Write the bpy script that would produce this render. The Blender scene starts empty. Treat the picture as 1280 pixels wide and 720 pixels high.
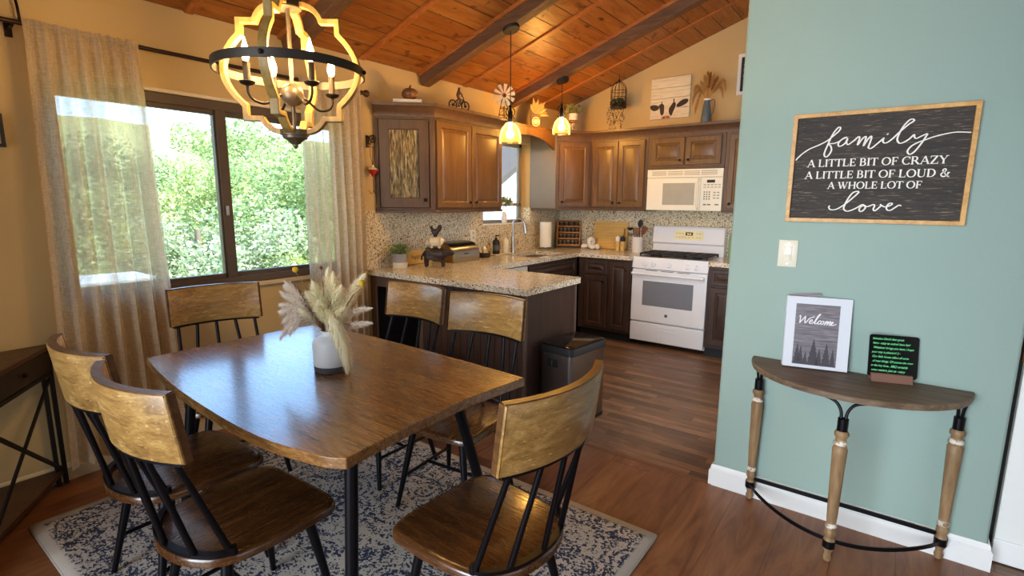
import bpy, bmesh, math, random
from mathutils import Vector, Matrix, noise as mnoise
C = bpy.context.scene.collection
SC = bpy.context.scene
rnd = random.Random(7)

# ------------------------------------------------------------------ camera, world, light, exposure
F_PX = 650.9971
CAM = Vector((3.3830, -0.3663, 1.4658))
R_ = Vector((0.80520723, 0.59295746, 0.00653966))
U_ = Vector((-0.10376504, 0.13003266, 0.98606507))
D_ = Vector((-0.58384427, 0.79466532, -0.16623149))
cd = bpy.data.cameras.new('camera')
cam = bpy.data.objects.new('camera', cd); C.objects.link(cam)
cd.sensor_width = 36.0; cd.lens = F_PX / 1280 * 36.0
cd.clip_start = 0.05; cd.clip_end = 300
m = Matrix.Identity(4)
for i in range(3):
    m[i][0] = R_[i]; m[i][1] = U_[i]; m[i][2] = -D_[i]; m[i][3] = CAM[i]
cam.matrix_world = m
SC.camera = cam
SC.view_settings.view_transform = 'Standard'
SC.view_settings.look = 'None'
SC.view_settings.gamma = 1.0
SC.view_settings.use_curve_mapping = False
SC.view_settings.exposure = 0.55

SKY_STRENGTH = 0.85
SUN_POWER = 14.0
BULB = 480.0          # chandelier bulbs, emission strength
PEND = 360.0          # pendant bulbs

w = bpy.data.worlds.new('sky'); SC.world = w; w.use_nodes = True
nt = w.node_tree; nt.nodes.clear()
so = nt.nodes.new('ShaderNodeOutputWorld'); bg = nt.nodes.new('ShaderNodeBackground')
sk = nt.nodes.new('ShaderNodeTexSky'); sk.sky_type = 'NISHITA'; sk.sun_disc = False
sk.sun_elevation = math.radians(55); sk.sun_rotation = math.radians(120); sk.air_density = 1.0; sk.dust_density = 0.2; sk.ozone_density = 4.0
bg.inputs['Strength'].default_value = SKY_STRENGTH
nt.links.new(sk.outputs[0], bg.inputs[0]); nt.links.new(bg.outputs[0], so.inputs[0])

def lamp(name, kind, loc, aim, power, color, size=1.0, size_y=None):
    ld = bpy.data.lights.new(name, kind); ld.energy = power; ld.color = color
    if kind == 'AREA':
        ld.shape = 'RECTANGLE'; ld.size = size; ld.size_y = size_y or size
    if kind == 'SUN': ld.angle = math.radians(0.6)
    o = bpy.data.objects.new(name, ld); C.objects.link(o); o.location = loc
    o.rotation_euler = (Vector(aim) - Vector(loc)).to_track_quat('-Z', 'Y').to_euler()
    return o
lamp('sun', 'SUN', (10, 6, 20), (0, 0, 0), SUN_POWER, (1.0, 0.95, 0.86))
# area lamps standing in for unseen windows behind the photographer and at the right
lamp('daylight_rear', 'AREA', (2.4, -2.9, 1.35), (3.3, 2.3, 0.6), 58, (0.84, 0.92, 1.0), 2.4, 2.0).data.spread = math.radians(95)
lamp('daylight_side', 'AREA', (6.4, 0.0, 1.3), (2.6, 1.4, 0.8), 14, (0.84, 0.92, 1.0), 2.0, 2.0)
# unseen fill lamp added behind the sage wall to brighten range and floor
lamp('kitchen_fill_lamp', 'AREA', (2.70, 3.3, 1.25), (0.9, 4.4, 0.7), 21, (0.86, 0.93, 1.0), 1.3, 1.8)

# ------------------------------------------------------------------ helpers
class MB:
    def __init__(s): s.b = bmesh.new()
    def poly(s, pts):
        vs = [s.b.verts.new(p) for p in pts]; return s.b.faces.new(vs)
    def mesh(s, verts, faces, M=None):
        vs = [s.b.verts.new((M @ Vector(v)) if M else v) for v in verts]
        for f in faces:
            try: s.b.faces.new([vs[i] for i in f])
            except ValueError: pass
        return s
    def box(s, x0, x1, y0, y1, z0, z1, M=None):
        v = [(x, y, z) for x in (x0, x1) for y in (y0, y1) for z in (z0, z1)]
        return s.mesh(v, [(0,1,3,2),(4,6,7,5),(0,4,5,1),(2,3,7,6),(0,2,6,4),(1,5,7,3)], M)
    def cyl(s, p0, p1, r0, r1=None, n=16, caps=True):
        p0 = Vector(p0); p1 = Vector(p1); r1 = r0 if r1 is None else r1
        d = (p1 - p0).normalized(); a = d.orthogonal().normalized(); b = d.cross(a)
        v = []; 
        for p, r in ((p0, r0), (p1, r1)):
            for i in range(n):
                t = 2*math.pi*i/n; v.append(p + (a*math.cos(t) + b*math.sin(t))*r)
        f = [(i, (i+1) % n, n+(i+1) % n, n+i) for i in range(n)]
        if caps: f += [tuple(range(n))[::-1], tuple(range(n, 2*n))]
        return s.mesh(v, f)
    def lathe(s, prof, o=(0,0,0), n=24, M=None, caps=True, sx=1, sy=1):
        o = Vector(o); v = []; f = []
        for r, z in prof:
            for i in range(n):
                t = 2*math.pi*i/n; v.append(o + Vector((r*math.cos(t)*sx, r*math.sin(t)*sy, z)))
        for k in range(len(prof)-1):
            for i in range(n):
                f.append((k*n+i, k*n+(i+1) % n, (k+1)*n+(i+1) % n, (k+1)*n+i))
        if caps: f += [tuple(range(n))[::-1], tuple(range((len(prof)-1)*n, len(prof)*n))]
        return s.mesh(v, f, M)
    def ball(s, c, r, n=14, sx=1, sy=1, sz=1):
        pr = [(r*math.sin(math.pi*k/n)+1e-5, -r*sz*math.cos(math.pi*k/n)) for k in range(n+1)]
        return s.lathe(pr, c, n*2, sx=sx, sy=sy)
    def tube(s, pts, r, n=8, closed=False, caps=True):
        pts = [Vector(p) for p in pts]; N = len(pts); rs = r if isinstance(r, (list, tuple)) else [r]*N
        v = []; f = []; a = None
        for i, p in enumerate(pts):
            if closed: d = pts[(i+1) % N] - pts[i-1]
            else: d = pts[min(i+1, N-1)] - pts[max(i-1, 0)]
            d.normalize()
            if a is None: a = d.orthogonal().normalized()
            else:
                a = a - d*a.dot(d)
                a = a.normalized() if a.length > 1e-6 else d.orthogonal().normalized()
            b = d.cross(a)
            for k in range(n):
                t = 2*math.pi*k/n; v.append(p + (a*math.cos(t) + b*math.sin(t))*rs[i])
        for i in range(N if closed else N-1):
            j = (i+1) % N
            for k in range(n): f.append((i*n+k, i*n+(k+1) % n, j*n+(k+1) % n, j*n+k))
        if caps and not closed: f += [tuple(range(n))[::-1], tuple(range((N-1)*n, N*n))]
        return s.mesh(v, f)
    def bar(s, pts, side, wdt, thk, closed=False):
        """rectangular section swept along pts; side = fixed width direction"""
        pts = [Vector(p) for p in pts]; N = len(pts); sd = Vector(side).normalized(); v = []; f = []
        for i, p in enumerate(pts):
            if closed: d0 = (p - pts[i-1]); d1 = pts[(i+1) % N] - p
            else:
                d0 = p - pts[i-1] if i else pts[1] - p
                d1 = pts[i+1] - p if i < N-1 else d0
            n0 = d0.normalized().cross(sd).normalized(); n1 = d1.normalized().cross(sd).normalized()
            nn = (n0 + n1); nn = nn.normalized() if nn.length > 1e-4 else n0
            k = 1/max(0.4, nn.dot(n0))
            for a, b in ((-1,-1),(1,-1),(1,1),(-1,1)): v.append(p + sd*a*wdt/2 + nn*b*thk/2*k)
        for i in range(N if closed else N-1):
            j = (i+1) % N
            for k in range(4): f.append((i*4+k, i*4+(k+1) % 4, j*4+(k+1) % 4, j*4+k))
        if not closed: f += [(3,2,1,0), tuple(range((N-1)*4, N*4))]
        return s.mesh(v, f)
    def prism(s, pts, z0, z1, M=None):
        n = len(pts); v = [(x, y, z0) for x, y in pts] + [(x, y, z1) for x, y in pts]
        f = [tuple(range(n))[::-1], tuple(range(n, 2*n))] + [(i, (i+1) % n, n+(i+1) % n, n+i) for i in range(n)]
        return s.mesh(v, f, M)
    def rings(s, loops, M=None, cap0=True, cap1=True):
        n = len(loops[0]); v = [p for l in loops for p in l]; f = []
        for k in range(len(loops)-1):
            for i in range(n): f.append((k*n+i, k*n+(i+1) % n, (k+1)*n+(i+1) % n, (k+1)*n+i))
        if cap0: f.append(tuple(range(n))[::-1])
        if cap1: f.append(tuple(range((len(loops)-1)*n, len(loops)*n)))
        return s.mesh(v, f, M)
    def build(s, name, mt, parent=None, smooth=35, bevel=0, local=False, kind=None, label=None, recalc=True, sub=0):
        if recalc: bmesh.ops.recalc_face_normals(s.b, faces=s.b.faces)
        me = bpy.data.meshes.new(name); s.b.to_mesh(me); s.b.free()
        if parent is not None and not local: me.transform(world_of(parent).inverted())
        if mt: me.materials.append(mt)
        o = bpy.data.objects.new(name, me); C.objects.link(o)
        if parent is not None: o.parent = parent
        if smooth:
            me.polygons.foreach_set('use_smooth', [True]*len(me.polygons)); me.set_sharp_from_angle(angle=math.radians(smooth))
        if bevel:
            bv = o.modifiers.new('bevel', 'BEVEL'); bv.width = bevel; bv.segments = 2; bv.limit_method = 'ANGLE'; bv.angle_limit = math.radians(40); bv.harden_normals = False
        if sub:
            sb = o.modifiers.new('smooth', 'SUBSURF'); sb.levels = sub; sb.render_levels = sub
        if kind: o['kind'] = kind
        if label: o['label'] = label
        return o

def world_of(o):
    M = Matrix.LocRotScale(o.location, o.rotation_euler, o.scale)
    return world_of(o.parent) @ M if o.parent else M
def thing(name, label, cat, loc=(0,0,0), rz=0, group=None):
    o = bpy.data.objects.new(name, None); C.objects.link(o); o.empty_display_size = 0.05
    o.location = loc; o.rotation_euler = (0, 0, rz); o['label'] = label; o['category'] = cat
    if group: o['group'] = group
    return o
def tag(o, label, cat, group=None, kind=None):
    o['label'] = label; o['category'] = cat
    if group: o['group'] = group
    if kind: o['kind'] = kind
    return o
def copy_tree(o, parent=None):
    c = o.copy(); C.objects.link(c); c.parent = parent
    for ch in list(o.children): copy_tree(ch, c)
    return c
def spline(pts, k=6, closed=False):
    pts = [Vector(p) for p in pts]; out = []; N = len(pts)
    rng = range(N) if closed else range(N-1)
    for i in rng:
        if closed: p0, p1, p2, p3 = pts[i-1], pts[i], pts[(i+1) % N], pts[(i+2) % N]
        else: p0, p1, p2, p3 = pts[max(i-1,0)], pts[i], pts[i+1], pts[min(i+2,N-1)]
        for j in range(k):
            t = j/k
            out.append(0.5*((2*p1) + (p2-p0)*t + (2*p0-5*p1+4*p2-p3)*t*t + (3*p1-p0-3*p2+p3)*t**3))
    if not closed: out.append(pts[-1])
    return out
def skin(name, verts, edges, mt, parent, sub=2, M=None):
    """one continuous surface grown over a skeleton: verts = [(x,y,z,r)]"""
    me = bpy.data.meshes.new(name); me.from_pydata([v[:3] for v in verts], edges, [])
    o = bpy.data.objects.new(name, me); C.objects.link(o)
    md = o.modifiers.new('skin', 'SKIN'); md.use_smooth_shade = True
    for i, v in enumerate(verts): me.skin_vertices[0].data[i].radius = (v[3], v[3])
    me.skin_vertices[0].data[0].use_root = True
    sb = o.modifiers.new('sub', 'SUBSURF'); sb.levels = sub; sb.render_levels = sub
    dg = bpy.context.evaluated_depsgraph_get(); dg.update()
    m2 = bpy.data.meshes.new_from_object(o.evaluated_get(dg)); m2.name = name
    bpy.data.objects.remove(o)
    if M: m2.transform(M)
    if parent is not None: m2.transform(world_of(parent).inverted())
    m2.materials.append(mt)
    for p in m2.polygons: p.use_smooth = True
    o = bpy.data.objects.new(name, m2); C.objects.link(o); o.parent = parent
    return o
def text_mesh(body, size, mt, name, parent, M, shear=0, extrude=0.0005, offset=0, align='CENTER', sp=1.0):
    cu = bpy.data.curves.new(name, 'FONT'); cu.body = body; cu.size = size; cu.shear = shear; cu.extrude = extrude
    cu.align_x = align; cu.offset = offset; cu.space_character = sp
    o = bpy.data.objects.new(name, cu); C.objects.link(o)
    dg = bpy.context.evaluated_depsgraph_get(); dg.update()
    me = bpy.data.meshes.new_from_object(o.evaluated_get(dg)); me.name = name
    bpy.data.objects.remove(o)
    me.transform(M)
    if parent is not None: me.transform(world_of(parent).inverted())
    me.materials.clear(); me.materials.append(mt)
    o = bpy.data.objects.new(name, me); C.objects.link(o); o.parent = parent
    return o

# ------------------------------------------------------------------ materials
def lin(h):
    if isinstance(h, str):
        h = h.lstrip('#'); h = [int(h[i:i+2], 16)/255 for i in (0, 2, 4)]
    return tuple(c/12.92 if c <= 0.04045 else ((c+0.055)/1.055)**2.4 for c in h) + (1.0,)
class N:
    def __init__(s, name):
        s.m = bpy.data.materials.new(name); s.m.use_nodes = True; s.t = s.m.node_tree
        s.b = s.t.nodes['Principled BSDF']; s.out = s.t.nodes['Material Output']
    def n(s, kind, **kw):
        nd = s.t.nodes.new(kind)
        for k, v in kw.items():
            if k in nd.inputs.keys() if isinstance(k, str) else False: nd.inputs[k].default_value = v
            else: setattr(nd, k, v)
        return nd
    def l(s, a, b): s.t.links.new(a, b)
    def coord(s, scale=(1,1,1), rot=(0,0,0), kind='Object'):
        tc = s.n('ShaderNodeTexCoord'); mp = s.n('ShaderNodeMapping')
        mp.inputs['Scale'].default_value = scale; mp.inputs['Rotation'].default_value = rot
        s.l(tc.outputs[kind], mp.inputs['Vector']); return mp.outputs['Vector']
    def noise(s, vec, scale=5, detail=4, rough=0.55, dist=0.0):
        nd = s.n('ShaderNodeTexNoise'); nd.inputs['Scale'].default_value = scale; nd.inputs['Detail'].default_value = detail
        nd.inputs['Roughness'].default_value = rough; nd.inputs['Distortion'].default_value = dist
        if vec is not None: s.l(vec, nd.inputs['Vector'])
        return nd.outputs['Fac']
    def vor(s, vec, scale=5, feature='F1', out='Distance', rnd=1.0):
        nd = s.n('ShaderNodeTexVoronoi'); nd.feature = feature; nd.inputs['Scale'].default_value = scale
        nd.inputs['Randomness'].default_value = rnd
        if vec is not None: s.l(vec, nd.inputs['Vector'])
        return nd.outputs[out]
    def ramp(s, fac, stops, interp='LINEAR'):
        nd = s.n('ShaderNodeValToRGB'); cr = nd.color_ramp; cr.interpolation = interp
        while len(cr.elements) < len(stops): cr.elements.new(0.5)
        for e, (p, c) in zip(cr.elements, stops):
            e.position = p; e.color = lin(c) if isinstance(c, str) else ((c, c, c, 1) if not isinstance(c, tuple) else c)
        s.l(fac, nd.inputs['Fac']); return nd.outputs['Color']
    def mix(s, fac, a, b, mode='MIX'):
        nd = s.n('ShaderNodeMix', data_type='RGBA', blend_type=mode)
        for v, i in ((fac, 0), (a, 6), (b, 7)):
            if hasattr(v, 'is_linked') or hasattr(v, 'links'): s.l(v, nd.inputs[i])
            else:
                nd.inputs[i].default_value = (lin(v) if isinstance(v, str) else v) if i else v
        return nd.outputs[2]
    def math(s, op, a, b=0.0, clamp=False):
        nd = s.n('ShaderNodeMath', operation=op, use_clamp=clamp)
        for v, i in ((a, 0), (b, 1)):
            if hasattr(v, 'links'): s.l(v, nd.inputs[i])
            else: nd.inputs[i].default_value = v
        return nd.outputs[0]
    def sep(s, vec):
        nd = s.n('ShaderNodeSeparateXYZ'); s.l(vec, nd.inputs[0]); return nd.outputs
    def col(s, v):
        if hasattr(v, 'links'): s.l(v, s.b.inputs['Base Color'])
        else: s.b.inputs['Base Color'].default_value = lin(v) if isinstance(v, str) else v
    def bump(s, h, strength=0.3, dist=0.01):
        nd = s.n('ShaderNodeBump'); nd.inputs['Strength'].default_value = strength; nd.inputs['Distance'].default_value = dist
        s.l(h, nd.inputs['Height']); s.l(nd.outputs[0], s.b.inputs['Normal'])
    def set(s, **kw):
        for k, v in kw.items():
            k = {'rough': 'Roughness', 'metal': 'Metallic', 'spec': 'Specular IOR Level', 'coat': 'Coat Weight', 'coat_rough': 'Coat Roughness',
                 'trans': 'Transmission Weight', 'ior': 'IOR', 'sheen': 'Sheen Weight', 'alpha': 'Alpha'}[k]
            if hasattr(v, 'links'): s.l(v, s.b.inputs[k])
            else: s.b.inputs[k].default_value = v
        return s
def plain(name, c, rough=0.5, metal=0.0, var=0.06, scale=8, bump=0.0, **kw):
    k = N(name); f = k.noise(k.coord(), scale, 4)
    dk = lin(c); a = tuple(min(1, x*(1-var*2)) for x in dk[:3]) + (1,); b = tuple(min(1, x*(1+var*2)) for x in dk[:3]) + (1,)
    k.col(k.mix(f, a, b)); k.set(rough=rough, metal=metal, **kw)
    if bump: k.bump(k.noise(k.coord(), scale*12, 3), bump, 0.004)
    return k.m
def wood(name, dark, mid, light, grain=(1, 14, 14), sc=3.0, rough=0.4, worn=None, bump=0.12, rot=(0,0,0), coat=0.0, wornamt=0.62):
    k = N(name); v = k.coord(grain, rot)
    a = k.noise(v, sc, 6, 0.6, 0.8); b = k.noise(v, sc*5, 3, 0.6, 0.2)
    f = k.math('ADD', k.math('MULTIPLY', a, 0.7), k.math('MULTIPLY', b, 0.3))
    c = k.ramp(f, [(0.3, dark), (0.5, mid), (0.72, light)])
    if worn:
        wv = k.noise(k.coord(tuple(g*1.4 for g in grain), rot), sc*2.2, 5, 0.7)
        c = k.mix(k.ramp(wv, [(wornamt, 0.0), (wornamt+0.08, 1.0)]), c, worn)
    k.col(c); k.set(rough=k.ramp(b, [(0.2, max(0, rough-0.08)), (0.8, min(1, rough+0.12))]), coat=coat, coat_rough=0.16)
    k.bump(f, bump, 0.004)
    return k.m
def emit(name, c, s):
    k = N(name); k.b.inputs['Emission Color'].default_value = lin(c); k.b.inputs['Emission Strength'].default_value = s
    k.col(c); return k.m
def glass(name, tint='#ffffff', rough=0.0, glow=None, ior=1.18):
    k = N(name); t = k.n('ShaderNodeBsdfTransparent'); t.inputs[0].default_value = lin(tint)
    g = k.n('ShaderNodeBsdfGlossy'); g.inputs['Roughness'].default_value = rough
    fr = k.n('ShaderNodeFresnel'); fr.inputs['IOR'].default_value = ior
    mx = k.n('ShaderNodeMixShader'); k.l(fr.outputs[0], mx.inputs[0]); src = t.outputs[0]
    if glow:
        tl = k.n('ShaderNodeBsdfTranslucent'); tl.inputs[0].default_value = lin(glow); m0 = k.n('ShaderNodeMixShader')
        m0.inputs[0].default_value = 0.05; k.l(t.outputs[0], m0.inputs[1]); k.l(tl.outputs[0], m0.inputs[2]); src = m0.outputs[0]
    k.l(src, mx.inputs[1]); k.l(g.outputs[0], mx.inputs[2])
    k.l(mx.outputs[0], k.out.inputs[0]); return k.m
M = {}
# walls
def wallmat(name, c, c2):
    k = N(name); v = k.coord()
    k.col(k.mix(k.noise(v, 1.7, 4), c, c2)); k.set(rough=0.85)
    k.bump(k.math('ADD', k.noise(v, 26, 5), k.math('MULTIPLY', k.vor(v, 14), 0.5)), 0.28, 0.006); return k.m
M['wall'] = wallmat('tan_plaster', '#bfa573', '#c8ae7e')
M['green'] = wallmat('sage_plaster', '#93aba3', '#9cb3ab')
M['white'] = plain('white_paint', '#e4e6e4', 0.45, var=0.02)
M['trimwhite'] = plain('white_trim_paint', '#e9ecec', 0.35, var=0.015)
# ceiling pine boards: boards run along y, 0.166 m wide in x
def pine():
    k = N('knotty_pine_boards'); tc = k.n('ShaderNodeTexCoord'); p = k.sep(tc.outputs['Object'])
    bi = k.math('FLOOR', k.math('MULTIPLY', p[0], 6.02)); fr = k.math('FRACT', k.math('MULTIPLY', p[0], 6.02))
    cb = k.n('ShaderNodeCombineXYZ'); k.l(k.math('MULTIPLY', p[0], 9.0), cb.inputs[0])
    k.l(k.math('ADD', k.math('MULTIPLY', p[1], 1.1), k.math('MULTIPLY', bi, 7.3)), cb.inputs[1]); k.l(k.math('MULTIPLY', bi, 3.7), cb.inputs[2])
    g = k.noise(cb.outputs[0], 2.2, 6, 0.6, 1.2)
    c = k.ramp(g, [(0.28, '#74400f'.replace('0f','14')), (0.5, '#9c5e22'), (0.72, '#b47a38')])
    wn = k.n('ShaderNodeTexWhiteNoise', noise_dimensions='1D'); k.l(bi, wn.inputs['W'])
    c = k.mix(k.math('MULTIPLY', wn.outputs[0], 0.45), c, '#84461a')
    cb2 = k.n('ShaderNodeCombineXYZ'); k.l(k.math('MULTIPLY', p[0], 6.0), cb2.inputs[0]); k.l(k.math('MULTIPLY', p[1], 3.0), cb2.inputs[1]); k.l(bi, cb2.inputs[2])
    kn = k.vor(cb2.outputs[0], 0.9)
    c = k.mix(k.ramp(kn, [(0.05, 1.0), (0.13, 0.0)]), c, '#3d1a08')
    st = k.noise(cb2.outputs[0], 1.3, 3, 0.5, 2.0)
    c = k.mix(k.ramp(st, [(0.62, 0.0), (0.7, 0.75)]), c, '#4f240c')
    seam = k.ramp(k.math('ABSOLUTE', k.math('SUBTRACT', fr, 0.5)), [(0.465, 0.0), (0.492, 1.0)])
    c = k.mix(seam, c, '#2a1206'); k.col(c); k.set(rough=0.42)
    k.bump(k.math('SUBTRACT', k.math('MULTIPLY', g, 0.15), seam), 0.5, 0.006); return k.m
M['pine'] = pine()
M['pinetrim'] = wood('pine_batten', '#7a3c14', '#a4602a', '#bd7a3c', (1.2, 14, 14), 3, 0.45)
M['beam'] = wood('dark_beam_wood', '#4a3220', '#664730', '#7d5a3e', (1, 12, 12), 3, 0.6)
# floors
def planks(name, cols, along, width, length, rough, strip=0.55, seam=0.7):
    k = N(name); tc = k.n('ShaderNodeTexCoord'); p = k.sep(tc.outputs['Object'])
    L, W_ = (p[1], p[0]) if along == 'y' else (p[0], p[1])
    r = k.math('FLOOR', k.math('DIVIDE', W_, width)); wn = k.n('ShaderNodeTexWhiteNoise', noise_dimensions='1D'); k.l(r, wn.inputs['W'])
    lo = k.math('ADD', k.math('DIVIDE', L, length), k.math('MULTIPLY', wn.outputs[0], 7.0)); li = k.math('FLOOR', lo)
    cb = k.n('ShaderNodeCombineXYZ'); k.l(r, cb.inputs[0]); k.l(li, cb.inputs[1])
    wn2 = k.n('ShaderNodeTexWhiteNoise', noise_dimensions='2D'); k.l(cb.outputs[0], wn2.inputs['Vector'])
    gv = k.n('ShaderNodeCombineXYZ'); k.l(k.math('MULTIPLY', W_, 9.0), gv.inputs[0])
    k.l(k.math('ADD', k.math('MULTIPLY', L, 1.2), k.math('MULTIPLY', wn2.outputs[0], 30.0)), gv.inputs[1]); k.l(k.math('MULTIPLY', wn2.outputs[0], 9.0), gv.inputs[2])
    g = k.noise(gv.outputs[0], 1.6, 7, 0.62, 1.4)
    c = k.ramp(g, [(0.28, cols[0]), (0.5, cols[1]), (0.74, cols[2])])
    c = k.mix(k.math('MULTIPLY', wn2.outputs[0], strip), c, cols[3])
    fw = k.math('ABSOLUTE', k.math('SUBTRACT', k.math('FRACT', k.math('DIVIDE', W_, width)), 0.5))
    fl = k.math('ABSOLUTE', k.math('SUBTRACT', k.math('FRACT', lo), 0.5))
    e = 0.5 - 0.0016/width; e2 = 0.5 - 0.0016/length
    s = k.math('MAXIMUM', k.ramp(fw, [(e-0.004, 0.0), (e, 1.0)]), k.ramp(fl, [(e2-0.001, 0.0), (e2, 1.0)]))
    c = k.mix(k.math('MULTIPLY', s, seam), c, '#1c0f08'); k.col(c)
    k.set(rough=k.ramp(g, [(0.2, rough), (0.8, rough+0.14)])); k.bump(k.math('SUBTRACT', k.math('MULTIPLY', g, 0.25), s), 0.22, 0.003); return k.m
M['floor'] = planks('dining_wood_planks', ['#623b25', '#895b3c', '#a5754f', '#76492f'], 'y', 0.22, 1.9, 0.34, 0.45, 0.4)
M['kfloor'] = planks('kitchen_laminate_strips', ['#5a402e', '#86634a', '#a5825f', '#4a382b'], 'x', 0.066, 0.62, 0.36, 0.8)
# granite
def granite(name, base, tan, dark, sc=1.0):
    k = N(name); v = k.coord((sc, sc, sc))
    c = k.mix(k.ramp(k.noise(v, 48, 3), [(0.48, 0.0), (0.66, 1.0)]), base, tan)
    c = k.mix(k.ramp(k.noise(v, 95, 2, 0.5, 0.8), [(0.57, 0.0), (0.61, 1.0)]), c, dark)
    c = k.mix(k.ramp(k.noise(k.coord((sc, sc, sc), (0.4, 0.3, 0.9)), 150, 2, 0.5), [(0.61, 0.0), (0.66, 1.0)]), c, '#2c2118')
    k.col(c); k.set(rough=0.16); return k.m
M['granite'] = granite('speckled_granite', '#e6dcc6', '#cdb992', '#5a4733')
M['splash'] = granite('speckled_backsplash', '#e0d4b8', '#c9b692', '#4e3e30', 0.95)
# cabinet woods
M['cab'] = wood('brown_cabinet_wood', '#4a3119', '#634525', '#74532e', (10, 10, 1.1), 2.2, 0.36, bump=0.04)
M['cabdark'] = wood('espresso_cabinet_wood', '#2c1e18', '#3c2a22', '#49352b', (10, 10, 1.1), 2.2, 0.4, bump=0.04)
M['cabmid'] = wood('cabinet_face_wood', '#432e1e', '#563d29', '#624631', (10, 10, 1.1), 2.2, 0.4, bump=0.04)
M['knob'] = plain('dark_bronze_metal', '#2a211b', 0.35, 0.9)
M['black'] = plain('black_metal', '#15151a', 0.38, 0.7, 0.1)
M['blackmatte'] = plain('matte_black', '#121214', 0.6)
M['steel'] = plain('brushed_steel', '#a8a6a4', 0.28, 1.0, 0.05, 20)
M['steeldk'] = plain('dark_steel', '#8d8886', 0.33, 1.0, 0.05, 20)
M['enamel'] = plain('white_enamel', '#e6e8ec', 0.18, var=0.01, coat=0.4)
M['enamel2'] = plain('cream_white_enamel', '#e7e2cf', 0.25, var=0.01)
M['greyglass'] = plain('grey_oven_glass', '#7c7f86', 0.12, var=0.02)
M['grate'] = plain('black_cast_iron', '#171516', 0.55)
# dining furniture
M['tabletop'] = wood('dark_oak_table_wood', '#4f351c', '#7a542b', '#a67a44', (1.0, 16, 16), 2.6, 0.24, worn='#c09a62', bump=0.12, wornamt=0.60, coat=0.7)
M['tableedge'] = M['tabletop']
M['seat'] = wood('dark_worn_seat_wood', '#2c190c', '#472a13', '#6a431e', (14, 1.2, 14), 2.2, 0.24, worn='#a87434', bump=0.07, wornamt=0.64, coat=0.5)
M['backwood'] = wood('golden_worn_back_wood', '#684a28', '#99743e', '#be9c60', (1.3, 12, 12), 3.0, 0.34, worn='#cfae70', bump=0.14, wornamt=0.6, coat=0.1)
M['backedge'] = wood('back_edge_wood', '#38230f', '#553617', '#724c24', (1.3, 12, 12), 3.0, 0.35)
# rug
def rug():
    k = N('distressed_rug_pile'); tc = k.n('ShaderNodeTexCoord'); p = k.sep(tc.outputs['Object'])
    hx, hy = 1.135, 0.815
    dx = k.math('SUBTRACT', hx, k.math('ABSOLUTE', p[0])); dy = k.math('SUBTRACT', hy, k.math('ABSOLUTE', p[1]))
    d = k.math('MINIMUM', dx, dy); v = k.coord()
    fine = k.noise(k.coord((1.0, 1.35, 1.0)), 66, 2, 0.7); broad = k.noise(v, 6.5, 3, 0.6, 0.8)
    med = k.vor(v, 5.2); ringv = k.math('SINE', k.math('MULTIPLY', med, 34.0))
    vine = k.math('SINE', k.math('MULTIPLY', k.noise(v, 9, 2, 0.5, 2.0), 46.0))
    pat = k.math('ADD', k.math('MULTIPLY', ringv, 0.07), k.math('MULTIPLY', vine, 0.06))
    edge = k.ramp(d, [(0.0, 1.0), (0.11, 1.0), (0.2, 0.0), (0.27, 0.9), (0.34, 0.1)])
    val = k.math('ADD', k.math('ADD', fine, k.math('MULTIPLY', broad, 0.42)), k.math('ADD', pat, k.math('MULTIPLY', edge, 0.035)))
    dark = k.ramp(val, [(0.735, 0.0), (0.765, 1.0)])
    bl = k.ramp(d, [(0.0, 0.0), (0.03, 0.0), (0.042, 1.0)])
    band = k.ramp(d, [(0.115, 0.0), (0.12, 1.0), (0.13, 1.0), (0.135, 0.0)])
    band2 = k.ramp(d, [(0.265, 0.0), (0.27, 1.0), (0.285, 1.0), (0.29, 0.0)])
    bd = k.math('MULTIPLY', k.math('MAXIMUM', band, band2), k.ramp(fine, [(0.42, 0.0), (0.5, 1.0)]))
    fac = k.math('MAXIMUM', k.math('MULTIPLY', dark, bl), bd)
    base = k.mix(broad, '#b9b2a8', '#cfc9c0'); navy = k.mix(k.noise(v, 14, 2), '#1a1c26', '#39486c')
    c = k.mix(fac, base, navy); k.col(c); k.set(rough=0.95); k.bump(k.noise(v, 320, 2), 0.5, 0.004); return k.m
M['rug'] = rug()
M['rugedge'] = plain('rug_edge_binding', '#c0b8ac', 0.95, var=0.05, scale=60, bump=0.4)
# curtain
def sheer():
    k = N('sheer_linen'); v = k.coord()
    wv = k.noise(k.coord((110, 110, 9)), 3, 3, 0.6); wh = k.noise(k.coord((9, 9, 150)), 3, 3, 0.6)
    f = k.math('MULTIPLY', k.math('ADD', wv, wh), 0.5)
    c = k.mix(k.ramp(f, [(0.38, 0.0), (0.62, 1.0)]), '#cdb999', '#e8dac2')
    df = k.n('ShaderNodeBsdfDiffuse'); tl = k.n('ShaderNodeBsdfTranslucent'); tp = k.n('ShaderNodeBsdfTransparent')
    k.l(c, df.inputs[0]); k.l(c, tl.inputs[0])
    m1 = k.n('ShaderNodeMixShader'); m1.inputs[0].default_value = 0.5; k.l(df.outputs[0], m1.inputs[1]); k.l(tl.outputs[0], m1.inputs[2])
    m2 = k.n('ShaderNodeMixShader'); dens = k.ramp(k.noise(k.coord((0.001, 10, 0.25)), 1.0, 2), [(0.38, 0.25), (0.62, 1.45)])
    k.l(k.math('MULTIPLY', k.ramp(f, [(0.36, 0.28), (0.6, 0.10)]), dens), m2.inputs[0]); k.l(m1.outputs[0], m2.inputs[1]); k.l(tp.outputs[0], m2.inputs[2])
    k.l(m2.outputs[0], k.out.inputs[0]); return k.m
M['sheer'] = sheer()
M['pane'] = glass('window_pane_glass', '#f4f8f6')
M['winframe'] = plain('dark_bronze_window_frame', '#594a3d', 0.5, 0.2)
M['winframe2'] = plain('grey_window_frame', '#8e8a80', 0.45, 0.1)
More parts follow.
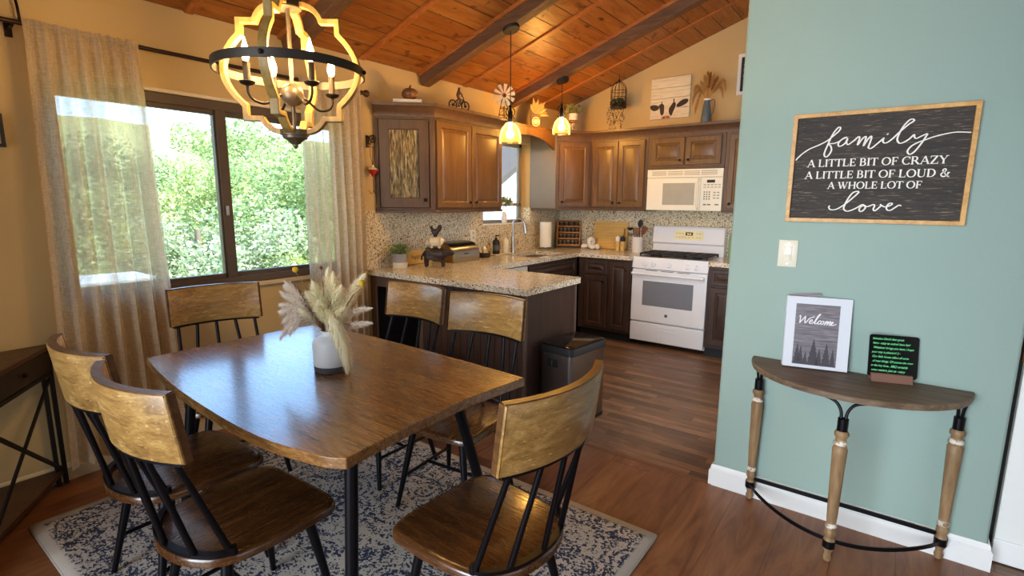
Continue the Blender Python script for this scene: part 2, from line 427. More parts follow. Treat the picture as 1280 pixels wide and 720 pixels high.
# lamps
M['bulb'] = emit('lit_candle_bulb', '#ffcf86', BULB)
M['pbulb'] = emit('lit_pendant_bulb', '#ffce80', PEND)
M['goldwood'] = wood('gold_limed_wood', '#6b5226', '#94763a', '#b39550', (9, 9, 2), 3, 0.45)
M['amber'] = glass('seeded_amber_glass', '#f4dca6', 0.3, glow='#ffd27a')
M['clear'] = glass('clear_glass', '#f6fbfa', 0.02, ior=1.22)
M['iron'] = plain('dark_iron', '#2b2522', 0.5, 0.6)
M['pewter'] = plain('aged_pewter', '#6e6250', 0.4, 0.6)
M['candle'] = plain('dark_candle_sleeve', '#4a3a28', 0.5)
M['grain_ring'] = plain('ring_band_metal', '#3a332c', 0.5, 0.5)

# ------------------------------------------------------------------ the room
YK, GY, GX0, GX1, ZC, SL = 5.216, 2.308, 2.7355, 3.81, 2.511, 0.334
RX = 3.9                                    # ridge
def ceil_z(x): return ZC + SL*x if x < RX else ZC + SL*RX - SL*(x-RX)
b = MB(); b.box(-0.15, 7.0, -3.2, GY, -0.1, 0); b.build('floor', M['floor'], kind='structure', smooth=0)
b = MB(); b.box(-0.15, 7.0, GY, 5.4, -0.1, 0.0); b.build('floor_kitchen', M['kfloor'], kind='structure', smooth=0)
b = MB(); b.box(1.55, GX0, GY-0.018, GY+0.012, 0.0, 0.004); b.build('trim_1', plain('floor_transition_strip', '#7a5238', 0.4), kind='structure', bevel=0.002)
# window wall with two openings
W1 = (0.385, 2.12, 0.925, 2.045); W2 = (3.72, 4.565, 1.215, 2.08)
b = MB(); T = -0.15
def wl(y0, y1, z0, z1): b.box(T, 0, y0, y1, z0, z1)
wl(-3.2, W1[0], 0, ZC); wl(W1[0], W1[1], 0, W1[2]); wl(W1[0], W1[1], W1[3], ZC); wl(W1[1], W2[0], 0, ZC)
wl(W2[0], W2[1], 0, W2[2]); wl(W2[0], W2[1], W2[3], ZC); wl(W2[1], 5.4, 0, ZC)
b.build('wall_left', M['wall'], kind='structure', smooth=0)
# stove wall: gable prism
b = MB(); pts = [(0, 0), (7.0, 0), (7.0, ceil_z(7.0)), (RX, ceil_z(RX)), (0, ZC)]
b.mesh([(x, YK, z) for x, z in pts] + [(x, YK+0.15, z) for x, z in pts], [(0,1,2,3,4), (9,8,7,6,5)] + [(i, 5+i, 5+(i+1) % 5, (i+1) % 5) for i in range(5)])
b.build('wall_back', M['wall'], kind='structure', smooth=0)
b = MB(); b.mesh([(x, -3.35, z) for x, z in pts] + [(x, -3.2, z) for x, z in pts], [(0,1,2,3,4), (9,8,7,6,5)] + [(i, 5+i, 5+(i+1) % 5, (i+1) % 5) for i in range(5)])
b.build('wall_front', M['wall'], kind='structure', smooth=0)
b = MB(); b.box(7.0, 7.15, -3.35, 5.4, 0, 3.0); b.build('wall_far_right', M['white'], kind='structure', smooth=0)
# sage wall
b = MB(); b.prism([(GX0+0.012, GY), (GX1-0.012, GY), (GX1, GY+0.012), (GX1, GY+0.12), (GX0, GY+0.12), (GX0, GY+0.012)], 0, 2.0)
for v in b.b.verts:
    if v.co.z > 1: v.co.z = ceil_z(v.co.x)
b.build('wall_right', M['green'], kind='structure', smooth=50)
b = MB(); b.box(2.75, 2.87, GY+0.12, YK, 0, 3.4); b.build('wall_kitchen_right', M['wall'], kind='structure', smooth=0)
# ceiling
b = MB(); cs = [(-0.5, ceil_z(-0.5)), (RX, ceil_z(RX)), (7.3, ceil_z(7.3))]
cs2 = cs + [(x, z+0.12) for x, z in reversed(cs)]
b.mesh([(x, -3.4, z) for x, z in cs2] + [(x, 5.6, z) for x, z in cs2], [(0,1,4,5), (1,2,3,4), (11,10,7,6), (10,9,8,7)] + [(i, 6+i, 6+(i+1) % 6, (i+1) % 6) for i in range(6)])
b.build('ceiling', M['pine'], kind='structure', smooth=0)
SD = Vector((1, 0, SL)).normalized(); SN = Vector((-SL, 0, 1)).normalized()
def ceil_bar(name, y, wdt, dep, mt, x0=0.0, x1=RX, up=0.0):
    bb = MB(); p = []
    for x in (x0, x1):
        for dy in (-wdt/2, wdt/2):
            top = Vector((x, y+dy, ceil_z(x)+0.004-up)); p += [top, top - SN*dep]
    bb.mesh(p, [(0,1,3,2), (4,6,7,5), (0,4,5,1), (2,3,7,6), (0,2,6,4), (1,5,7,3)])
    return bb.build(name, mt, kind='structure', smooth=0, bevel=0.004)
for y in (-0.70, 0.50, 1.70, 2.93, 4.15): ceil_bar('ceiling_beam', y, 0.095, 0.11, M['beam'])
for y in (-0.1, 1.1, 2.30, 3.47, 4.73): ceil_bar('ceiling_batten', y, 0.05, 0.018, M['pinetrim'])
for y in (1.70, 2.93, 4.15): ceil_bar('ceiling_batten', y-0.058, 0.022, 0.03, M['pinetrim'])
# baseboards
def baseboard(name, pts, nrm_sign, h=0.107, t=0.016):
    """profile swept along floor polyline; offset to the left of travel * sign"""
    prof = [(0, 0), (t, 0), (t, h*0.72), (t*0.55, h*0.80), (t*0.55, h*0.93), (t*0.3, h), (0, h)]
    P = [Vector((x, y, 0)) for x, y in pts]; loops = []
    for i, p in enumerate(P):
        d0 = (p - P[i-1]).normalized() if i else (P[1]-p).normalized(); d1 = (P[i+1]-p).normalized() if i < len(P)-1 else d0
        n0 = Vector((-d0.y, d0.x, 0))*nrm_sign; n1 = Vector((-d1.y, d1.x, 0))*nrm_sign; nn = (n0+n1).normalized(); k = 1/max(0.3, nn.dot(n0))
        loops.append([p + nn*a*k + Vector((0, 0, z)) for a, z in prof])
    bb = MB(); bb.rings(loops); return bb.build(name, M['trimwhite'], kind='structure', smooth=30)
baseboard('baseboard_right', [(GX0, GY+0.12), (GX0, GY), (GX1, GY), (GX1, GY+0.10)], -1, 0.112, 0.017)
bl = baseboard('baseboard_left', [(0, -3.1), (0, 2.28)], -1, 0.09, 0.014)
bl.data.materials[0] = plain('tan_baseboard_paint', '#d8c4a0', 0.5, var=0.02)
# white door standing just past the sage wall
d = thing('door_1', 'white painted door at the right edge beyond the sage wall', 'door', (4.2, 2.42, 0)); d['kind'] = 'structure'
b = MB(); b.box(3.838, 4.7, 2.39, 2.43, 0.005, 2.1); b.build('slab', M['white'], d, bevel=0.003)
b = MB(); b.box(3.836, 4.7, 2.382, 2.392, 0.005, 0.105); b.build('bottom_rail', M['trimwhite'], d, bevel=0.003)
b = MB(); b.cyl((3.83, 2.384, 0.86), (3.83, 2.384, 0.93), 0.006); b.box(3.832, 3.86, 2.386, 2.3895, 0.86, 0.93); b.build('hinge', plain('brown_hinge', '#5a3a22', 0.4, 0.8), d)
b = MB(); b.box(GX1+0.002, 4.75, 2.46, 2.5, 0, 2.6); b.build('wall_hall', plain('door_gap_shade', '#2a2e2d', 0.8), kind='structure')  # dark colour paints in the shade of the gap beside the door

# window_1: dark frame, two sashes, centre mullion
wn = thing('window_1', 'large dark-framed sliding window between the sheer curtains', 'window', (-0.06, 1.24, 0.925)); wn['kind'] = 'structure'
y0, y1, z0, z1 = W1
b = MB()
for bx in ((y0, y1, z0, z0+0.045), (y0, y1, z1-0.055, z1), (y0, y0+0.045, z0, z1), (y1-0.045, y1, z0, z1)): b.box(-0.10, -0.005, *bx)
b.box(-0.09, -0.012, 1.21, 1.27, z0, z1)
b.build('window_frame', M['winframe'], wn, bevel=0.004)
for (a, c, x) in ((y0+0.04, 1.235, -0.045), (1.245, y1-0.04, -0.065)):
    b = MB()
    for bx in ((a, c, z0+0.04, z0+0.07), (a, c, z1-0.08, z1-0.05), (a, a+0.035, z0+0.04, z1-0.05), (c-0.035, c, z0+0.04, z1-0.05)): b.box(x-0.02, x+0.02, *bx)
    sh = b.build('sash', M['winframe'], wn, bevel=0.003)
    b = MB(); b.box(x-0.003, x+0.003, a+0.03, c-0.03, z0+0.065, z1-0.075); b.build('pane', M['pane'], sh, smooth=0)
b = MB(); b.box(-0.02, 0.004, 1.222, 1.24, 1.36, 1.42); b.build('latch', M['steel'], wn, bevel=0.002)
b = MB(); b.box(-0.004, 0.014, y0-0.01, y1+0.01, z1, z1+0.022); b.build('trim_2', plain('window_bead_paint', '#d9cbb0', 0.5), kind='structure', bevel=0.004)
b = MB(); b.box(-0.01, 0.03, y0-0.01, y1+0.01, z0-0.028, z0); b.build('window_sill', plain('sill_paint', '#cbb894', 0.5), kind='structure', bevel=0.004)
# window_2 over the sink
wn = thing('window_2', 'small grey-framed window above the kitchen sink', 'window', (-0.14, 4.14, 1.2)); wn['kind'] = 'structure'
y0, y1, z0, z1 = W2
b = MB()
for bx in ((y0, y1, z0, z0+0.04), (y0, y1, z1-0.04, z1), (y0, y0+0.05, z0, z1), (y1-0.06, y1, z0, z1), (y0, y1, 1.40, 1.435)): b.box(-0.149, -0.115, *bx)
b.build('window_frame', M['winframe2'], wn, bevel=0.004)
b = MB(); b.box(-0.135, -0.129, y0+0.04, y1-0.05, z0+0.03, z1-0.03); b.build('pane', M['pane'], wn, smooth=0)
b = MB(); b.box(-0.114, 0.012, y0, y1, z0-0.004, z0+0.006); b.build('sill', plain('white_tile_sill', '#e9e6dc', 0.25), wn, bevel=0.003)
b = MB(); b.box(-0.112, 0.010, y1-0.008, y1+0.004, z0+0.006, z0+0.17); b.build('stone_side_trim', M['splash'], wn, bevel=0.002)
# backsplash slabs on the two kitchen walls
b = MB(); b.box(0.0, 0.014, 2.268, W2[0], 0.914, 1.375); b.box(0.0, 0.014, W2[0], W2[1], 0.914, W2[2]-0.004); b.box(0.0, 0.014, W2[1], YK, 0.914, 1.375)
b.build('backsplash_left', M['splash'], kind='structure', smooth=0)
b = MB(); b.box(0.0, 2.75, YK-0.014, YK, 0.914, 1.42); b.build('backsplash_back', M['splash'], kind='structure', smooth=0)

# ------------------------------------------------------------------ cabinets
def face_M(o, n):
    """local x right, y into the cabinet, z up, seen from in front of a face with normal n"""
    n = Vector(n).normalized(); z = Vector((0, 0, 1)); x = z.cross(n); mm = Matrix.Identity(4)
    for i in range(3): mm[i][0] = x[i]; mm[i][1] = -n[i]; mm[i][2] = z[i]; mm[i][3] = o[i]
    return mm
def rect(i, d, w_, h_): return [(i, -d, i), (w_-i, -d, i), (w_-i, -d, h_-i), (i, -d, h_-i)]
def panel_door(w_, h_, t=0.02, fr=0.055):
    bb = MB(); fr = min(fr, w_*0.26, h_*0.26)
    pr = [(0, 0), (0, t-0.004), (0.004, t), (fr-0.008, t), (fr-0.003, t-0.003), (fr, t-0.010), (fr+0.008, t-0.010), (fr+0.010, t-0.009), (fr+0.032, t-0.002)]
    if min(w_, h_) < 2*(fr+0.034): pr = pr[:6]
    bb.rings([rect(i, d, w_, h_) for i, d in pr]); return bb
def add_knob(parent, Mx, x, z, t=0.02):
    bb = MB(); pr = [(0.004, 0), (0.005, 0.010), (0.011, 0.016), (0.013, 0.021), (0.010, 0.027), (0.002, 0.029)]
    bb.lathe(pr, (0, 0, 0), 14, M=Mx @ Matrix.Translation((x, -t, z)) @ Matrix.Rotation(math.radians(90), 4, 'X'))
    bb.build('knob', M['knob'], parent, smooth=50)
def add_pull(parent, Mx, x, z, t=0.02, L=0.09):
    bb = MB(); pts = [(x-L/2, -t, z), (x-L/2, -t-0.018, z), (x-L/2+0.012, -t-0.026, z), (x+L/2-0.012, -t-0.026, z), (x+L/2, -t-0.018, z), (x+L/2, -t, z)]
    bb.tube([Mx @ Vector(p) for p in pts], 0.0045, 8); bb.build('handle', M['knob'], parent, smooth=50)
def add_door(cab, Mx, x, z, w_, h_, mt, knob=None, name='door', pull=False):
    bb = panel_door(w_, h_); Md = Mx @ Matrix.Translation((x, 0, z)); bb.b.transform(Md)
    o = bb.build(name, mt, cab, smooth=20)
    if knob: add_knob(o, Md, *knob)
    if pull: add_pull(o, Md, w_/2, h_/2)
    return o
UZ0, UZ1, CRZ = 1.380, 2.185, 2.205
# straight two-door unit on the window wall
cab = thing('wall_cabinet', 'brown two-door wall cabinet beside the glass corner cabinet, left of the sink window', 'cabinet', (0.17, 3.15, UZ0), group='kitchen wall cabinets')
b = MB(); b.box(0.004, 0.34, 2.714, 3.60, UZ0, UZ1); b.build('body', M['cabmid'], cab, bevel=0.002)
b = MB(); b.box(0.004, 0.352, 2.714, 3.606, UZ0-0.02, UZ0); b.build('bottom_rail', M['cabmid'], cab, bevel=0.004)
Mx = face_M((0.34, 2.714, UZ0), (1, 0, 0))
add_door(cab, Mx, 0.015, 0.02, 0.42, 0.685, M['cab'], (0.385, 0.045)); add_door(cab, Mx, 0.445, 0.02, 0.42, 0.685, M['cab'], (0.035, 0.045))
# diagonal end cabinet with textured glass door
cab = thing('glass_door_cabinet', 'angled end wall cabinet with a rippled glass door above the potted succulent', 'cabinet', (0.12, 2.6, UZ0), group='kitchen wall cabinets')
Md = face_M((0.012, 2.386, UZ0), (1, -1, 0)); DW = 0.456
b = MB(); poly = [(0.004, 2.40), (0.008, 2.38), (0.34, 2.712), (0.004, 2.712)]
b.prism(poly, UZ0, UZ0+0.02); b.prism(poly, UZ1-0.02, UZ1); b.prism([(0.03, 2.43), (0.31, 2.70), (0.03, 2.70)], 1.70, 1.715)
b.box(0.004, 0.012, 2.40, 2.712, UZ0, UZ1); b.box(0.004, 0.33, 2.702, 2.712, UZ0, UZ1)
b.box(0, 0.03, 0, 0.02, 0, UZ1-UZ0, Md); b.box(DW-0.03, DW+0.006, 0, 0.02, 0, UZ1-UZ0, Md); b.box(0.03, DW-0.03, 0, 0.02, 0.70, UZ1-UZ0, Md)
b.build('body', M['cabmid'], cab, bevel=0.002)
b = MB(); b.prism([(0.004, 2.385), (0.012, 2.370), (0.352, 2.710), (0.352, 2.712), (0.004, 2.712)], UZ0-0.02, UZ0); b.build('bottom_rail', M['cabmid'], cab, bevel=0.004)
Mdd = Md @ Matrix.Translation((0.035, 0, 0.02)); w_, h_ = 0.385, 0.685
bb = MB(); pr = [(0, 0), (0, 0.016), (0.004, 0.02), (0.075, 0.02), (0.080, 0.012), (0.080, 0)]
bb.rings([rect(i, dd, w_, h_) for i, dd in pr], cap0=False, cap1=False); bb.b.transform(Mdd); dr = bb.build('door', M['cabmid'], cab, smooth=20)
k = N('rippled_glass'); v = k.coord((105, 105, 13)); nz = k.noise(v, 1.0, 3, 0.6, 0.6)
k.col(k.ramp(nz, [(0.34, '#403927'), (0.5, '#8c7d58'), (0.68, '#ccbe92')])); k.set(rough=0.12, metal=0.35); k.bump(nz, 1.0, 0.03); M['ripple'] = k.m  # warm-lit light and dark of the glass painted into its colour ramp
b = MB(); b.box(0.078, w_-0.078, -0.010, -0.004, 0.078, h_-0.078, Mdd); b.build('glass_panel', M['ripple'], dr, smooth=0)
bb = MB(); bb.box(w_-0.045, w_-0.017, -0.034, -0.02, 0.05, 0.078, Mdd); bb.build('knob', M['knob'], dr, bevel=0.004)
# diagonal corner unit right of the window, with a plain side
cab = thing('corner_wall_cabinet', 'single-door corner wall cabinet above the paper towel, right of the sink window', 'cabinet', (0.2, 4.9, UZ0), group='kitchen wall cabinets')
b = MB(); b.prism([(0.004, 4.572), (0.34, 4.572), (0.60, 4.876), (0.60, 5.212), (0.004, 5.212)], UZ0, UZ1); b.build('body', M['cabmid'], cab, bevel=0.002)
b = MB(); b.box(0.004, 0.338, 4.562, 4.572, UZ0, UZ1); b.build('side_panel', plain('grey_brown_veneer', '#73675a', 0.3, var=0.05), cab, bevel=0.001)
nx = Vector((0.304, -0.26, 0)).normalized(); Mc = face_M((0.34, 4.572, UZ0), nx); FL = math.hypot(0.26, 0.304)
add_door(cab, Mc, 0.03, 0.02, FL-0.06, 0.685, M['cab'], (0.03, 0.05))
b = MB(); b.prism([(0.004, 4.572), (0.346, 4.566), (0.606, 4.868), (0.606, 5.212), (0.004, 5.212)], UZ0-0.02, UZ0); b.build('bottom_rail', M['cabmid'], cab, bevel=0.003)
# stove-wall units
YF = 4.876
def stove_wall_cab(label, x0, x1, zb, doors, zt=UZ1):
    cc = thing('wall_cabinet', label, 'cabinet', ((x0+x1)/2, 5.05, zb), group='kitchen wall cabinets')
    bb = MB(); bb.box(x0, x1, YF, YK-0.002, zb, zt); bb.build('body', M['cabmid'], cc, bevel=0.002)
    bb = MB(); bb.box(x0, x1, YF-0.012, YK-0.002, zb-0.018, zb); bb.build('bottom_rail', M['cabmid'], cc, bevel=0.003)
    Mf = face_M((x0, YF, zb), (0, -1, 0))
    for (a, bq, kx) in doors: add_door(cc, Mf, a, 0.02, bq-a, 2.085-zb-0.02, M['cab'], (0.035 if kx == 'l' else bq-a-0.035, 0.045))
    return cc
stove_wall_cab('tall two-door wall cabinet above the cutting board, left of the microwave', 0.602, 1.252, UZ0, [(0.03, 0.322, 'r'), (0.328, 0.62, 'l')])
stove_wall_cab('short two-door wall cabinet directly above the microwave', 1.254, 2.010, 1.80, [(0.035, 0.372, 'r'), (0.384, 0.721, 'l')])
stove_wall_cab('wall cabinet right of the microwave, half hidden by the sage wall', 2.012, 2.47, UZ0, [(0.035, 0.42, 'l')])
# arched valance across the sink window
b = MB(); n = 24; top = []; bot = []
for i in range(n+1):
    t = i/n; y = 3.606 + t*0.956; e = abs(2*t-1)
    zb = 2.11 - 0.11*max(0, (e**2.2)); bot.append((y, zb)); top.append((y, 2.19))
pl = bot + top[::-1]
b.mesh([(0.30, y, z) for y, z in pl] + [(0.325, y, z) for y, z in pl], [tuple(range(len(pl))), tuple(range(len(pl), 2*len(pl)))[::-1]] + [(i, len(pl)+i, len(pl)+(i+1) % len(pl), (i+1) % len(pl)) for i in range(len(pl))])
va = b.build('window_valance', M['cab'], smooth=30); tag(va, 'arched wooden valance board spanning above the sink window', 'valance')
# crown moulding, mitred round the units
def crown(name, pts, label):
    prof = [(0.0, 2.108), (0.010, 2.108), (0.012, 2.128), (0.022, 2.150), (0.048, 2.176), (0.058, 2.182), (0.060, 2.205), (-0.02, 2.205), (-0.02, 2.186), (0.0, 2.186)]
    P = [Vector((x, y, 0)) for x, y in pts]; loops = []
    for i, p in enumerate(P):
        d0 = (p - P[i-1]).normalized() if i else (P[1]-p).normalized(); d1 = (P[i+1]-p).normalized() if i < len(P)-1 else d0
        n0 = Vector((d0.y, -d0.x, 0)); n1 = Vector((d1.y, -d1.x, 0)); nn = (n0+n1).normalized(); kk = 1/max(0.3, nn.dot(n0))
        loops.append([p + nn*a*kk + Vector((0, 0, z)) for a, z in prof])
    bb = MB(); bb.rings(loops); o = bb.build(name, M['cabmid'], smooth=30); tag(o, label, 'molding'); return o
crown('crown_molding', [(0.010, 2.382), (0.342, 2.714), (0.342, 3.608), (0.01, 3.608)], 'stepped wooden crown molding along the top of the left wall cabinets')
crown('crown_molding', [(0.342, 4.572), (0.602, 4.876), (2.47, 4.876)], 'stepped wooden crown molding along the top of the stove wall cabinets')
b = MB(); b.box(0.004, 0.335, 3.612, 4.56, 2.19, 2.204); b.build('shelf_top', M['cab'], va, bevel=0.002)
b = MB(); b.prism([(0.004, 2.44), (0.31, 2.745), (0.31, 3.58), (0.004, 3.58)], 2.187, 2.204); o = b.build('cabinet_top_board', M['cabmid']); tag(o, 'flat board on top of the left wall cabinets carrying the pumpkin and bicycle', 'board')
b = MB(); b.prism([(0.004, 4.60), (0.31, 4.60), (0.585, 4.91), (2.47, 4.91), (2.47, 5.21), (0.004, 5.21)], 2.187, 2.204); o = b.build('cabinet_top_board', M['cabmid']); tag(o, 'flat board on top of the stove wall cabinets carrying the wheat vase', 'board')

# base units ---------------------------------------------------------
CT, CB = 0.914, 0.873
def base_cab(name, label, x0, x1, y0, y1, face, loc, toe=True):
    cc = thing(name, label, 'cabinet', loc, group='kitchen base cabinets')
    bb = MB(); bb.box(x0, x1, y0, y1, 0.10, CB); bb.build('body', M['cabdark'], cc, bevel=0.002)
    bb = MB()
    if face == 'x': bb.box(x0, x1-0.06, y0, y1, 0.0, 0.10)
    else: bb.box(x0, x1, y0+0.06, y1, 0.0, 0.10)
    bb.build('toe_kick', M['blackmatte'], cc); return cc
YB = 4.585
cab = base_cab('base_cabinet', 'dark base cabinet with drawer and doors left of the white range', 0.645, 1.246, YB, 5.19, 'y', (0.95, 4.9, 0))
Mf = face_M((0.645, YB, 0), (0, -1, 0))
add_door(cab, Mf, 0.075, 0.70, 0.265, 0.145, M['cabdark'], None, 'drawer', True); add_door(cab, Mf, 0.075, 0.13, 0.265, 0.55, M['cabdark'], (0.235, 0.50))
add_door(cab, Mf, 0.365, 0.13, 0.225, 0.715, M['cabdark'], (0.195, 0.64))
cab = base_cab('base_cabinet', 'narrow dark base cabinet with one drawer right of the white range', 2.012, 2.47, YB, 5.19, 'y', (2.24, 4.9, 0))
Mf = face_M((2.012, YB, 0), (0, -1, 0)); add_door(cab, Mf, 0.03, 0.70, 0.39, 0.145, M['cabdark'], None, 'drawer'); add_door(cab, Mf, 0.03, 0.13, 0.39, 0.55, M['cabdark'])
cab = base_cab('sink_base_cabinet', 'dark base cabinet under the sink with long false drawer fronts', 0.016, 0.62, 3.62, 4.585, 'x', (0.3, 4.1, 0))
Mf = face_M((0.62, 3.62, 0), (1, 0, 0)); add_door(cab, Mf, 0.03, 0.70, 0.88, 0.145, M['cabdark'], None, 'drawer'); add_door(cab, Mf, 0.03, 0.13, 0.435, 0.55, M['cabdark']); add_door(cab, Mf, 0.475, 0.13, 0.435, 0.55, M['cabdark'])
dw = thing('dishwasher', 'dishwasher under the counter between the peninsula and the sink cabinet', 'dishwasher', (0.3, 3.3, 0))
b = MB(); b.box(0.02, 0.60, 3.005, 3.612, 0.10, 0.868); b.build('body', M['blackmatte'], dw)
b = MB(); b.box(0.60, 0.632, 3.012, 3.605, 0.11, 0.74); b.build('door', M['steeldk'], dw, bevel=0.005)
b = MB(); b.box(0.60, 0.645, 3.012, 3.605, 0.745, 0.862); b.build('control_panel', plain('light_grey_plastic', '#c9c7bf', 0.35), dw, bevel=0.006)
# peninsula with beadboard, niche at the wall end
pen = thing('peninsula_cabinet', 'dark peninsula cabinet with beadboard front and an open black niche', 'cabinet', (0.8, 2.6, 0))
b = MB(); b.box(0.60, 1.53, 2.306, 2.95, 0.0, CB); b.box(0.016, 0.60, 2.80, 2.95, 0.0, CB); b.box(0.016, 0.60, 2.31, 2.80, 0.0, 0.09); b.box(0.016, 0.60, 2.31, 2.80, 0.845, CB); b.box(0.016, 0.05, 2.31, 2.80, 0.09, 0.845)
b.build('body', M['cabdark'], pen)
b = MB(); b.box(0.05, 0.598, 2.76, 2.80, 0.09, 0.845); b.box(0.05, 0.058, 2.33, 2.76, 0.09, 0.845); b.box(0.59, 0.598, 2.33, 2.76, 0.09, 0.845); b.build('niche_lining', M['blackmatte'], pen)
b = MB()
for bx in ((0.016, 0.60, 0.785, 0.868), (0.016, 0.085, 0.06, 0.785), (0.56, 0.60, 0.06, 0.785)): b.box(bx[0], bx[1], 2.294, 2.31, bx[2], bx[3])
b.build('niche_frame', plain('brown_frame_paint', '#5c4a40', 0.45), pen, bevel=0.003)
b = MB(); x = 0.602; pts = []
while x < 1.515:
    x2 = min(x+0.062, 1.518); pts += [(x, 0), (x+0.003, 0.008), (x2-0.003, 0.008), (x2, 0)]; x = x2
v = []; f = []
for px, py in pts: v += [(px, 2.306-py, 0.0), (px, 2.306-py, 0.868)]
for i in range(len(pts)-1): f.append((2*i, 2*i+2, 2*i+3, 2*i+1))
b.mesh(v, f); b.build('beadboard', M['cabdark'], pen, smooth=0)
b = MB(); b.box(1.515, 1.538, 2.294, 2.318, 0.0, 0.868); b.box(1.53, 1.538, 2.925, 2.95, 0.0, 0.868); b.build('corner_trim', plain('brown_corner_strip', '#564338', 0.4), pen, bevel=0.003)
b = MB(); b.box(1.53, 1.536, 2.318, 2.925, 0.0, 0.868); b.build('end_panel', M['cabdark'], pen)

# worktops: pieces share faces, one slab each
b = MB(); cx = [(0.002, 2.2615), (1.540, 2.2615), (1.552, 2.266), (1.562, 2.278), (1.562, 2.957), (1.552, 2.969), (1.540, 2.973), (0.656, 2.973), (0.002, 2.973)]
b.prism(cx, CB, CT)
SX0, SX1, SY0, SY1 = 0.17, 0.56, 3.86, 4.44
for bx in ((0.002, 0.656, 2.973, SY0), (0.002, SX0, SY0, SY1), (SX1, 0.656, SY0, SY1), (0.002, 0.656, SY1, 4.553), (0.002, 0.656, 4.553, 5.202), (0.656, 1.246, 4.553, 5.202)): b.box(*bx, CB, CT)
bmesh.ops.remove_doubles(b.b, verts=b.b.verts, dist=1e-5)
o = b.build('worktop', M['granite'], smooth=0); tag(o, 'speckled granite worktop running over the peninsula, past the sink to the range', 'countertop')
b = MB(); b.box(2.010, 2.47, 4.553, 5.202, CB, CT); o = b.build('worktop', M['granite'], smooth=0, bevel=0.004); tag(o, 'short piece of granite worktop to the right of the range', 'countertop')
sk_ = thing('kitchen_sink', 'cream undermount sink basin set into the granite below the window', 'sink', (0.365, 4.15, 0.73))
b = MB(); rr = [(0, 0.872), (0, 0.74), (0.02, 0.725)]
loops = [[(SX0-0.012, SY0-0.012, 0.872), (SX1+0.012, SY0-0.012, 0.872), (SX1+0.012, SY1+0.012, 0.872), (SX0-0.012, SY1+0.012, 0.872)]]
for i, z in rr: loops.append([(SX0+i, SY0+i, z), (SX1-i, SY0+i, z), (SX1-i, SY1-i, z), (SX0+i, SY1-i, z)])
b.rings(loops, cap0=False); b.build('basin', plain('cream_composite', '#d9cdb2', 0.3), sk_, recalc=False)
b = MB(); b.lathe([(0.03, 0.7255), (0.03, 0.728), (0.001, 0.728)], (0.365, 4.15, 0), 18); b.build('drain', M['steel'], sk_)

# ------------------------------------------------------------------ range
RX0, RX1, RYF = 1.2515, 2.0065, 4.59
rg = thing('kitchen_range', 'white freestanding gas range with black grates between the dark base cabinets', 'stove', (1.63, 4.9, 0))
b = MB(); b.box(RX0, RX1, 4.635, 5.19, 0.045, 0.885); b.build('body', M['enamel'], rg, bevel=0.004)
for sx in (RX0+0.05, RX1-0.05):
    for sy in (4.69, 5.14):
        b = MB(); b.cyl((sx, sy, 0), (sx, sy, 0.047), 0.016, 0.02, 12); b.build('foot', M['blackmatte'], rg)
b = MB(); b.box(RX0-0.003, RX1+0.003, 4.615, 5.13, 0.885, 0.912); b.build('cooktop', M['enamel'], rg, bevel=0.008)
b = MB(); b.box(RX0+0.05, RX1-0.05, 4.68, 5.08, 0.9125, 0.9145); b.build('burner_well', plain('dark_enamel_well', '#3a3836', 0.3), rg)
# front knob panel, sloped
b = MB(); b.mesh([(x, y, z) for x in (RX0, RX1) for y, z in ((4.64, 0.80), (4.59, 0.80), (4.612, 0.898), (4.64, 0.898))], [(0,1,2,3), (7,6,5,4), (0,4,5,1), (1,5,6,2), (2,6,7,3), (3,7,4,0)])
b.build('knob_panel', M['enamel'], rg, bevel=0.004)
NK = Vector((0, -0.976, 0.219))
for kx in (1.385, 1.475, 1.632, 1.81, 1.895):
    o0 = Vector((kx, 4.600, 0.846)); b = MB(); b.cyl(o0, o0+NK*0.016, 0.025, 0.022, 20); o1 = o0+NK*0.016
    kn = b.build('knob', M['enamel'], rg, smooth=50)
    b = MB(); b.box(-0.006, 0.006, -0.014, 0.0, -0.022, 0.022, Matrix.Translation(o1) @ Matrix.Rotation(math.radians(-12), 4, 'X')); b.build('grip', M['enamel'], kn, bevel=0.003)
# oven door
b = MB(); b.box(RX0+0.004, RX1-0.004, RYF, 4.635, 0.262, 0.792); dr = b.build('oven_door', M['enamel'], rg, bevel=0.008)
b = MB(); b.box(RX0+0.125, RX1-0.125, RYF-0.003, RYF+0.002, 0.43, 0.68); b.build('window', M['greyglass'], dr, bevel=0.002)
b = MB(); b.tube([(RX0+0.02, RYF-0.045, 0.752), (RX1-0.02, RYF-0.045, 0.752)], 0.014, 14); b.box(RX0+0.03, RX0+0.06, RYF-0.045, RYF+0.002, 0.742, 0.762); b.box(RX1-0.06, RX1-0.03, RYF-0.045, RYF+0.002, 0.742, 0.762)
b.build('handle', M['enamel'], dr, smooth=50)
for i in range(3):
    b = MB(); x = 1.40+i*0.16; b.box(x, x+0.12, RYF-0.002, RYF+0.003, 0.782, 0.787); b.build('vent_slot', M['blackmatte'], dr)
b = MB(); Me = face_M((1.63, RYF, 0.345), (0, -1, 0)) @ Matrix.Rotation(math.radians(90), 4, 'X')
b.lathe([(0.016, 0), (0.016, 0.003), (0.013, 0.003), (0.013, 0.0015), (0.001, 0.0015)], n=24, M=Me); b.tube([Me @ Vector((0.006*math.cos(t/3), 0.006*math.sin(t/3), 0.002)) for t in range(16)], 0.0009, 5); b.build('badge', M['steeldk'], dr)
b = MB(); b.box(RX0+0.004, RX1-0.004, RYF+0.002, 4.635, 0.055, 0.250); dw_ = b.build('storage_drawer', M['enamel'], rg, bevel=0.008)
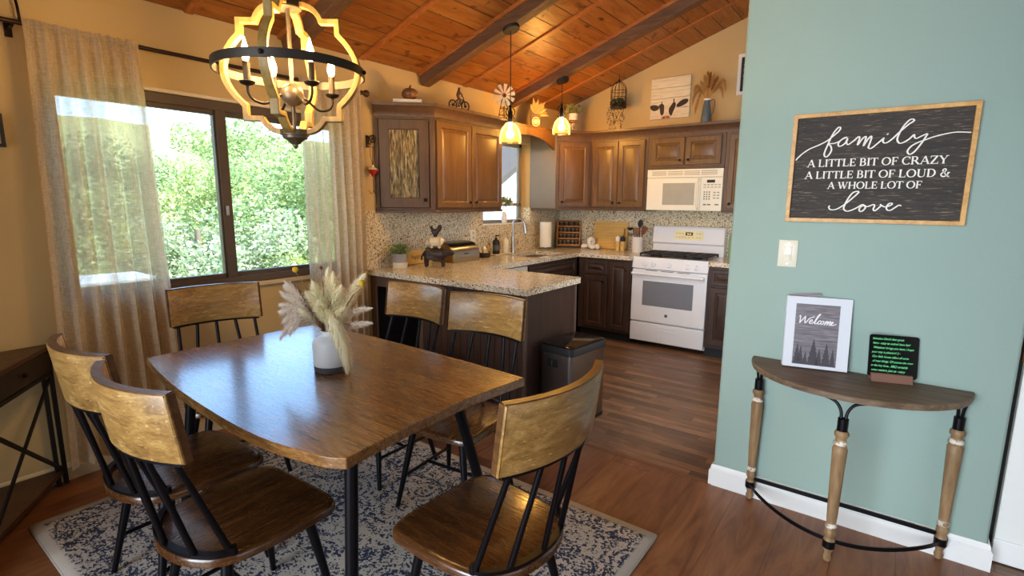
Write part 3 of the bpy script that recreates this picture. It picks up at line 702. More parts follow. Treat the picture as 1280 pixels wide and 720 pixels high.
b = MB(); b.rings([[(x, y, z) for x, z in ((1.545-i, 0.182-i), (1.715+i, 0.182-i), (1.715+i, 0.212+i), (1.545-i, 0.212+i))] for i, y in ((0.006, RYF+0.003), (0.004, RYF-0.004), (0, RYF-0.004), (-0.003, RYF+0.001))]); b.build('recessed_pull', M['enamel'], dw_, smooth=20)
# backguard
b = MB(); b.mesh([(x, y, z) for x in (RX0+0.005, RX1-0.005) for y, z in ((5.19, 0.90), (5.115, 0.90), (5.115, 1.02), (5.095, 1.03), (5.11, 1.185), (5.13, 1.205), (5.19, 1.205))], [tuple(range(7)), tuple(range(7, 14))[::-1]] + [(i, 7+i, 7+(i+1) % 7, (i+1) % 7) for i in range(7)])
bgd = b.build('backguard', M['enamel'], rg, bevel=0.006, smooth=25)
Mb = Matrix.Translation((1.63, 5.1025, 1.115)) @ Matrix.Rotation(math.radians(84.5), 4, 'X')
b = MB(); b.box(-0.135, 0.165, -0.045, 0.05, -0.002, 0.002, Mb); pn = b.build('control_panel', plain('pale_yellow_panel', '#e6dfb2', 0.3), bgd, bevel=0.001)
b = MB(); b.box(-0.02, 0.055, 0.0, 0.033, 0.002, 0.003, Mb); b.build('clock_display', M['blackmatte'], pn)
text_mesh('88:88', 0.02, emit('amber_digits', '#ffc070', 1.2), 'digits', pn, Mb @ Matrix.Translation((0.018, 0.009, 0.0033)))
for i, (u, v_) in enumerate(((-0.11, 0.02), (-0.08, 0.02), (-0.05, 0.02), (-0.11, -0.02), (-0.08, -0.02), (-0.05, -0.02), (-0.02, -0.02), (0.02, -0.02), (0.06, -0.02), (0.10, 0.02), (0.13, 0.02), (0.10, -0.02), (0.13, -0.02))):
    b = MB(); b.box(u-0.009, u+0.009, v_-0.006, v_+0.006, 0.002, 0.0032, Mb); b.build('key', plain('tan_key', '#c9bc8a', 0.4) if not i else bpy.data.materials['tan_key'], pn)
# burners and grates
for (bx, by) in ((1.42, 4.79), (1.42, 4.99), (1.84, 4.79), (1.84, 4.99), (1.63, 4.89)):
    b = MB(); b.lathe([(0.05, 0.9145), (0.05, 0.921), (0.036, 0.923), (0.036, 0.930), (0.004, 0.932)], (bx, by, 0), 20); b.build('burner', M['grate'], rg, smooth=40)
for gx0, gx1 in ((RX0+0.04, 1.505), (1.51, 1.75), (1.755, RX1-0.04)):
    b = MB(); z0_, z1_ = 0.934, 0.948
    for y in (4.69, 4.88, 5.06): b.box(gx0, gx1, y-0.006, y+0.006, z0_, z1_)
    for x in (gx0+0.006, (gx0+gx1)/2, gx1-0.006): b.box(x-0.006, x+0.006, 4.684, 5.066, z0_, z1_)
    for x in (gx0+0.006, gx1-0.006):
        for y in (4.69, 5.06): b.box(x-0.007, x+0.007, y-0.007, y+0.007, 0.9145, z0_)
    xm = (gx0+gx1)/2
    for y in (4.785, 4.97): b.box(gx0, gx1, y-0.004, y+0.004, z0_+0.003, z1_+0.002)
    b.build('grate', M['grate'], rg, bevel=0.002)
# ------------------------------------------------------------------ microwave
mw = thing('microwave', 'cream over-the-range microwave with keypad under the short wall cabinet', 'microwave', (1.63, 5.0, 1.372))
MX0, MX1, MYF = 1.256, 2.007, 4.870
b = MB(); b.box(MX0, MX1, MYF+0.02, YK-0.016, 1.374, 1.78); b.build('body', M['enamel2'], mw, bevel=0.004)
b = MB(); b.box(MX0, MX1, MYF, MYF+0.02, 1.700, 1.78); vg = b.build('vent_grille', M['enamel2'], mw, bevel=0.004)
for j in range(3):
    for i in range(4):
        b = MB(); xa = MX0+0.05+i*0.165; b.box(xa, xa+0.15, MYF-0.0015, MYF+0.002, 1.722+j*0.016, 1.730+j*0.016)
        b.build('slot', plain('shadowed_vent', '#a39d88', 0.6) if not (i or j) else bpy.data.materials['shadowed_vent'], vg)
b = MB(); b.box(MX0, 1.80, MYF, MYF+0.02, 1.374, 1.697); md = b.build('door', M['enamel2'], mw, bevel=0.006)
b = MB(); b.box(1.425, 1.745, MYF-0.002, MYF+0.002, 1.43, 1.645); b.build('window', plain('speckled_microwave_glass', '#a8a596', 0.2), md, bevel=0.002)
b = MB(); b.rings([rect(i, d_, 0.50, 0.29) for i, d_ in ((0, 0.002), (0.0, 0.004), (0.004, 0.004), (0.004, 0.001))], cap0=False, cap1=False); b.b.transform(face_M((1.275, MYF+0.002, 1.385), (0, -1, 0))); b.build('window_surround', M['enamel2'], md)
b = MB(); b.tube(spline([(1.783, MYF, 1.39), (1.783, MYF-0.03, 1.42), (1.783, MYF-0.034, 1.535), (1.783, MYF-0.03, 1.65), (1.783, MYF, 1.68)], 5), 0.009, 10); b.build('handle', M['enamel2'], md, smooth=50)
b = MB(); b.box(1.803, MX1, MYF, MYF+0.02, 1.374, 1.697); cp = b.build('control_panel', M['enamel2'], mw, bevel=0.004)
b = MB(); b.box(1.86, 1.935, MYF-0.002, MYF+0.002, 1.645, 1.672); b.build('display', M['blackmatte'], cp)
kd = plain('dark_key_print', '#5c5a55', 0.5); kl = plain('grey_key_print', '#98958a', 0.5)
keys = [(1.83+i*0.034, 1.62, 0.024, 0.010, kl) for i in range(5)] + [(1.83+i*0.034, 1.598, 0.024, 0.008, kl) for i in range(5)]
keys += [(1.835+i*0.024, 1.55-j*0.022, 0.013, 0.011, kd) for i in range(3) for j in range(4)]
keys += [(1.925+i*0.034, 1.545-j*0.026, 0.024, 0.012, kl) for i in range(2) for j in range(3)] + [(1.835, 1.43, 0.03, 0.012, kd), (1.875, 1.43, 0.03, 0.012, kd), (1.945, 1.43, 0.036, 0.012, kd)]
for (x, z, w_, h_, mt) in keys:
    b = MB(); b.box(x, x+w_, MYF-0.0012, MYF+0.002, z, z+h_); b.build('key', mt, cp)

# ------------------------------------------------------------------ dining table
rug_ = MB(); ns = 28; rx, ry = 1.135, 0.815
v = []; f = []
for i in range(ns+1):
    for j in range(ns+1):
        x = -rx+2*rx*i/ns; y = -ry+2*ry*j/ns
        z = 0.009
        if x > rx-0.12 and y < -ry+0.9: z += 0.009*((x-rx+0.12)/0.12)**2*(1 if y < 0 else 0.5)
        v.append((x, y, z))
for i in range(ns):
    for j in range(ns): f.append((i*(ns+1)+j, (i+1)*(ns+1)+j, (i+1)*(ns+1)+j+1, i*(ns+1)+j+1))
rg_ = thing('area_rug', 'off-white and navy distressed rug under the dining table', 'rug', (1.532, 0.882, 0))
rug_.mesh(v, f); o = rug_.build('pile', M['rug'], rg_, smooth=60, local=True)
so_ = o.modifiers.new('thickness', 'SOLIDIFY'); so_.thickness = 0.008; so_.offset = -1
b = MB()
def edge_pts(pl): return pl
per = [v[i*(ns+1)] for i in range(ns+1)] + [v[ns*(ns+1)+j] for j in range(1, ns+1)] + [v[i*(ns+1)+ns] for i in range(ns-1, -1, -1)] + [v[j] for j in range(ns-1, 0, -1)]
b.tube([(x, y, z-0.003) for x, y, z in per], 0.006, 8, closed=True); b.build('binding', M['rugedge'], rg_, local=True, smooth=60)
tb = thing('dining_table', 'large dark oak dining table with bowed side and slanted black tube legs', 'table', (1.47, 0.86, 0))
near = spline([(0.741, 0.472, 0), (1.15, 0.405, 0), (1.546, 0.372, 0), (1.90, 0.366, 0), (2.143, 0.408, 0), (2.222, 0.445, 0)], 5)
right = [Vector((2.203, 0.70, 0)), Vector((2.20, 1.0, 0)), Vector((2.235, 1.288, 0))]
far = spline([(2.235, 1.288, 0), (1.574, 1.325, 0), (0.775, 1.335, 0)], 6)[1:]
left = [Vector((0.742, 1.1, 0)), Vector((0.737, 0.8, 0))]
ol = [(p.x, p.y) for p in near + right + far + left]
b = MB(); b.prism(ol, 0.724, 0.760); b.build('tabletop', M['tabletop'], tb, bevel=0.003, smooth=25)
for (tx, ty), (fx, fy) in (((2.08, 0.565), (2.12, 0.502)), ((2.08, 1.04), (2.12, 1.248)), ((0.89, 0.60), (0.86, 0.52)), ((0.89, 1.04), (0.86, 1.23))):
    b = MB(); b.cyl((fx, fy, 0.012), (tx, ty, 0.724), 0.021, 0.021, 20); b.cyl((fx, fy, 0.008), (fx, fy, 0.014), 0.023, 0.023, 20); b.build('leg', M['black'], tb, smooth=50)
b = MB(); b.box(2.04, 2.12, 0.53, 1.08, 0.714, 0.724); b.box(0.85, 0.93, 0.56, 1.08, 0.714, 0.724); b.box(0.9, 2.06, 0.79, 0.83, 0.69, 0.724); b.build('support_rail', M['black'], tb, bevel=0.002)

# ------------------------------------------------------------------ chairs: facing local +y
def seat_outline(inset=0.0):
    hw = 0.228-inset; pts = []
    for (x, y) in ((-hw+0.05, 0.214-inset), (-0.1, 0.221-inset), (0.1, 0.221-inset), (hw-0.05, 0.214-inset), (hw-0.012, 0.19-inset), (hw, 0.14-inset), (hw-0.002, 0.0), (hw-0.014, -0.10)): pts.append((x, y, 0))
    for a in range(1, 10):
        t = math.pi*a/10; pts.append(((hw-0.018)*math.cos(t), -0.10-(0.145-inset)*math.sin(t), 0))
    for (x, y) in ((-hw+0.014, -0.10), (-hw+0.002, 0.0), (-hw, 0.14-inset), (-hw+0.012, 0.19-inset)): pts.append((x, y, 0))
    return [(p.x, p.y) for p in spline(pts, 3, True)]
def make_chair(label):
    t = thing('dining_chair', label, 'chair', group='dining chairs around the table')
    b = MB(); lo = []
    for ins, z in ((0.014, 0.424), (0.0, 0.430), (0.0, 0.450), (0.006, 0.458), (0.02, 0.461)): lo.append([(x, y, z) for x, y in seat_outline(ins)])
    b.rings(lo); b.build('seat', M['seat'], t, local=True, smooth=50)
    hoop = []
    for a in range(21):
        th = math.pi*(0.06+0.88*a/20); hoop.append((0.200*math.cos(th), -0.115-0.118*math.sin(th), 0.466))
    b = MB(); b.bar(hoop, (0, 0, 1), 0.011, 0.022)
    for e in (hoop[0], hoop[-1]): b.cyl((e[0], e[1], 0.458), (e[0], e[1], 0.482), 0.012, 0.012, 12)
    b.build('hoop', M['black'], t, local=True, smooth=40)
    def back(u, z):          # u in -1..1
        lean = (z-0.79)/0.2
        return Vector((0.224*u, -0.300 - 0.028*lean + 0.062*u*u, z))
    strip = [back(u/8*0.94, 0.787) for u in range(-8, 9)]
    b = MB(); b.bar(strip, (0, 0, 1), 0.008, 0.022); b.build('back_rail', M['black'], t, local=True, smooth=40)
    for i in range(5):
        th = math.pi*(0.93-0.86*i/4); p0 = Vector((0.200*math.cos(th), -0.115-0.118*math.sin(th), 0.462)); u = -0.84+1.68*i/4
        b = MB(); b.cyl(p0, back(u, 0.788), 0.0095, 0.0085, 12); b.build('spindle', M['black'], t, local=True, smooth=50)
    # curved back panel
    b = MB(); n = 16; loops = []
    for i in range(n+1):
        u = -1+2*i/n; sec = []
        for (dz, off) in ((0.0, -0.013), (0.006, -0.016), (0.19, -0.016), (0.197, -0.012), (0.197, 0.006), (0.19, 0.010), (0.006, 0.010), (0.0, 0.007)):
            p = back(u, 0.791+dz); nrm = Vector((-0.236*0+(-0.124*u/0.236), 1, 0)).normalized(); sec.append(p + nrm*off)
        loops.append(sec)
    b.rings(loops); b.build('backrest', M['backwood'], t, local=True, smooth=40, bevel=0.003)
    b = MB(); cap = []
    top = [back(-1+2*i/n, 0.9885) for i in range(n+1)]
    b.bar(top, (0, 0, 1), 0.004, 0.024); b.build('top_edge', M['backedge'], t, local=True, smooth=40)
    for u0 in (-1, 1):
        b = MB(); side_ = [back(u0, 0.791+dz) + Vector((u0*0.002, -0.003+0.124*0, 0)) for dz in (0.002, 0.1, 0.196)]
        b.bar(side_, (1, 0, 0), 0.004, 0.027); b.build('side_edge', M['backedge'], t, local=True, smooth=40)
    legs = {}
    for sx in (-1, 1):
        for (ty, fy, k_) in ((0.135, 0.195, 'f'), (-0.125, -0.205, 'r')):
            p1 = Vector((sx*0.135, ty, 0.43)); p0 = Vector((sx*0.205, fy, 0.0125)); legs[sx, k_] = (p0, p1)
            b = MB(); b.cyl(p0, p1, 0.0105, 0.018, 14); b.build('leg', M['black'], t, local=True, smooth=50)
    at = lambda q, z: q[0] + (q[1]-q[0])*(z/0.43)
    mids = []
    for sx in (-1, 1):
        a, c = at(legs[sx, 'f'], 0.16), at(legs[sx, 'r'], 0.16); mids.append((a+c)/2)
        b = MB(); b.cyl(a, c, 0.008, 0.008, 10); b.build('stretcher', M['black'], t, local=True, smooth=50)
    b = MB(); b.cyl(mids[0], mids[1], 0.008, 0.008, 10); b.build('stretcher', M['black'], t, local=True, smooth=50)
    return t
RUGZ = 0.010
spots = [(1.742, 0.381, 1.6, 'nearest spindle-back chair on the bowed table side, closest to the camera at lower left'),
         (1.244, 0.399, 1.9, 'spindle-back chair at the far left of the bowed table side, beside the corner console'),
         (2.419, 0.807, 87.0, 'spindle-back chair at the right end of the table, nearest the bare floor'),
         (0.640, 0.880, -104.0, 'spindle-back chair at the head of the table in front of the window'),
         (1.210, 1.393, 179.4, 'spindle-back chair in front of the open black niche of the peninsula'),
         (1.776, 1.372, 185.7, 'spindle-back chair in front of the beadboard, near the trash can')]
ch0 = None
for (x, y, a, lab) in spots:
    if ch0 is None: ch0 = c = make_chair(lab)
    else: c = copy_tree(ch0); c['label'] = lab
    c.location = (x, y, 0.0); c.rotation_euler = (0, 0, math.radians(a))

# ------------------------------------------------------------------ vase and dried bouquet on the table
VX, VY = 1.535, 0.878; VR, VH = 1.38, 1.18
vs = thing('vase', 'small white bottle vase with dark base on the dining table', 'vase', (VX, VY, 0.760))
b = MB(); b.lathe([(r*VR, 0.76+(z-0.76)*VH) for r, z in ((0.050, 0.783), (0.052, 0.79), (0.052, 0.862), (0.047, 0.875), (0.030, 0.886), (0.027, 0.893), (0.027, 0.905), (0.023, 0.905), (0.023, 0.885), (0.002, 0.88))], (VX, VY, 0), 32); b.build('body', plain('pale_grey_ceramic', '#c9cdd0', 0.45, var=0.02), vs, smooth=40)
b = MB(); b.lathe([(r*VR, 0.76+(z-0.76)*VH) for r, z in ((0.047, 0.7605), (0.050, 0.763), (0.0515, 0.783), (0.001, 0.783))], (VX, VY, 0), 32); b.build('base_band', plain('charcoal_ceramic', '#3f3c40', 0.55), vs, smooth=40)
bq = thing('dried_bouquet', 'dried pampas and grass bouquet standing in the white vase on the table', 'bouquet', (VX, VY, 0.84))
def fluffy(name, c):
    k = N(name); cc_ = k.mix(k.noise(k.coord(), 40, 3), lin(c), tuple(min(1, x*1.12) for x in lin(c)[:3])+(1,)); df = k.n('ShaderNodeBsdfDiffuse'); tl = k.n('ShaderNodeBsdfTranslucent'); mx = k.n('ShaderNodeMixShader'); mx.inputs[0].default_value = 0.5
    k.l(cc_, df.inputs[0]); k.l(cc_, tl.inputs[0]); k.l(df.outputs[0], mx.inputs[1]); k.l(tl.outputs[0], mx.inputs[2]); k.l(mx.outputs[0], k.out.inputs[0]); return k.m
cream = fluffy('cream_pampas', '#fdf3dc'); brownp = plain('brown_dried_grass', '#8a5a34', 0.9, var=0.12, scale=40); whitep = fluffy('bleached_grass', '#f0e9df')
stemm = plain('dry_stem', '#8d7a52', 0.8); yel = plain('yellow_billy_ball', '#d2a81e', 0.9, scale=60, bump=0.6)
def plume(parent, name, pts, mt, width, fib=260, flen=0.05, droop=0.4, start=0.35, stem=True, seed=0, th=0.0009):
    fib = int(fib*3.3); th = th*0.95; width = width*2.1; flen = flen*0.8
    r = random.Random(seed); path = spline(pts, 8); b = MB(); n_ = len(path)
    if stem: b.tube(path, [0.0016]*n_, 5)
    for i in range(fib):
        s_ = start + (1-start)*r.random(); k_ = min(n_-2, int(s_*(n_-1))); p = path[k_].lerp(path[k_+1], s_*(n_-1)-k_); d = (path[k_+1]-path[k_]).normalized()
        tt = (s_-start)/(1-start); wd = width*math.sin(math.pi*min(1, 0.12+0.9*tt))**0.7
        rd = Vector((r.gauss(0,1), r.gauss(0,1), r.gauss(0,1))); rd = (rd - d*rd.dot(d)).normalized()
        q = p + d*flen*r.uniform(0.5, 1.0) + rd*wd*r.uniform(0.3, 1.0) - Vector((0,0,1))*droop*flen*r.random()
        mid = p.lerp(q, 0.5) + rd*wd*0.18
        sd = rd.cross(d).normalized()*th*r.uniform(0.7, 1.6)
        b.mesh([p-sd, p+sd, mid+sd, mid-sd, q], [(0,1,2,3), (3,2,4)])
    return b.build(name, mt, parent, smooth=0, recalc=False)
e_ = Vector((0.805, 0.593, 0)); nw = Vector((-0.59, 0.80, 0)); up = Vector((0, 0, 1)); O = Vector((VX, VY, 0.915)); BS = 1.12
def bp(*l): return [O + e_*a*BS + nw*c*BS + up*z*BS for a, c, z in l]
plume(bq, 'pampas_plume', bp((0,0,-.03), (-.01,0,.05), (-.025,-.02,.13), (-.04,-.03,.19)), cream, 0.022, 420, 0.04, seed=1)
plume(bq, 'pampas_plume', bp((0,0,-.03), (.01,0,.06), (.02,0,.15), (.022,0,.215)), cream, 0.024, 460, 0.04, seed=2)
plume(bq, 'pampas_plume', bp((.005,0,-.03), (.03,.01,.05), (.075,.02,.14), (.12,.03,.21)), cream, 0.022, 420, 0.04, seed=3)
plume(bq, 'pampas_plume', bp((.005,-.01,-.03), (.02,-.03,.06), (.045,-.05,.05), (.07,-.055,-.04), (.075,-.055,-.09)), cream, 0.018, 420, 0.05, droop=1.2, start=0.3, seed=4)
plume(bq, 'pampas_plume', bp((.0,-.01,-.03), (.01,-.03,.08), (.03,-.05,.07), (.045,-.055,-.01)), cream, 0.02, 360, 0.045, droop=1.0, start=0.3, seed=14)
plume(bq, 'pampas_plume', bp((0,0,-.03), (-.005,.01,.07), (-.005,.015,.16), (-.002,.015,.23)), cream, 0.02, 360, 0.04, seed=5)
for i, (a, z, z2) in enumerate(((-.15, .15, .16), (-.165, .115, .10), (-.14, .18, .20), (-.13, .10, .05), (-.155, .07, .01), (-.12, .19, .22))):
    plume(bq, 'grass_spray', bp((0,0,-.03), (-.03,0,.04), (a*.7,-.01*i,z*.8), (a,-.012*i,z2*0.9)), whitep, 0.016, 200, 0.035, droop=0.7, start=0.35, seed=20+i, th=0.0007)
for i, (a, c, z, w_) in enumerate(((-.06, -.03, .15, .02), (.05, -.02, .17, .02), (-.015, -.05, .12, .022), (.06, -.04, .10, .02), (-.08, -.03, .09, .018))):
    plume(bq, 'pampas_plume', bp((0,0,-.03), (a*.25,c*.4,z*.35), (a*.7,c*.8,z*.8), (a,c,z)), cream, w_, 340, 0.04, seed=30+i)
for i, (a, z, z2) in enumerate(((-.16, .13, .13), (-.15, .10, .075), (-.145, .165, .18), (-.12, .08, .035))):
    plume(bq, 'grass_spray', bp((0,-.01,-.03), (-.03,-.01,.04), (a*.7,-.02-.01*i,z*.8), (a*.95,-.03-.012*i,z2*0.9)), whitep, 0.015, 200, 0.035, droop=0.7, start=0.3, seed=130+i, th=0.0007)
for i, (a, z) in enumerate(((.15, .10), (.15, .045))):
    plume(bq, 'grass_spray', bp((0,0,-.03), (.03,0,.03), (.09,-.01,z*.85), (a,-.01,z)), whitep, 0.013, 240, 0.025, start=0.4, seed=40+i, th=0.001)
plume(bq, 'brown_seed_head', bp((0,0,-.03), (-.02,-.02,.03), (-.06,-.03,.10), (-.105,-.03,.185)), brownp, 0.011, 380, 0.02, start=0.25, seed=50, th=0.0016)
plume(bq, 'brown_seed_head', bp((0,0,-.03), (-.01,0,.08), (-.022,.01,.21), (-.024,.01,.245)), brownp, 0.005, 120, 0.012, start=0.85, seed=51, th=0.0016)
for (a, c, z) in ((-.135, .05, .225), (.128, -.01, .185)):
    b = MB(); b.tube(bp((0,0,-.03), (a*.4, c*.4, z*.5), (a, c, z)), 0.0012, 5); s_ = b.build('ball_stem', stemm, bq)
    b = MB(); b.ball(O + e_*a*BS + nw*c*BS + up*(z*BS+.008), 0.0125, 10); b.build('ball_flower', yel, s_, smooth=60)
b = MB(); b.tube(bp((0,-.01,-.03), (.05,-.02,.07), (.10,-.02,.155)), 0.0014, 5); b.build('dark_twig', plain('dark_twig', '#3c2a20', 0.8), bq)

# ------------------------------------------------------------------ chandelier
HX, HY, HZ = 1.50, 0.795, 1.935
ch = thing('chandelier', 'gold wood quatrefoil orb chandelier with four lit candle bulbs above the table', 'chandelier', (HX, HY, HZ))
H0 = Vector((HX, HY, HZ)); E1 = Vector((0.53, 0.848, 0)); A1 = Vector((-0.848, 0.53, 0))    # right / away as seen from the dining side
def hdir(deg): t = math.radians(deg); return E1*math.cos(t) + A1*math.sin(t)
def arc(p0, p1, bulge, n=10):
    p0 = Vector((p0[0], p0[1], 0)); p1 = Vector((p1[0], p1[1], 0)); mid = (p0+p1)/2; d = p1-p0; nn = Vector((d.y, -d.x, 0)).normalized(); out = []
    for i in range(n+1):
        t = i/n; q = p0.lerp(p1, t) + nn*bulge*4*t*(1-t); out.append((q.x, q.y))
    return out
half = arc((0.045, 0.230), (0.120, 0.173), -0.016, 6) + [(0.178, 0.173), (0.178, 0.127)] + arc((0.180, 0.125), (0.174, -0.125), -0.070, 16)[1:] + [(0.173, -0.172), (0.116, -0.172)] + arc((0.116, -0.172), (0.035, -0.221), -0.014, 6)[1:]
for k_ in range(4):
    d_ = hdir(-19 + 90*k_); tang = Vector((-d_.y, d_.x, 0))
    b = MB(); b.bar([H0 + d_*r + Vector((0, 0, z)) for r, z in half], tang, 0.030, 0.019); b.build('frame_arm', M['goldwood'], ch, smooth=25, bevel=0.002)
b = MB(); pts = [H0 + hdir(i*5)*0.262 for i in range(72)]
lo = [[p + Vector((0, 0, z)) + (p-H0).normalized()*o_ for o_, z in ((-0.003, -0.015), (0.003, -0.015), (0.003, 0.015), (-0.003, 0.015))] for p in pts]; lo.append(lo[0])
b.rings(lo, cap0=False, cap1=False); bmesh.ops.remove_doubles(b.b, verts=b.b.verts, dist=1e-5); b.build('ring', M['grain_ring'], ch, smooth=30)
for k_ in range(4):
    d_ = hdir(-19+90*k_); b = MB(); b.cyl(H0 + d_*0.25, H0 + d_*0.262, 0.005, 0.005, 8); b.ball(H0 + d_*0.269, 0.008, 8); b.build('bolt', M['iron'], ch, smooth=50)
b = MB(); b.lathe([(0.012, -0.252), (0.052, -0.252), (0.052, -0.272), (0.046, -0.274), (0.044, -0.283), (0.030, -0.290), (0.018, -0.302), (0.010, -0.306), (0.010, -0.312), (0.004, -0.320), (0.001, -0.322)], H0 + Vector((0, 0, 0.040)), 24); b.build('finial', M['pewter'], ch, smooth=40)
b = MB(); b.lathe([(0.050, 0.262), (0.050, 0.300), (0.040, 0.315), (0.012, 0.325), (0.012, 0.262)], H0 - Vector((0, 0, 0.042)), 24, caps=False); b.build('top_cap', M['iron'], ch, smooth=40)
b = MB(); b.lathe([(0.0485, 0.258), (0.0485, 0.264), (0.002, 0.264)], H0 - Vector((0, 0, 0.042)), 24); b.build('cap_plate', M['pewter'], ch)
b = MB(); b.cyl(H0 + Vector((0,0,-0.22)), H0 + Vector((0,0,0.25)), 0.0075, 0.0075, 12); b.build('stem', M['pewter'], ch, smooth=50)
b = MB(); b.ball(H0 + Vector((0,0,-0.085)), 0.042, 14); b.build('center_ball', M['pewter'], ch, smooth=60)
b = MB(); zc = ceil_z(HX); nlk = int((zc-0.05-(HZ+0.278))/0.034)
for i in range(nlk):
    z = HZ+0.293+i*0.034; pp = []
    for j in range(14):
        t = 2*math.pi*j/14; a_, h_ = 0.009*math.cos(t), 0.021*math.sin(t); pp.append((HX+(a_ if i % 2 else 0), HY+(0 if i % 2 else a_), z+h_))
    b.tube(pp, 0.0028, 6, closed=True)
b.build('chain', M['iron'], ch, smooth=50)
b = MB(); b.lathe([(0.065, zc-0.04), (0.065, zc+0.02), (0.02, zc+0.02), (0.02, zc-0.055), (0.055, zc-0.05)], (HX, HY, 0), 24, caps=False); b.build('canopy', M['iron'], ch, smooth=40)
for k_ in range(4):
    d_ = hdir(-65.5+90*k_); q = lambda r, z: H0 + d_*r + Vector((0, 0, z))
    b = MB(); b.tube(spline([q(0.03, -0.085), q(0.06, -0.10), q(0.10, -0.128), (q(0.14, -0.122)), q(0.158, -0.10), q(0.16, -0.072)], 5), 0.0048, 8); am = b.build('arm', M['iron'], ch, smooth=50)
    b = MB(); b.lathe([(0.006, -0.076), (0.022, -0.070), (0.027, -0.062), (0.025, -0.060), (0.002, -0.060)], q(0.16, 0), 18); b.build('drip_cup', M['iron'], am, smooth=50)
    b = MB(); b.lathe([(0.0115, -0.061), (0.0115, 0.006), (0.002, 0.006)], q(0.16, 0), 16); b.build('candle_sleeve', M['candle'], am, smooth=50)
    b = MB(); b.lathe([(0.006, 0.006), (0.010, 0.016), (0.0135, 0.032), (0.011, 0.050), (0.006, 0.066), (0.002, 0.082), (0.0005, 0.086)], q(0.16, 0), 14); b.build('bulb', M['bulb'], am, smooth=60)
# ------------------------------------------------------------------ pendants
def pendant(label, x, y, zb, size):
    t = thing('pendant_lamp', label, 'pendant lamp', (x, y, zb), group='glass bell pendants hung from the beams')
    zt = ceil_z(x) - 0.116; s = size
    b = MB(); ax = Vector((0, 0, 1)).rotation_difference(SN).to_matrix().to_4x4(); b.lathe([(0.06, -0.022), (0.064, -0.016), (0.064, 0.0), (0.002, 0.0)], M=Matrix.Translation((x, y, zt+0.0)) @ ax, n=24); b.build('canopy', M['blackmatte'], t, smooth=40)
    b = MB(); b.cyl((x, y, zb+0.285*s), (x, y, zt-0.015), 0.0035, 0.0035, 8); b.build('cord', plain('dark_cord', '#2a1812', 0.6) if 'dark_cord' not in bpy.data.materials else bpy.data.materials['dark_cord'], t, smooth=50)
    b = MB(); b.lathe([(0.016, 0.155*s), (0.018, 0.19*s), (0.018, 0.235*s), (0.010, 0.25*s), (0.008, 0.287*s), (0.001, 0.29*s)], (x, y, zb), 16); b.build('socket', M['knob'], t, smooth=40)
    b = MB(); pr = [(0.086, 0.0), (0.088, 0.006), (0.086, 0.04), (0.080, 0.075), (0.066, 0.112), (0.045, 0.140), (0.032, 0.152)]
    b.lathe([(r*s, z*s) for r, z in pr], (x, y, zb), 32, caps=False); b.build('glass_shade', M['amber'], t, smooth=60)
    b = MB(); pr = [(0.030, 0.152), (0.040, 0.160), (0.040, 0.168), (0.026, 0.178), (0.034, 0.188), (0.034, 0.194), (0.022, 0.203), (0.036, 0.222), (0.040, 0.238), (0.034, 0.256), (0.016, 0.270), (0.010, 0.285)]
    b.lathe([(r*s, z*s) for r, z in pr], (x, y, zb), 28, caps=False); b.build('glass_neck', M['clear'], t, smooth=60)
    b = MB(); b.ball((x, y, zb+0.062*s), 0.031*s, 12); b.lathe([(0.016*s, 0.085*s), (0.013*s, 0.12*s), (0.013*s, 0.155*s)], (x, y, zb), 14, caps=False); b.build('bulb', M['pbulb'], t, smooth=60)
pendant('amber glass bell pendant hanging nearer, in front of the white windmill', 0.95, 2.91, 1.895, 0.95)
pendant('amber glass bell pendant hanging farther back over the sink corner', 0.645, 4.155, 2.105, 1.0)

# ------------------------------------------------------------------ curtains and rod
def curtain(label, ya, yb, yb0, yb1, zt, zb, waves, seed):
    r = random.Random(seed); t = thing('curtain', label, 'curtain', (0.09, (ya+yb)/2, zb)); nu, nz = 150, 26; v = []; f = []
    ph = [r.uniform(0, 6.28) for _ in range(4)]
    for j in range(nz+1):
        tz = j/nz; z = zt + (zb-zt)*tz
        for i in range(nu+1):
            u = i/nu; y = (ya + (yb-ya)*u)*(1-tz) + (yb0 + (yb1-yb0)*u)*tz
            big = math.sin(u*waves*6.283 + ph[0] + 0.5*math.sin(u*5+ph[1])) * (0.012 + 0.030*min(1, tz*2.2))
            sm = math.sin(u*waves*2.7*6.283 + ph[2])*0.006*max(0, 1-tz*5) + math.sin(u*waves*1.9*6.283+ph[3])*0.006*tz
            gx = 0.115 + big + sm
            if tz < 0.035: gx = 0.09 + 0.019*(1 if True else 0) + sm*0.6
            v.append((gx, y + 0.006*math.sin(u*waves*12.5+ph[1])*tz, z + (0.004*math.sin(u*70+ph[0]) if j == 0 else 0)))
    for j in range(nz):
        for i in range(nu): f.append((j*(nu+1)+i, j*(nu+1)+i+1, (j+1)*(nu+1)+i+1, (j+1)*(nu+1)+i))
    b = MB(); b.mesh(v, f); b.build('panel', M['sheer'], t, smooth=80)
    b = MB(); b.mesh([(x+0.0015, y, z) for x, y, z in v[(nu+1)*nz-0:(nu+1)*(nz+1)]] + [(x+0.0015, y, z-0.03) for x, y, z in v[(nu+1)*nz:(nu+1)*(nz+1)]], [(i, i+1, nu+2+i, nu+1+i) for i in range(nu)]); b.build('hem', M['sheer'], t, smooth=80)
curtain('sheer linen curtain on the left side of the large window', 0.343, 0.797, 0.29, 0.875, 2.262, 0.13, 6.5, 3)
curtain('sheer linen curtain on the right side of the large window, beside the hooks', 1.70, 2.195, 1.72, 2.165, 2.262, 0.13, 6.5, 9)
rd = thing('curtain_rod', 'dark bronze curtain rod with ball finial above the large window', 'curtain rod', (0.09, 1.24, 2.24))
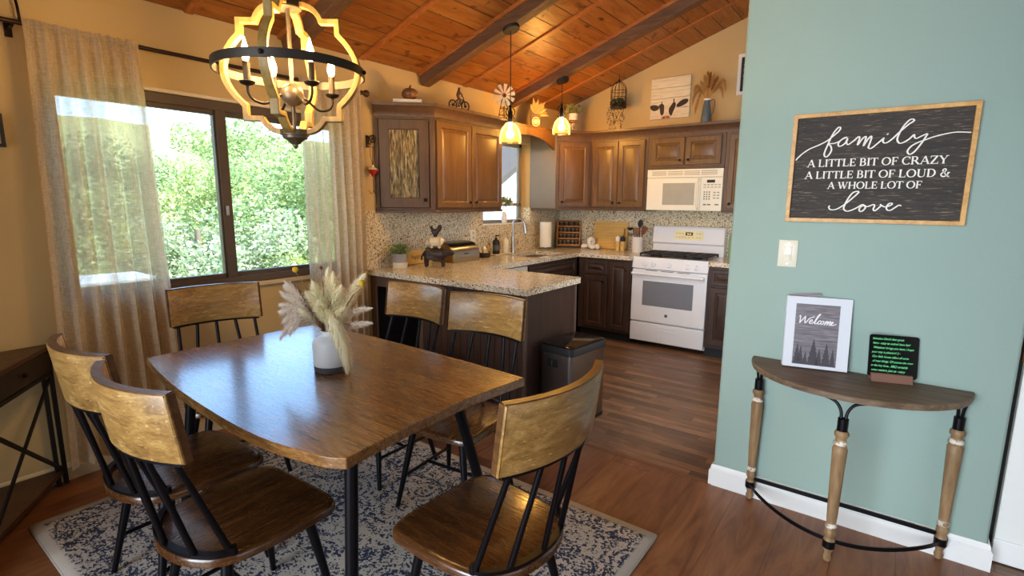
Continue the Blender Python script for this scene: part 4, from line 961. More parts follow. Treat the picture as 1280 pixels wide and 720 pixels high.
b = MB(); b.cyl((0.09, -0.25, 2.243), (0.09, 2.225, 2.243), 0.011, 0.011, 14); b.build('pole', plain('bronze_rod', '#3a2a20', 0.4, 0.6), rd, smooth=50)
b = MB(); b.ball((0.09, 2.262, 2.243), 0.026, 12); b.cyl((0.09, 2.22, 2.243), (0.09, 2.242, 2.243), 0.016, 0.013, 14); b.build('finial', plain('bronze_finial', '#4a2f20', 0.4, 0.5), rd, smooth=60)
for y in (0.315, 2.21):
    b = MB(); b.box(0.001, 0.006, y-0.014, y+0.014, 2.19, 2.26); b.tube([(0.004, y, 2.225), (0.07, y, 2.225), (0.09, y, 2.229)], 0.006, 8); b.build('bracket', M['knob'], rd, bevel=0.001)
# dark metal rod rising from the curtain rod at the left edge
b = MB(); b.tube(spline([(0.03, 0.355, 2.262), (0.035, 0.352, 2.32), (0.03, 0.345, 2.40), (0.03, 0.34, 2.50)], 5), 0.006, 8); b.build('ceiling_strut', M['knob'], rd, smooth=50)
# ------------------------------------------------------------------ small black picture at the left edge
pf = thing('picture_frame', 'black framed picture on the tan wall at the far left edge', 'picture', (0.01, 0.15, 1.77))
b = MB(); bb_ = face_M((0.002, 0.02, 1.693), (1, 0, 0)); b.rings([rect(i, d_, 0.228, 0.150) for i, d_ in ((0, 0), (0, 0.018), (0.014, 0.018), (0.014, 0.008))], cap1=False); b.b.transform(bb_); b.build('frame', M['blackmatte'], pf)
b = MB(); b.box(0.014, 0.214, -0.009, -0.004, 0.014, 0.136, bb_); b.build('print', plain('beige_print', '#cdbb96', 0.6), pf)
# ------------------------------------------------------------------ corner console
cc = thing('corner_console', 'dark corner console table with X-braced metal sides, left of the curtain', 'console table', (0.3, -0.1, 0))
wt = wood('brown_console_top', '#2e1c12', '#452a19', '#5a3a24', (2, 2, 12), 3, 0.4)
P3 = [(0.022, 0.312), (0.022, -0.55), (0.80, -0.55), (0.80, -0.215)]
b = MB(); b.prism(P3, 0.718, 0.742); b.build('top', wt, cc, bevel=0.003)
dk = plain('dark_console_metal', '#1d1816', 0.5, 0.4)
A_, B_ = Vector((0.040, 0.282, 0)), Vector((0.785, -0.225, 0)); fd = (B_-A_).normalized()
b = MB(); b.bar([A_ + Vector((0, 0, 0.665)), B_ + Vector((0, 0, 0.665))], (0, 0, 1), 0.105, 0.016); dr = b.build('drawer', plain('dark_drawer_front', '#241c18', 0.45), cc)
b = MB(); fo = A_.lerp(B_, 0.3) + Vector((-fd.y, fd.x, 0))*-0.0 + Vector((0.012, 0.018, 0.67)); b.ball(fo, 0.011, 8); b.build('knob', M['knob'], dr, smooth=60)
for (x, y) in ((0.040, 0.282), (0.040, -0.53), (0.785, -0.225), (0.785, -0.53), (0.052, 0.250)):
    b = MB(); b.box(x-0.009, x+0.009, y-0.009, y+0.009, 0.001, 0.718); b.build('leg', dk, cc)
b = MB(); b.bar([A_ + Vector((0, 0, 0.598)), B_ + Vector((0, 0, 0.598))], (0, 0, 1), 0.018, 0.014); b.build('front_rail', dk, cc)
for z0_, z1_ in ((0.575, 0.09), (0.09, 0.575)):
    b = MB(); b.bar([A_ + fd*0.02 + Vector((0, 0, z0_)), A_ + fd*0.62 + Vector((0, 0, z1_))], fd.cross(Vector((0, 0, 1))), 0.008, 0.018); b.build('brace', dk, cc)
b = MB(); b.prism([(0.03, 0.29), (0.03, -0.545), (0.79, -0.545), (0.79, -0.225)], 0.060, 0.082); b.build('shelf', wt, cc, bevel=0.002)

# ------------------------------------------------------------------ half-moon console on the sage wall
co = thing('half_moon_console', 'weathered half-moon console table with three turned legs against the sage wall', 'console table', (3.29, GY-0.15, 0))
ww = wood('weathered_console_wood', '#4e3d2e', '#6e5946', '#8d7760', (1.4, 14, 14), 3, 0.55, worn='#b3a38c', wornamt=0.66)
k = N('turned_leg_wood'); v = k.coord((12, 12, 2)); g_ = k.noise(v, 3, 5, 0.6); c = k.ramp(g_, [(0.3, '#6d5438'), (0.5, '#8a6e4c'), (0.72, '#a38662')]); pz = k.sep(k.coord())[2]
ring_ = k.ramp(pz, [(0.150, 0.0), (0.158, 1.0), (0.172, 1.0), (0.178, 0.0), (0.515, 0.0), (0.52, 1.0), (0.532, 1.0), (0.537, 0.0)])
c = k.mix(k.math('MULTIPLY', ring_, k.ramp(k.noise(k.coord(), 40, 3), [(0.42, 0.0), (0.52, 1.0)])), c, '#ddd6c8'); k.col(c); k.set(rough=0.55); k.bump(g_, 0.12, 0.004); lw = k.m
cx_, ax_, by_ = 3.290, 0.408, 0.355; KY = GY - 0.004
def halfmoon(da=0, db=0): return [(cx_+(ax_+da)*math.cos(math.pi*(1+i/40)), KY+(by_+db)*math.sin(math.pi*(1+i/40))) for i in range(41)]
b = MB(); lo = [[(x, y, z) for x, y in halfmoon(i, i)] for i, z in ((-0.012, 0.700), (-0.004, 0.702), (-0.004, 0.713), (0.0, 0.714), (0.0, 0.724), (-0.004, 0.728))]
b.rings(lo); b.build('top', ww, co, smooth=35)
LEGS = [(2.925, 2.272), (3.290, 1.975), (3.662, 2.272)]
for (lx, ly) in LEGS:
    pr = [(0.004, 0.002), (0.013, 0.006), (0.017, 0.022), (0.012, 0.040), (0.015, 0.050), (0.021, 0.062), (0.021, 0.10), (0.015, 0.108), (0.017, 0.118), (0.022, 0.128), (0.020, 0.145), (0.016, 0.15), (0.021, 0.158), (0.021, 0.166), (0.017, 0.172),
          (0.019, 0.20), (0.026, 0.47), (0.027, 0.50), (0.021, 0.510), (0.026, 0.518), (0.026, 0.524), (0.019, 0.532), (0.019, 0.545), (0.026, 0.555), (0.026, 0.566), (0.020, 0.575), (0.002, 0.577)]
    b = MB(); b.lathe(pr, (lx, ly, 0), 20); lg = b.build('leg', lw, co, smooth=45)
    b = MB(); b.lathe([(0.0215, 0.066), (0.023, 0.066), (0.023, 0.098), (0.0215, 0.098)], (lx, ly, 0), 20, caps=False); b.build('metal_band', M['black'], lg, smooth=40)
    b = MB(); b.cyl((lx, ly, 0.572), (lx, ly, 0.625), 0.019, 0.019, 18); b.build('collar', M['black'], lg, smooth=40)
    b = MB()
    if ly < 2.1:
        for s_ in (-1, 1): b.tube(spline([(lx+s_*0.008, ly, 0.62), (lx+s_*0.012, ly+0.01, 0.652), (lx+s_*0.035, ly+0.02, 0.683), (lx+s_*0.085, ly+0.03, 0.695), (lx+s_*0.13, ly+0.04, 0.697)], 5), 0.006, 8)
    else:
        for s_ in (-1, 1): b.tube(spline([(lx+s_*0.006, ly, 0.62), (lx+s_*0.009, ly-0.005, 0.66), (lx+s_*0.018, ly-0.012, 0.702)], 4), 0.006, 8)
    b.build('bracket', M['black'], lg, smooth=50)
b = MB(); pts = [(LEGS[0][0]+(LEGS[2][0]-LEGS[0][0])*i/24, 0, 0.082) for i in range(25)]
pts = [(x, 2.262-0.262*math.sin(math.pi*i/24)**0.8, z) for i, (x, y, z) in enumerate(pts)]
b.bar(pts, (0, 0, 1), 0.016, 0.005); b.build('curved_stretcher', M['black'], co, smooth=40)
b = MB(); b.bar([(2.93, 2.284, 0.105), (3.66, 2.284, 0.105)], (0, 0, 1), 0.018, 0.006); b.build('rear_stretcher', M['black'], co)
# binder
bn = thing('binder', 'white ring binder with a grey Welcome cover leaning on the wall on the console', 'binder', (3.15, 2.24, 0.728), math.radians(11))
Mbn = Matrix.Translation((3.028, 2.198, 0.7348)) @ Matrix.Rotation(math.radians(13), 4, 'Z') @ Matrix.Rotation(math.radians(-7), 4, 'X')
BW, BH = 0.25, 0.318; wv = plain('white_vinyl', '#dfe5ee', 0.3, var=0.01)
b = MB(); b.box(0.0, BW, 0, 0.003, 0, BH, Mbn); fc = b.build('front_cover', wv, bn, bevel=0.001)
b = MB(); b.box(0.0, BW, 0.047, 0.05, 0, BH, Mbn); b.build('back_cover', wv, bn, bevel=0.001)
b = MB(); b.box(-0.003, 0.0, 0, 0.05, 0, BH, Mbn); b.build('spine', wv, bn, bevel=0.001)
b = MB(); b.box(0.012, BW-0.02, 0.006, 0.034, 0.012, BH-0.022, Mbn); b.build('pages', plain('paper_stack', '#d5d0cc', 0.8), bn)
b = MB(); b.mesh([(0.005, 0.02, BH-0.01), (0.13, 0.02, BH+0.012), (0.13, 0.034, BH+0.020), (0.005, 0.034, BH+0.004), (0.005, 0.02, BH-0.012), (0.13, 0.02, BH+0.009), (0.13, 0.034, BH+0.017), (0.005, 0.034, BH+0.002)], [(0,1,2,3), (7,6,5,4), (0,4,5,1), (1,5,6,2), (2,6,7,3), (3,7,4,0)], Mbn); b.build('loose_folder', plain('mauve_folder', '#a79aa4', 0.6), bn)
k = N('grey_wood_print'); v = k.coord((3, 30, 30)); gg = k.noise(v, 4, 5, 0.6); pz = k.sep(k.coord((1, 1, 1)))
c = k.ramp(gg, [(0.3, '#5f5a61'), (0.6, '#8a858c'), (0.8, '#a5a0a8')]); ln = k.math('FRACT', k.math('MULTIPLY', pz[2], 38.0)); c = k.mix(k.ramp(ln, [(0.90, 0.0), (0.97, 0.7)]), c, '#4a454c'); k.col(c); k.set(rough=0.35); M['greyprint'] = k.m
b = MB(); b.box(0.035, 0.205, -0.0012, 0.0, 0.014, 0.286, Mbn); cv = b.build('cover_print', M['greyprint'], bn)
tm = plain('dark_tree_print', '#47434c', 0.5); r = random.Random(3); b = MB()
for (tx, th, tw) in ((0.052, 0.095, 0.034), (0.066, 0.085, 0.03), (0.085, 0.06, 0.022), (0.115, 0.118, 0.05), (0.138, 0.075, 0.03), (0.165, 0.105, 0.04), (0.19, 0.08, 0.026)):
    n_ = 5; pts_ = [(tx, th)]
    for i in range(1, n_+1):
        pts_ += [(min(0.204, tx+tw/2*i/n_), th*(1-i/n_)+0.003), (min(0.203, tx+tw/2*i/n_*0.72), th*(1-i/n_))]
    lp = [(max(0.036, 2*tx-x), z) for x, z in pts_[1:]][::-1]; pl_ = lp + pts_
    base = 0.016; b.mesh([(x, -0.0016, base+z) for x, z in pl_] + [(tx, -0.0016, base)], [(i, i+1, len(pl_)) for i in range(len(pl_)-1)], Mbn)
b.build('tree_print', tm, cv, smooth=0, recalc=False)
wtx = plain('white_lettering', '#eceaf0', 0.6, var=0.0)
def stroke_mesh(lines, wdt, Mx, name, mt, parent, thk=0.0006, k_=5):
    b = MB()
    for ln in lines:
        pts = [p for p in spline([(p[0], p[1], 0) for p in ln], k_)]; ws = []
        for i, p in enumerate(pts):
            d_ = (pts[min(i+1, len(pts)-1)] - pts[max(i-1, 0)]); an = abs(d_.y)/(d_.length+1e-9); ws.append(wdt*(0.72+0.5*an))
        L_ = []
        for i, p in enumerate(pts):
            d_ = (pts[min(i+1, len(pts)-1)] - pts[max(i-1, 0)]).normalized(); nn = Vector((-d_.y, d_.x, 0))*ws[i]/2; L_.append((p-nn, p+nn))
        v = []; f = []
        for i, (a, c) in enumerate(L_): v += [(a.x, -thk-i*2e-6, a.y), (c.x, -thk-i*2e-6, c.y)]
        for i in range(len(L_)-1): f.append((2*i, 2*i+2, 2*i+3, 2*i+1))
        b.mesh(v, f, Mx)
        for e in (L_[0], L_[-1]):
            m_ = (e[0]+e[1])/2; rr_ = (e[0]-e[1]).length/2; b.mesh([(m_.x+rr_*math.cos(t*0.785), -thk*1.02, m_.y+rr_*math.sin(t*0.785)) for t in range(8)], [tuple(range(8))], Mx)
    return b.build(name, mt, parent, smooth=0, recalc=False)
# cover word, crop pixels -> cover units
wl_ = [[(254,236),(262,232),(258,296)], [(258,296),(308,232)], [(308,232),(306,296),(345,250),(372,238),(386,230)],
       [(345,285),(365,276),(372,262),(360,262),(346,282),(354,297),(376,290),(405,262)], [(392,290),(420,235),(440,206),(432,206),(410,240),(392,282),(400,297),(420,286)],
       [(448,268),(440,262),(424,278),(426,296),(444,290)], [(468,264),(452,276),(452,296),(470,288),(476,268),(466,264)], [(482,298),(496,264)], [(484,294),(508,264),(512,268),(504,296)], [(506,292),(530,264),(534,268),(524,294),(534,298),(548,288)],
       [(542,286),(556,276),(556,266),(546,270),(540,290),(552,298),(585,284)]]
def cv_uv(x, y): return ((x-218)/(610-218)*0.168+0.036, 0.286-(y-118)/(682-118)*0.272)
stroke_mesh([[cv_uv(*p) for p in l] for l in wl_], 0.0036, Mbn @ Matrix.Translation((0, -0.0012, 0)), 'lettering', wtx, cv)
# green handwriting board in a wooden foot
cb_ = thing('message_board', 'small black board with green handwriting in a wooden base on the console', 'sign', (3.42, 2.24, 0.728), math.radians(15))
Mcb = Matrix.Translation((3.345, 2.222, 0.729)) @ Matrix.Rotation(math.radians(17), 4, 'Z')
Mtl = Mcb @ Matrix.Translation((0, 0, 0.018)) @ Matrix.Rotation(math.radians(-9), 4, 'X')
def rrect(w_, h_, r_, n_=5): return [(cxx+r_*math.cos(a), cyy+r_*math.sin(a)) for (cxx, cyy, a0) in ((w_-r_, h_-r_, 0), (r_, h_-r_, 90), (r_, r_, 180), (w_-r_, r_, 270)) for a in [math.radians(a0+90*i/n_) for i in range(n_+1)]]
sw, sh_ = 0.175, 0.175
b = MB(); rp = rrect(sw, sh_, 0.010); b.rings([[(x, y, z) for x, z in rp] for y in (0.0, 0.006)]); bd = b.build('board', plain('black_acrylic', '#0b0f10', 0.15), cb_, smooth=30)
b = MB(); b.mesh([(x, y, z) for x in (0.012, 0.158) for y, z in ((-0.022, 0), (0.03, 0), (0.03, 0.016), (0.012, 0.034), (-0.008, 0.034))], [tuple(range(5)), tuple(range(5, 10))[::-1]] + [(i, 5+i, 5+(i+1) % 5, (i+1) % 5) for i in range(5)], Mcb)
for vtx in bd.data.vertices: pass
bd.data.transform(world_of(cb_)); bd.data.transform(Mtl); bd.data.transform(world_of(cb_).inverted())
ft = b.build('wooden_foot', plain('reddish_wood', '#7d5a4a', 0.5, var=0.08), cb_, bevel=0.002)
grn = plain('green_marker_ink', '#74e89a', 0.5, var=0.0)
lines = ['Salvation David dear guest', 'here - cozy to online! have fun!', 'Whatever brings you here, I hope', 'your stay is pleasant! :) -', 'Our little house offers all sorts', 'of neat things. Of course the view', 'in the key lime... BBQ certainly', 'what matters. Just us - enjoy']
for i, tx in enumerate(lines):
    Mt = Mtl @ Matrix.Translation((0.010+0.002*(i % 3), -0.0008, 0.155-i*0.0188)) @ Matrix.Rotation(math.radians(90), 4, 'X') @ Matrix.Diagonal((0.86, 1, 1, 1))
    text_mesh(tx, 0.0128, grn, 'handwriting', bd, Mt, shear=0.35, extrude=0.0001, offset=0.0001, align='LEFT', sp=0.95)
text_mesh('KIDDIE HANDWRITTEN NOTES', 0.0062, M['blackmatte'], 'foot_lettering', ft, Mcb @ Matrix.Translation((0.085, -0.0165, 0.012)) @ Matrix.Rotation(math.radians(68), 4, 'X'), extrude=0.0002)
# light switch
sw_ = thing('light_switch', 'white rocker light switch plate below the family sign', 'light switch', (2.99, GY, 1.233))
b = MB(); b.rings([rect(i, d_, 0.078, 0.122) for i, d_ in ((0, 0), (0, 0.004), (0.003, 0.006))]); b.b.transform(face_M((2.951, GY-0.0005, 1.172), (0, -1, 0))); b.build('plate', M['enamel2'], sw_)
b = MB(); b.rings([rect(i, d_, 0.034, 0.068) for i, d_ in ((0, 0), (0, 0.003), (0.002, 0.004))]); b.b.transform(face_M((2.973, GY-0.006, 1.199), (0, -1, 0))); b.build('rocker', M['enamel2'], sw_)
b = MB(); b.box(2.978, 3.002, GY-0.0125, GY-0.0095, 1.208, 1.228); b.build('toggle', plain('beige_toggle', '#cfc8b2', 0.4), sw_)
for z in (1.186, 1.28):
    b = MB(); b.cyl((2.990, GY-0.006, z), (2.990, GY-0.0075, z), 0.0028, 0.0028, 8); b.build('screw', M['steel'], sw_)

# ------------------------------------------------------------------ family sign
fs = thing('family_sign', 'dark wooden family sign with white lettering in an oak frame on the sage wall', 'sign', (3.278, GY, 1.611))
X0, X1, Z0, Z1 = 2.968, 3.590, 1.380, 1.842
b = MB(); b.rings([[(x, y, z) for x, z in ((X0+i, Z0+i), (X1-i, Z0+i), (X1-i, Z1-i), (X0+i, Z1-i))] for i, y in ((0, GY-0.002), (0, GY-0.026), (0.001, GY-0.027), (0.016, GY-0.027), (0.017, GY-0.026), (0.017, GY-0.012))], cap1=False)
b.build('frame', wood('golden_oak_frame', '#a67428', '#c89444', '#dcae62', (8, 8, 8), 3, 0.4), fs, smooth=20)
k = N('charred_board'); v = k.coord((2.0, 10, 26)); n1 = k.noise(v, 4, 5, 0.65); n2 = k.noise(v, 9, 4, 0.7)
c = k.mix(k.ramp(n1, [(0.35, 0.0), (0.65, 1.0)]), '#26211e', '#3a332e'); c = k.mix(k.ramp(n2, [(0.58, 0.0), (0.68, 0.9)]), c, '#8a7860'); k.col(c); k.set(rough=0.7); M['charred'] = k.m
b = MB(); b.box(X0+0.016, X1-0.016, GY-0.014, GY-0.006, Z0+0.016, Z1-0.016); bo = b.build('board', M['charred'], fs)
letw = plain('white_paint_lettering', '#e9e7e0', 0.6, var=0.0)
Fs = [[(2.989,1.65),(3.008,1.672),(3.037,1.694),(3.071,1.709),(3.099,1.724),(3.12,1.742),(3.141,1.763),(3.146,1.776),(3.139,1.779),(3.127,1.764),(3.115,1.739),(3.104,1.704),(3.096,1.675),(3.098,1.662),(3.106,1.659),(3.116,1.671),(3.121,1.687),(3.117,1.703),(3.108,1.713),(3.128,1.714),(3.145,1.72),(3.163,1.734),(3.173,1.736),(3.155,1.728),(3.144,1.713),(3.147,1.701),(3.158,1.703),(3.169,1.714),(3.176,1.732),(3.173,1.715),(3.179,1.706),(3.19,1.713),(3.203,1.725),(3.214,1.736),(3.218,1.729),(3.213,1.702),(3.227,1.725),(3.237,1.735),(3.24,1.729),(3.234,1.697),(3.246,1.721),(3.256,1.735),(3.259,1.728),(3.254,1.702),(3.252,1.69),(3.261,1.686),(3.278,1.701),(3.301,1.725)],
 [(3.301,1.725),(3.299,1.712),(3.306,1.705),(3.317,1.709),(3.332,1.723),(3.35,1.745),(3.377,1.773),(3.392,1.785),(3.388,1.792),(3.376,1.788),(3.359,1.763),(3.348,1.733),(3.346,1.715),(3.354,1.702),(3.367,1.704),(3.384,1.716),(3.398,1.732),(3.4,1.723),(3.407,1.717),(3.42,1.724),(3.438,1.733)],
 [(3.44,1.731),(3.425,1.698),(3.408,1.669),(3.395,1.657),(3.387,1.66),(3.384,1.671),(3.394,1.688),(3.415,1.702),(3.438,1.711),(3.461,1.72),(3.497,1.729),(3.529,1.733),(3.569,1.729)], [(3.311,1.7385),(3.313,1.7405)]]
Ls = [[(3.135,1.45),(3.134,1.442),(3.143,1.434),(3.163,1.437),(3.187,1.454),(3.213,1.48),(3.233,1.503),(3.236,1.51),(3.227,1.512),(3.213,1.503),(3.199,1.477),(3.19,1.45),(3.19,1.437),(3.201,1.429),(3.217,1.433),(3.236,1.444),(3.251,1.456),(3.259,1.456),(3.248,1.446),(3.245,1.435),(3.251,1.428),(3.26,1.434),(3.266,1.445),(3.261,1.454),(3.271,1.449),(3.282,1.453),(3.293,1.458),(3.297,1.452),(3.294,1.439),(3.299,1.432),(3.309,1.441),(3.319,1.454),(3.315,1.459),(3.33,1.449),(3.343,1.451),(3.355,1.459),(3.353,1.464),(3.345,1.462),(3.338,1.449),(3.341,1.437),(3.352,1.435),(3.366,1.446),(3.378,1.456),(3.385,1.454)]]
Msg = Matrix.Translation((0, GY-0.0142, 0))
stroke_mesh(Fs, 0.005, Msg, 'lettering_family', letw, bo); stroke_mesh(Ls, 0.005, Msg, 'lettering_love', letw, bo)
# roman capitals drawn as strokes: (points, width) ; T thick, t thin
T_, t_ = 0.21, 0.095
def ell(cx, cy, rx, ry, a0, a1, n_=18): return [(cx+rx*math.cos(math.radians(a0+(a1-a0)*i/n_)), cy+ry*math.sin(math.radians(a0+(a1-a0)*i/n_))) for i in range(n_+1)]
def sf(x, y, w_=0.26): return ([(x-w_/2, y), (x+w_/2, y)], t_*0.9, t_*0.9)
G = {
 'A': (0.86, [([(0.10,0.03),(0.43,0.98)], t_, t_), ([(0.42,1.0),(0.74,0.03)], T_, T_), ([(0.22,0.34),(0.62,0.34)], t_, t_), sf(0.10,0.035), sf(0.75,0.035)]),
 'L': (0.68, [([(0.17,0),(0.17,1)], T_, T_), ([(0.1,0.035),(0.62,0.035)], t_, t_), ([(0.60,0.0),(0.62,0.26)], t_, t_*0.6), sf(0.17,0.965), sf(0.17,0.035)]),
 'I': (0.36, [([(0.18,0),(0.18,1)], T_, T_), sf(0.18,0.965), sf(0.18,0.035)]),
 'T': (0.72, [([(0.36,0),(0.36,1)], T_, T_), ([(0.03,0.96),(0.69,0.96)], t_, t_), ([(0.04,1.0),(0.03,0.74)], t_, t_*0.6), ([(0.68,1.0),(0.69,0.74)], t_, t_*0.6), sf(0.36,0.035)]),
 'E': (0.68, [([(0.17,0),(0.17,1)], T_, T_), ([(0.06,0.035),(0.60,0.035)], t_, t_), ([(0.06,0.965),(0.58,0.965)], t_, t_), ([(0.17,0.51),(0.46,0.51)], t_, t_), ([(0.59,0),(0.62,0.26)], t_, t_*0.6), ([(0.57,1),(0.58,0.76)], t_, t_*0.6), ([(0.46,0.62),(0.46,0.40)], t_, t_)]),
 'F': (0.64, [([(0.17,0),(0.17,1)], T_, T_), ([(0.06,0.965),(0.58,0.965)], t_, t_), ([(0.17,0.49),(0.46,0.49)], t_, t_), ([(0.57,1),(0.58,0.74)], t_, t_*0.6), ([(0.46,0.60),(0.46,0.38)], t_, t_), sf(0.17,0.035)]),
 'B': (0.72, [([(0.17,0),(0.17,1)], T_, T_), ([(0.06,0.965),(0.36,0.965)], t_, t_), ([(0.06,0.035),(0.38,0.035)], t_, t_), ([(0.17,0.52),(0.38,0.52)], t_, t_), (ell(0.36,0.745,0.18,0.22,90,-90), t_, T_), (ell(0.38,0.28,0.22,0.245,90,-90), t_, T_)]),
 'O': (0.92, [(ell(0.46,0.5,0.36,0.475,90,450,40), t_, T_)]),
 'C': (0.80, [(ell(0.46,0.5,0.36,0.475,42,318,34), t_, T_), ([(0.72,0.98),(0.73,0.70)], t_, t_*0.7)]),
 'D': (0.84, [([(0.17,0),(0.17,1)], T_, T_), ([(0.06,0.965),(0.38,0.965)], t_, t_), ([(0.06,0.035),(0.38,0.035)], t_, t_), (ell(0.36,0.5,0.36,0.465,90,-90,24), t_, T_)]),
 'R': (0.82, [([(0.17,0),(0.17,1)], T_, T_), ([(0.06,0.965),(0.38,0.965)], t_, t_), ([(0.17,0.48),(0.38,0.48)], t_, t_), (ell(0.37,0.722,0.2,0.243,90,-90), t_, T_), ([(0.40,0.48),(0.72,0.02)], T_, T_), sf(0.17,0.035), ([(0.66,0.035),(0.84,0.035)], t_, t_)]),
 'Z': (0.74, [([(0.07,0.965),(0.66,0.965)], t_, t_), ([(0.60,0.96),(0.12,0.04)], T_, T_), ([(0.07,0.035),(0.68,0.035)], t_, t_), ([(0.67,0),(0.70,0.28)], t_, t_*0.6), ([(0.08,1),(0.06,0.74)], t_, t_*0.6)]),
 'Y': (0.80, [([(0.12,0.97),(0.42,0.46)], T_, T_), ([(0.70,0.97),(0.44,0.48)], t_, t_), ([(0.42,0.5),(0.42,0)], T_, T_), sf(0.12,0.965), sf(0.70,0.965), sf(0.42,0.035)]),
 'U': (0.86, [([(0.17,0.97),(0.17,0.34)] + ell(0.43,0.30,0.26,0.28,180,270,8), T_, T_*0.7), (ell(0.43,0.30,0.27,0.28,270,360,8) + [(0.70,0.97)], t_, t_), sf(0.17,0.965), sf(0.70,0.965,0.22)]),
 'W': (1.16, [([(0.14,0.97),(0.38,0.02)], T_, T_), ([(0.38,0.02),(0.62,0.97)], t_, t_), ([(0.54,0.97),(0.80,0.02)], T_, T_), ([(0.80,0.02),(1.04,0.97)], t_, t_), sf(0.13,0.965), sf(0.58,0.965), sf(1.04,0.965,0.2)]),
 'H': (0.90, [([(0.17,0),(0.17,1)], T_, T_), ([(0.73,0),(0.73,1)], T_, T_), ([(0.17,0.51),(0.73,0.51)], t_, t_), sf(0.17,0.965), sf(0.17,0.035), sf(0.73,0.965), sf(0.73,0.035)]),
 '&': (0.92, [([(0.82,0.06),(0.66,0.06),(0.30,0.62),(0.24,0.80),(0.34,0.96),(0.48,0.92),(0.50,0.76),(0.36,0.56),(0.16,0.40),(0.12,0.22),(0.24,0.04),(0.44,0.04),(0.62,0.20),(0.74,0.50)], T_*0.8, T_*0.8), ([(0.62,0.52),(0.86,0.52)], t_, t_)]),
}
def roman(txt, x0, x1, zb, zt, name):
    adv = sum(G[c][0] if c != ' ' else 0.30 for c in txt); sx = (x1-x0)/adv; h_ = zt-zb; b = MB(); x = x0
    for c in txt:
        if c == ' ': x += 0.30*sx; continue
        w_, st = G[c]; lift = 0.0001*0
        for q, (pts, wa, wb) in enumerate(st):
            pp = [Vector((x+px*sx, zb+py*h_, 0)) for px, py in pts]
            if c == '&': pp = spline(pp, 3)
            v = []; f = []
            for i, p in enumerate(pp):
                d_ = (pp[min(i+1, len(pp)-1)] - pp[max(i-1, 0)]).normalized(); nn = Vector((-d_.y, d_.x, 0))
                if len(pp) > 8 and c in 'OCDBR' : wd = wa+(wb-wa)*abs(d_.y)**1.5
                else: wd = wa+(wb-wa)*i/max(1, len(pp)-1)
                wd *= h_*0.86; a, e = p-nn*wd/2, p+nn*wd/2; yy = -0.0007-0.00002*q; v += [(a.x, yy, a.y), (e.x, yy, e.y)]
            for i in range(len(pp)-1): f.append((2*i, 2*i+2, 2*i+3, 2*i+1))
            b.mesh(v, f, Msg)
        x += w_*sx
    return b.build(name, letw, bo, smooth=0, recalc=False)
roman('A LITTLE BIT OF CRAZY', 3.035, 3.514, 1.617, 1.648, 'lettering'); roman('A LITTLE BIT OF LOUD &', 3.030, 3.527, 1.567, 1.598, 'lettering'); roman('A WHOLE LOT OF', 3.120, 3.444, 1.523, 1.552, 'lettering')
# ------------------------------------------------------------------ trash can
tc_ = thing('trash_can', 'stainless steel step trash can with black lid beside the peninsula', 'trash can', (1.712, 2.612, 0), math.radians(-1))
Mt = Matrix.Translation((1.712, 2.612, 0)) @ Matrix.Rotation(math.radians(-6), 4, 'Z')
def rr2(w_, h_, r_): return [(x-w_/2, y-h_/2) for x, y in rrect(w_, h_, r_)]
b = MB(); b.rings([[(x, y, z) for x, y in rr2(0.262, 0.40, 0.035)] for z in (0.022, 0.49)], Mt); b.build('body', M['steeldk'], tc_, smooth=40)
b = MB(); b.rings([[(x, y, z) for x, y in rr2(0.268, 0.406, 0.037)] for z in (0.001, 0.024)], Mt); b.build('base', M['blackmatte'], tc_, smooth=40)
b = MB(); b.rings([[(x, y, z) for x, y in rr2(0.272-i*2, 0.410-i*2, 0.038)] for i, z in ((0, 0.49), (0, 0.532), (0.003, 0.537), (0.008, 0.538))], Mt); ld = b.build('lid_rim', M['blackmatte'], tc_, smooth=40)
b = MB(); b.rings([[(x, y, z) for x, y in rr2(0.25-i*2, 0.385-i*2, 0.03)] for i, z in ((0, 0.536), (0, 0.546), (0.006, 0.550))], Mt); b.build('lid', plain('dark_mirror_lid', '#4a4644', 0.12, 0.9, 0.02), tc_, smooth=40)
b = MB(); b.box(-0.06, 0.02, -0.204, -0.198, 0.40, 0.45, Mt); hd = b.build('handle_recess', M['blackmatte'], tc_)
b = MB(); b.box(-0.028, -0.022, -0.206, -0.203, 0.402, 0.448, Mt); b.build('handle_divider', M['steel'], hd)
for x in (-0.085, 0.06):
    b = MB(); b.cyl(Mt @ Vector((x, -0.199, 0.475)), Mt @ Vector((x, -0.203, 0.475)), 0.005, 0.005, 8); b.build('rivet', M['steel'], tc_)

# ------------------------------------------------------------------ wall hook and bobber
hk = thing('wall_hook', 'dark valve-wheel wall hook between the right curtain and the glass cabinet', 'hook', (0.02, 2.325, 1.93))
b = MB(); b.box(0.001, 0.010, 2.312, 2.340, 1.862, 1.952); b.tube(spline([(0.01, 2.326, 1.90), (0.035, 2.326, 1.885), (0.045, 2.326, 1.895), (0.045, 2.326, 1.912)], 4), 0.005, 8); b.build('plate', M['iron'], hk, bevel=0.002)
for yy in (2.352,):
    b = MB(); cc_ = Vector((0.034, yy, 1.928)); ax1 = Vector((0.25, 0.97, 0)).normalized()
    b.tube([cc_ + ax1*0.026*math.cos(t*math.pi/9) + Vector((0, 0, 0.026*math.sin(t*math.pi/9))) for t in range(18)], 0.0045, 7, closed=True)
    for t in range(3): b.tube([cc_ + ax1*0.026*math.cos(t*math.pi/3) + Vector((0, 0, 0.026*math.sin(t*math.pi/3))), cc_ - ax1*0.026*math.cos(t*math.pi/3) - Vector((0, 0, 0.026*math.sin(t*math.pi/3)))], 0.003, 6)
    b.tube([(0.01, 2.33, 1.928), cc_], 0.004, 6); b.build('valve_wheel', M['iron'], hk, smooth=50)
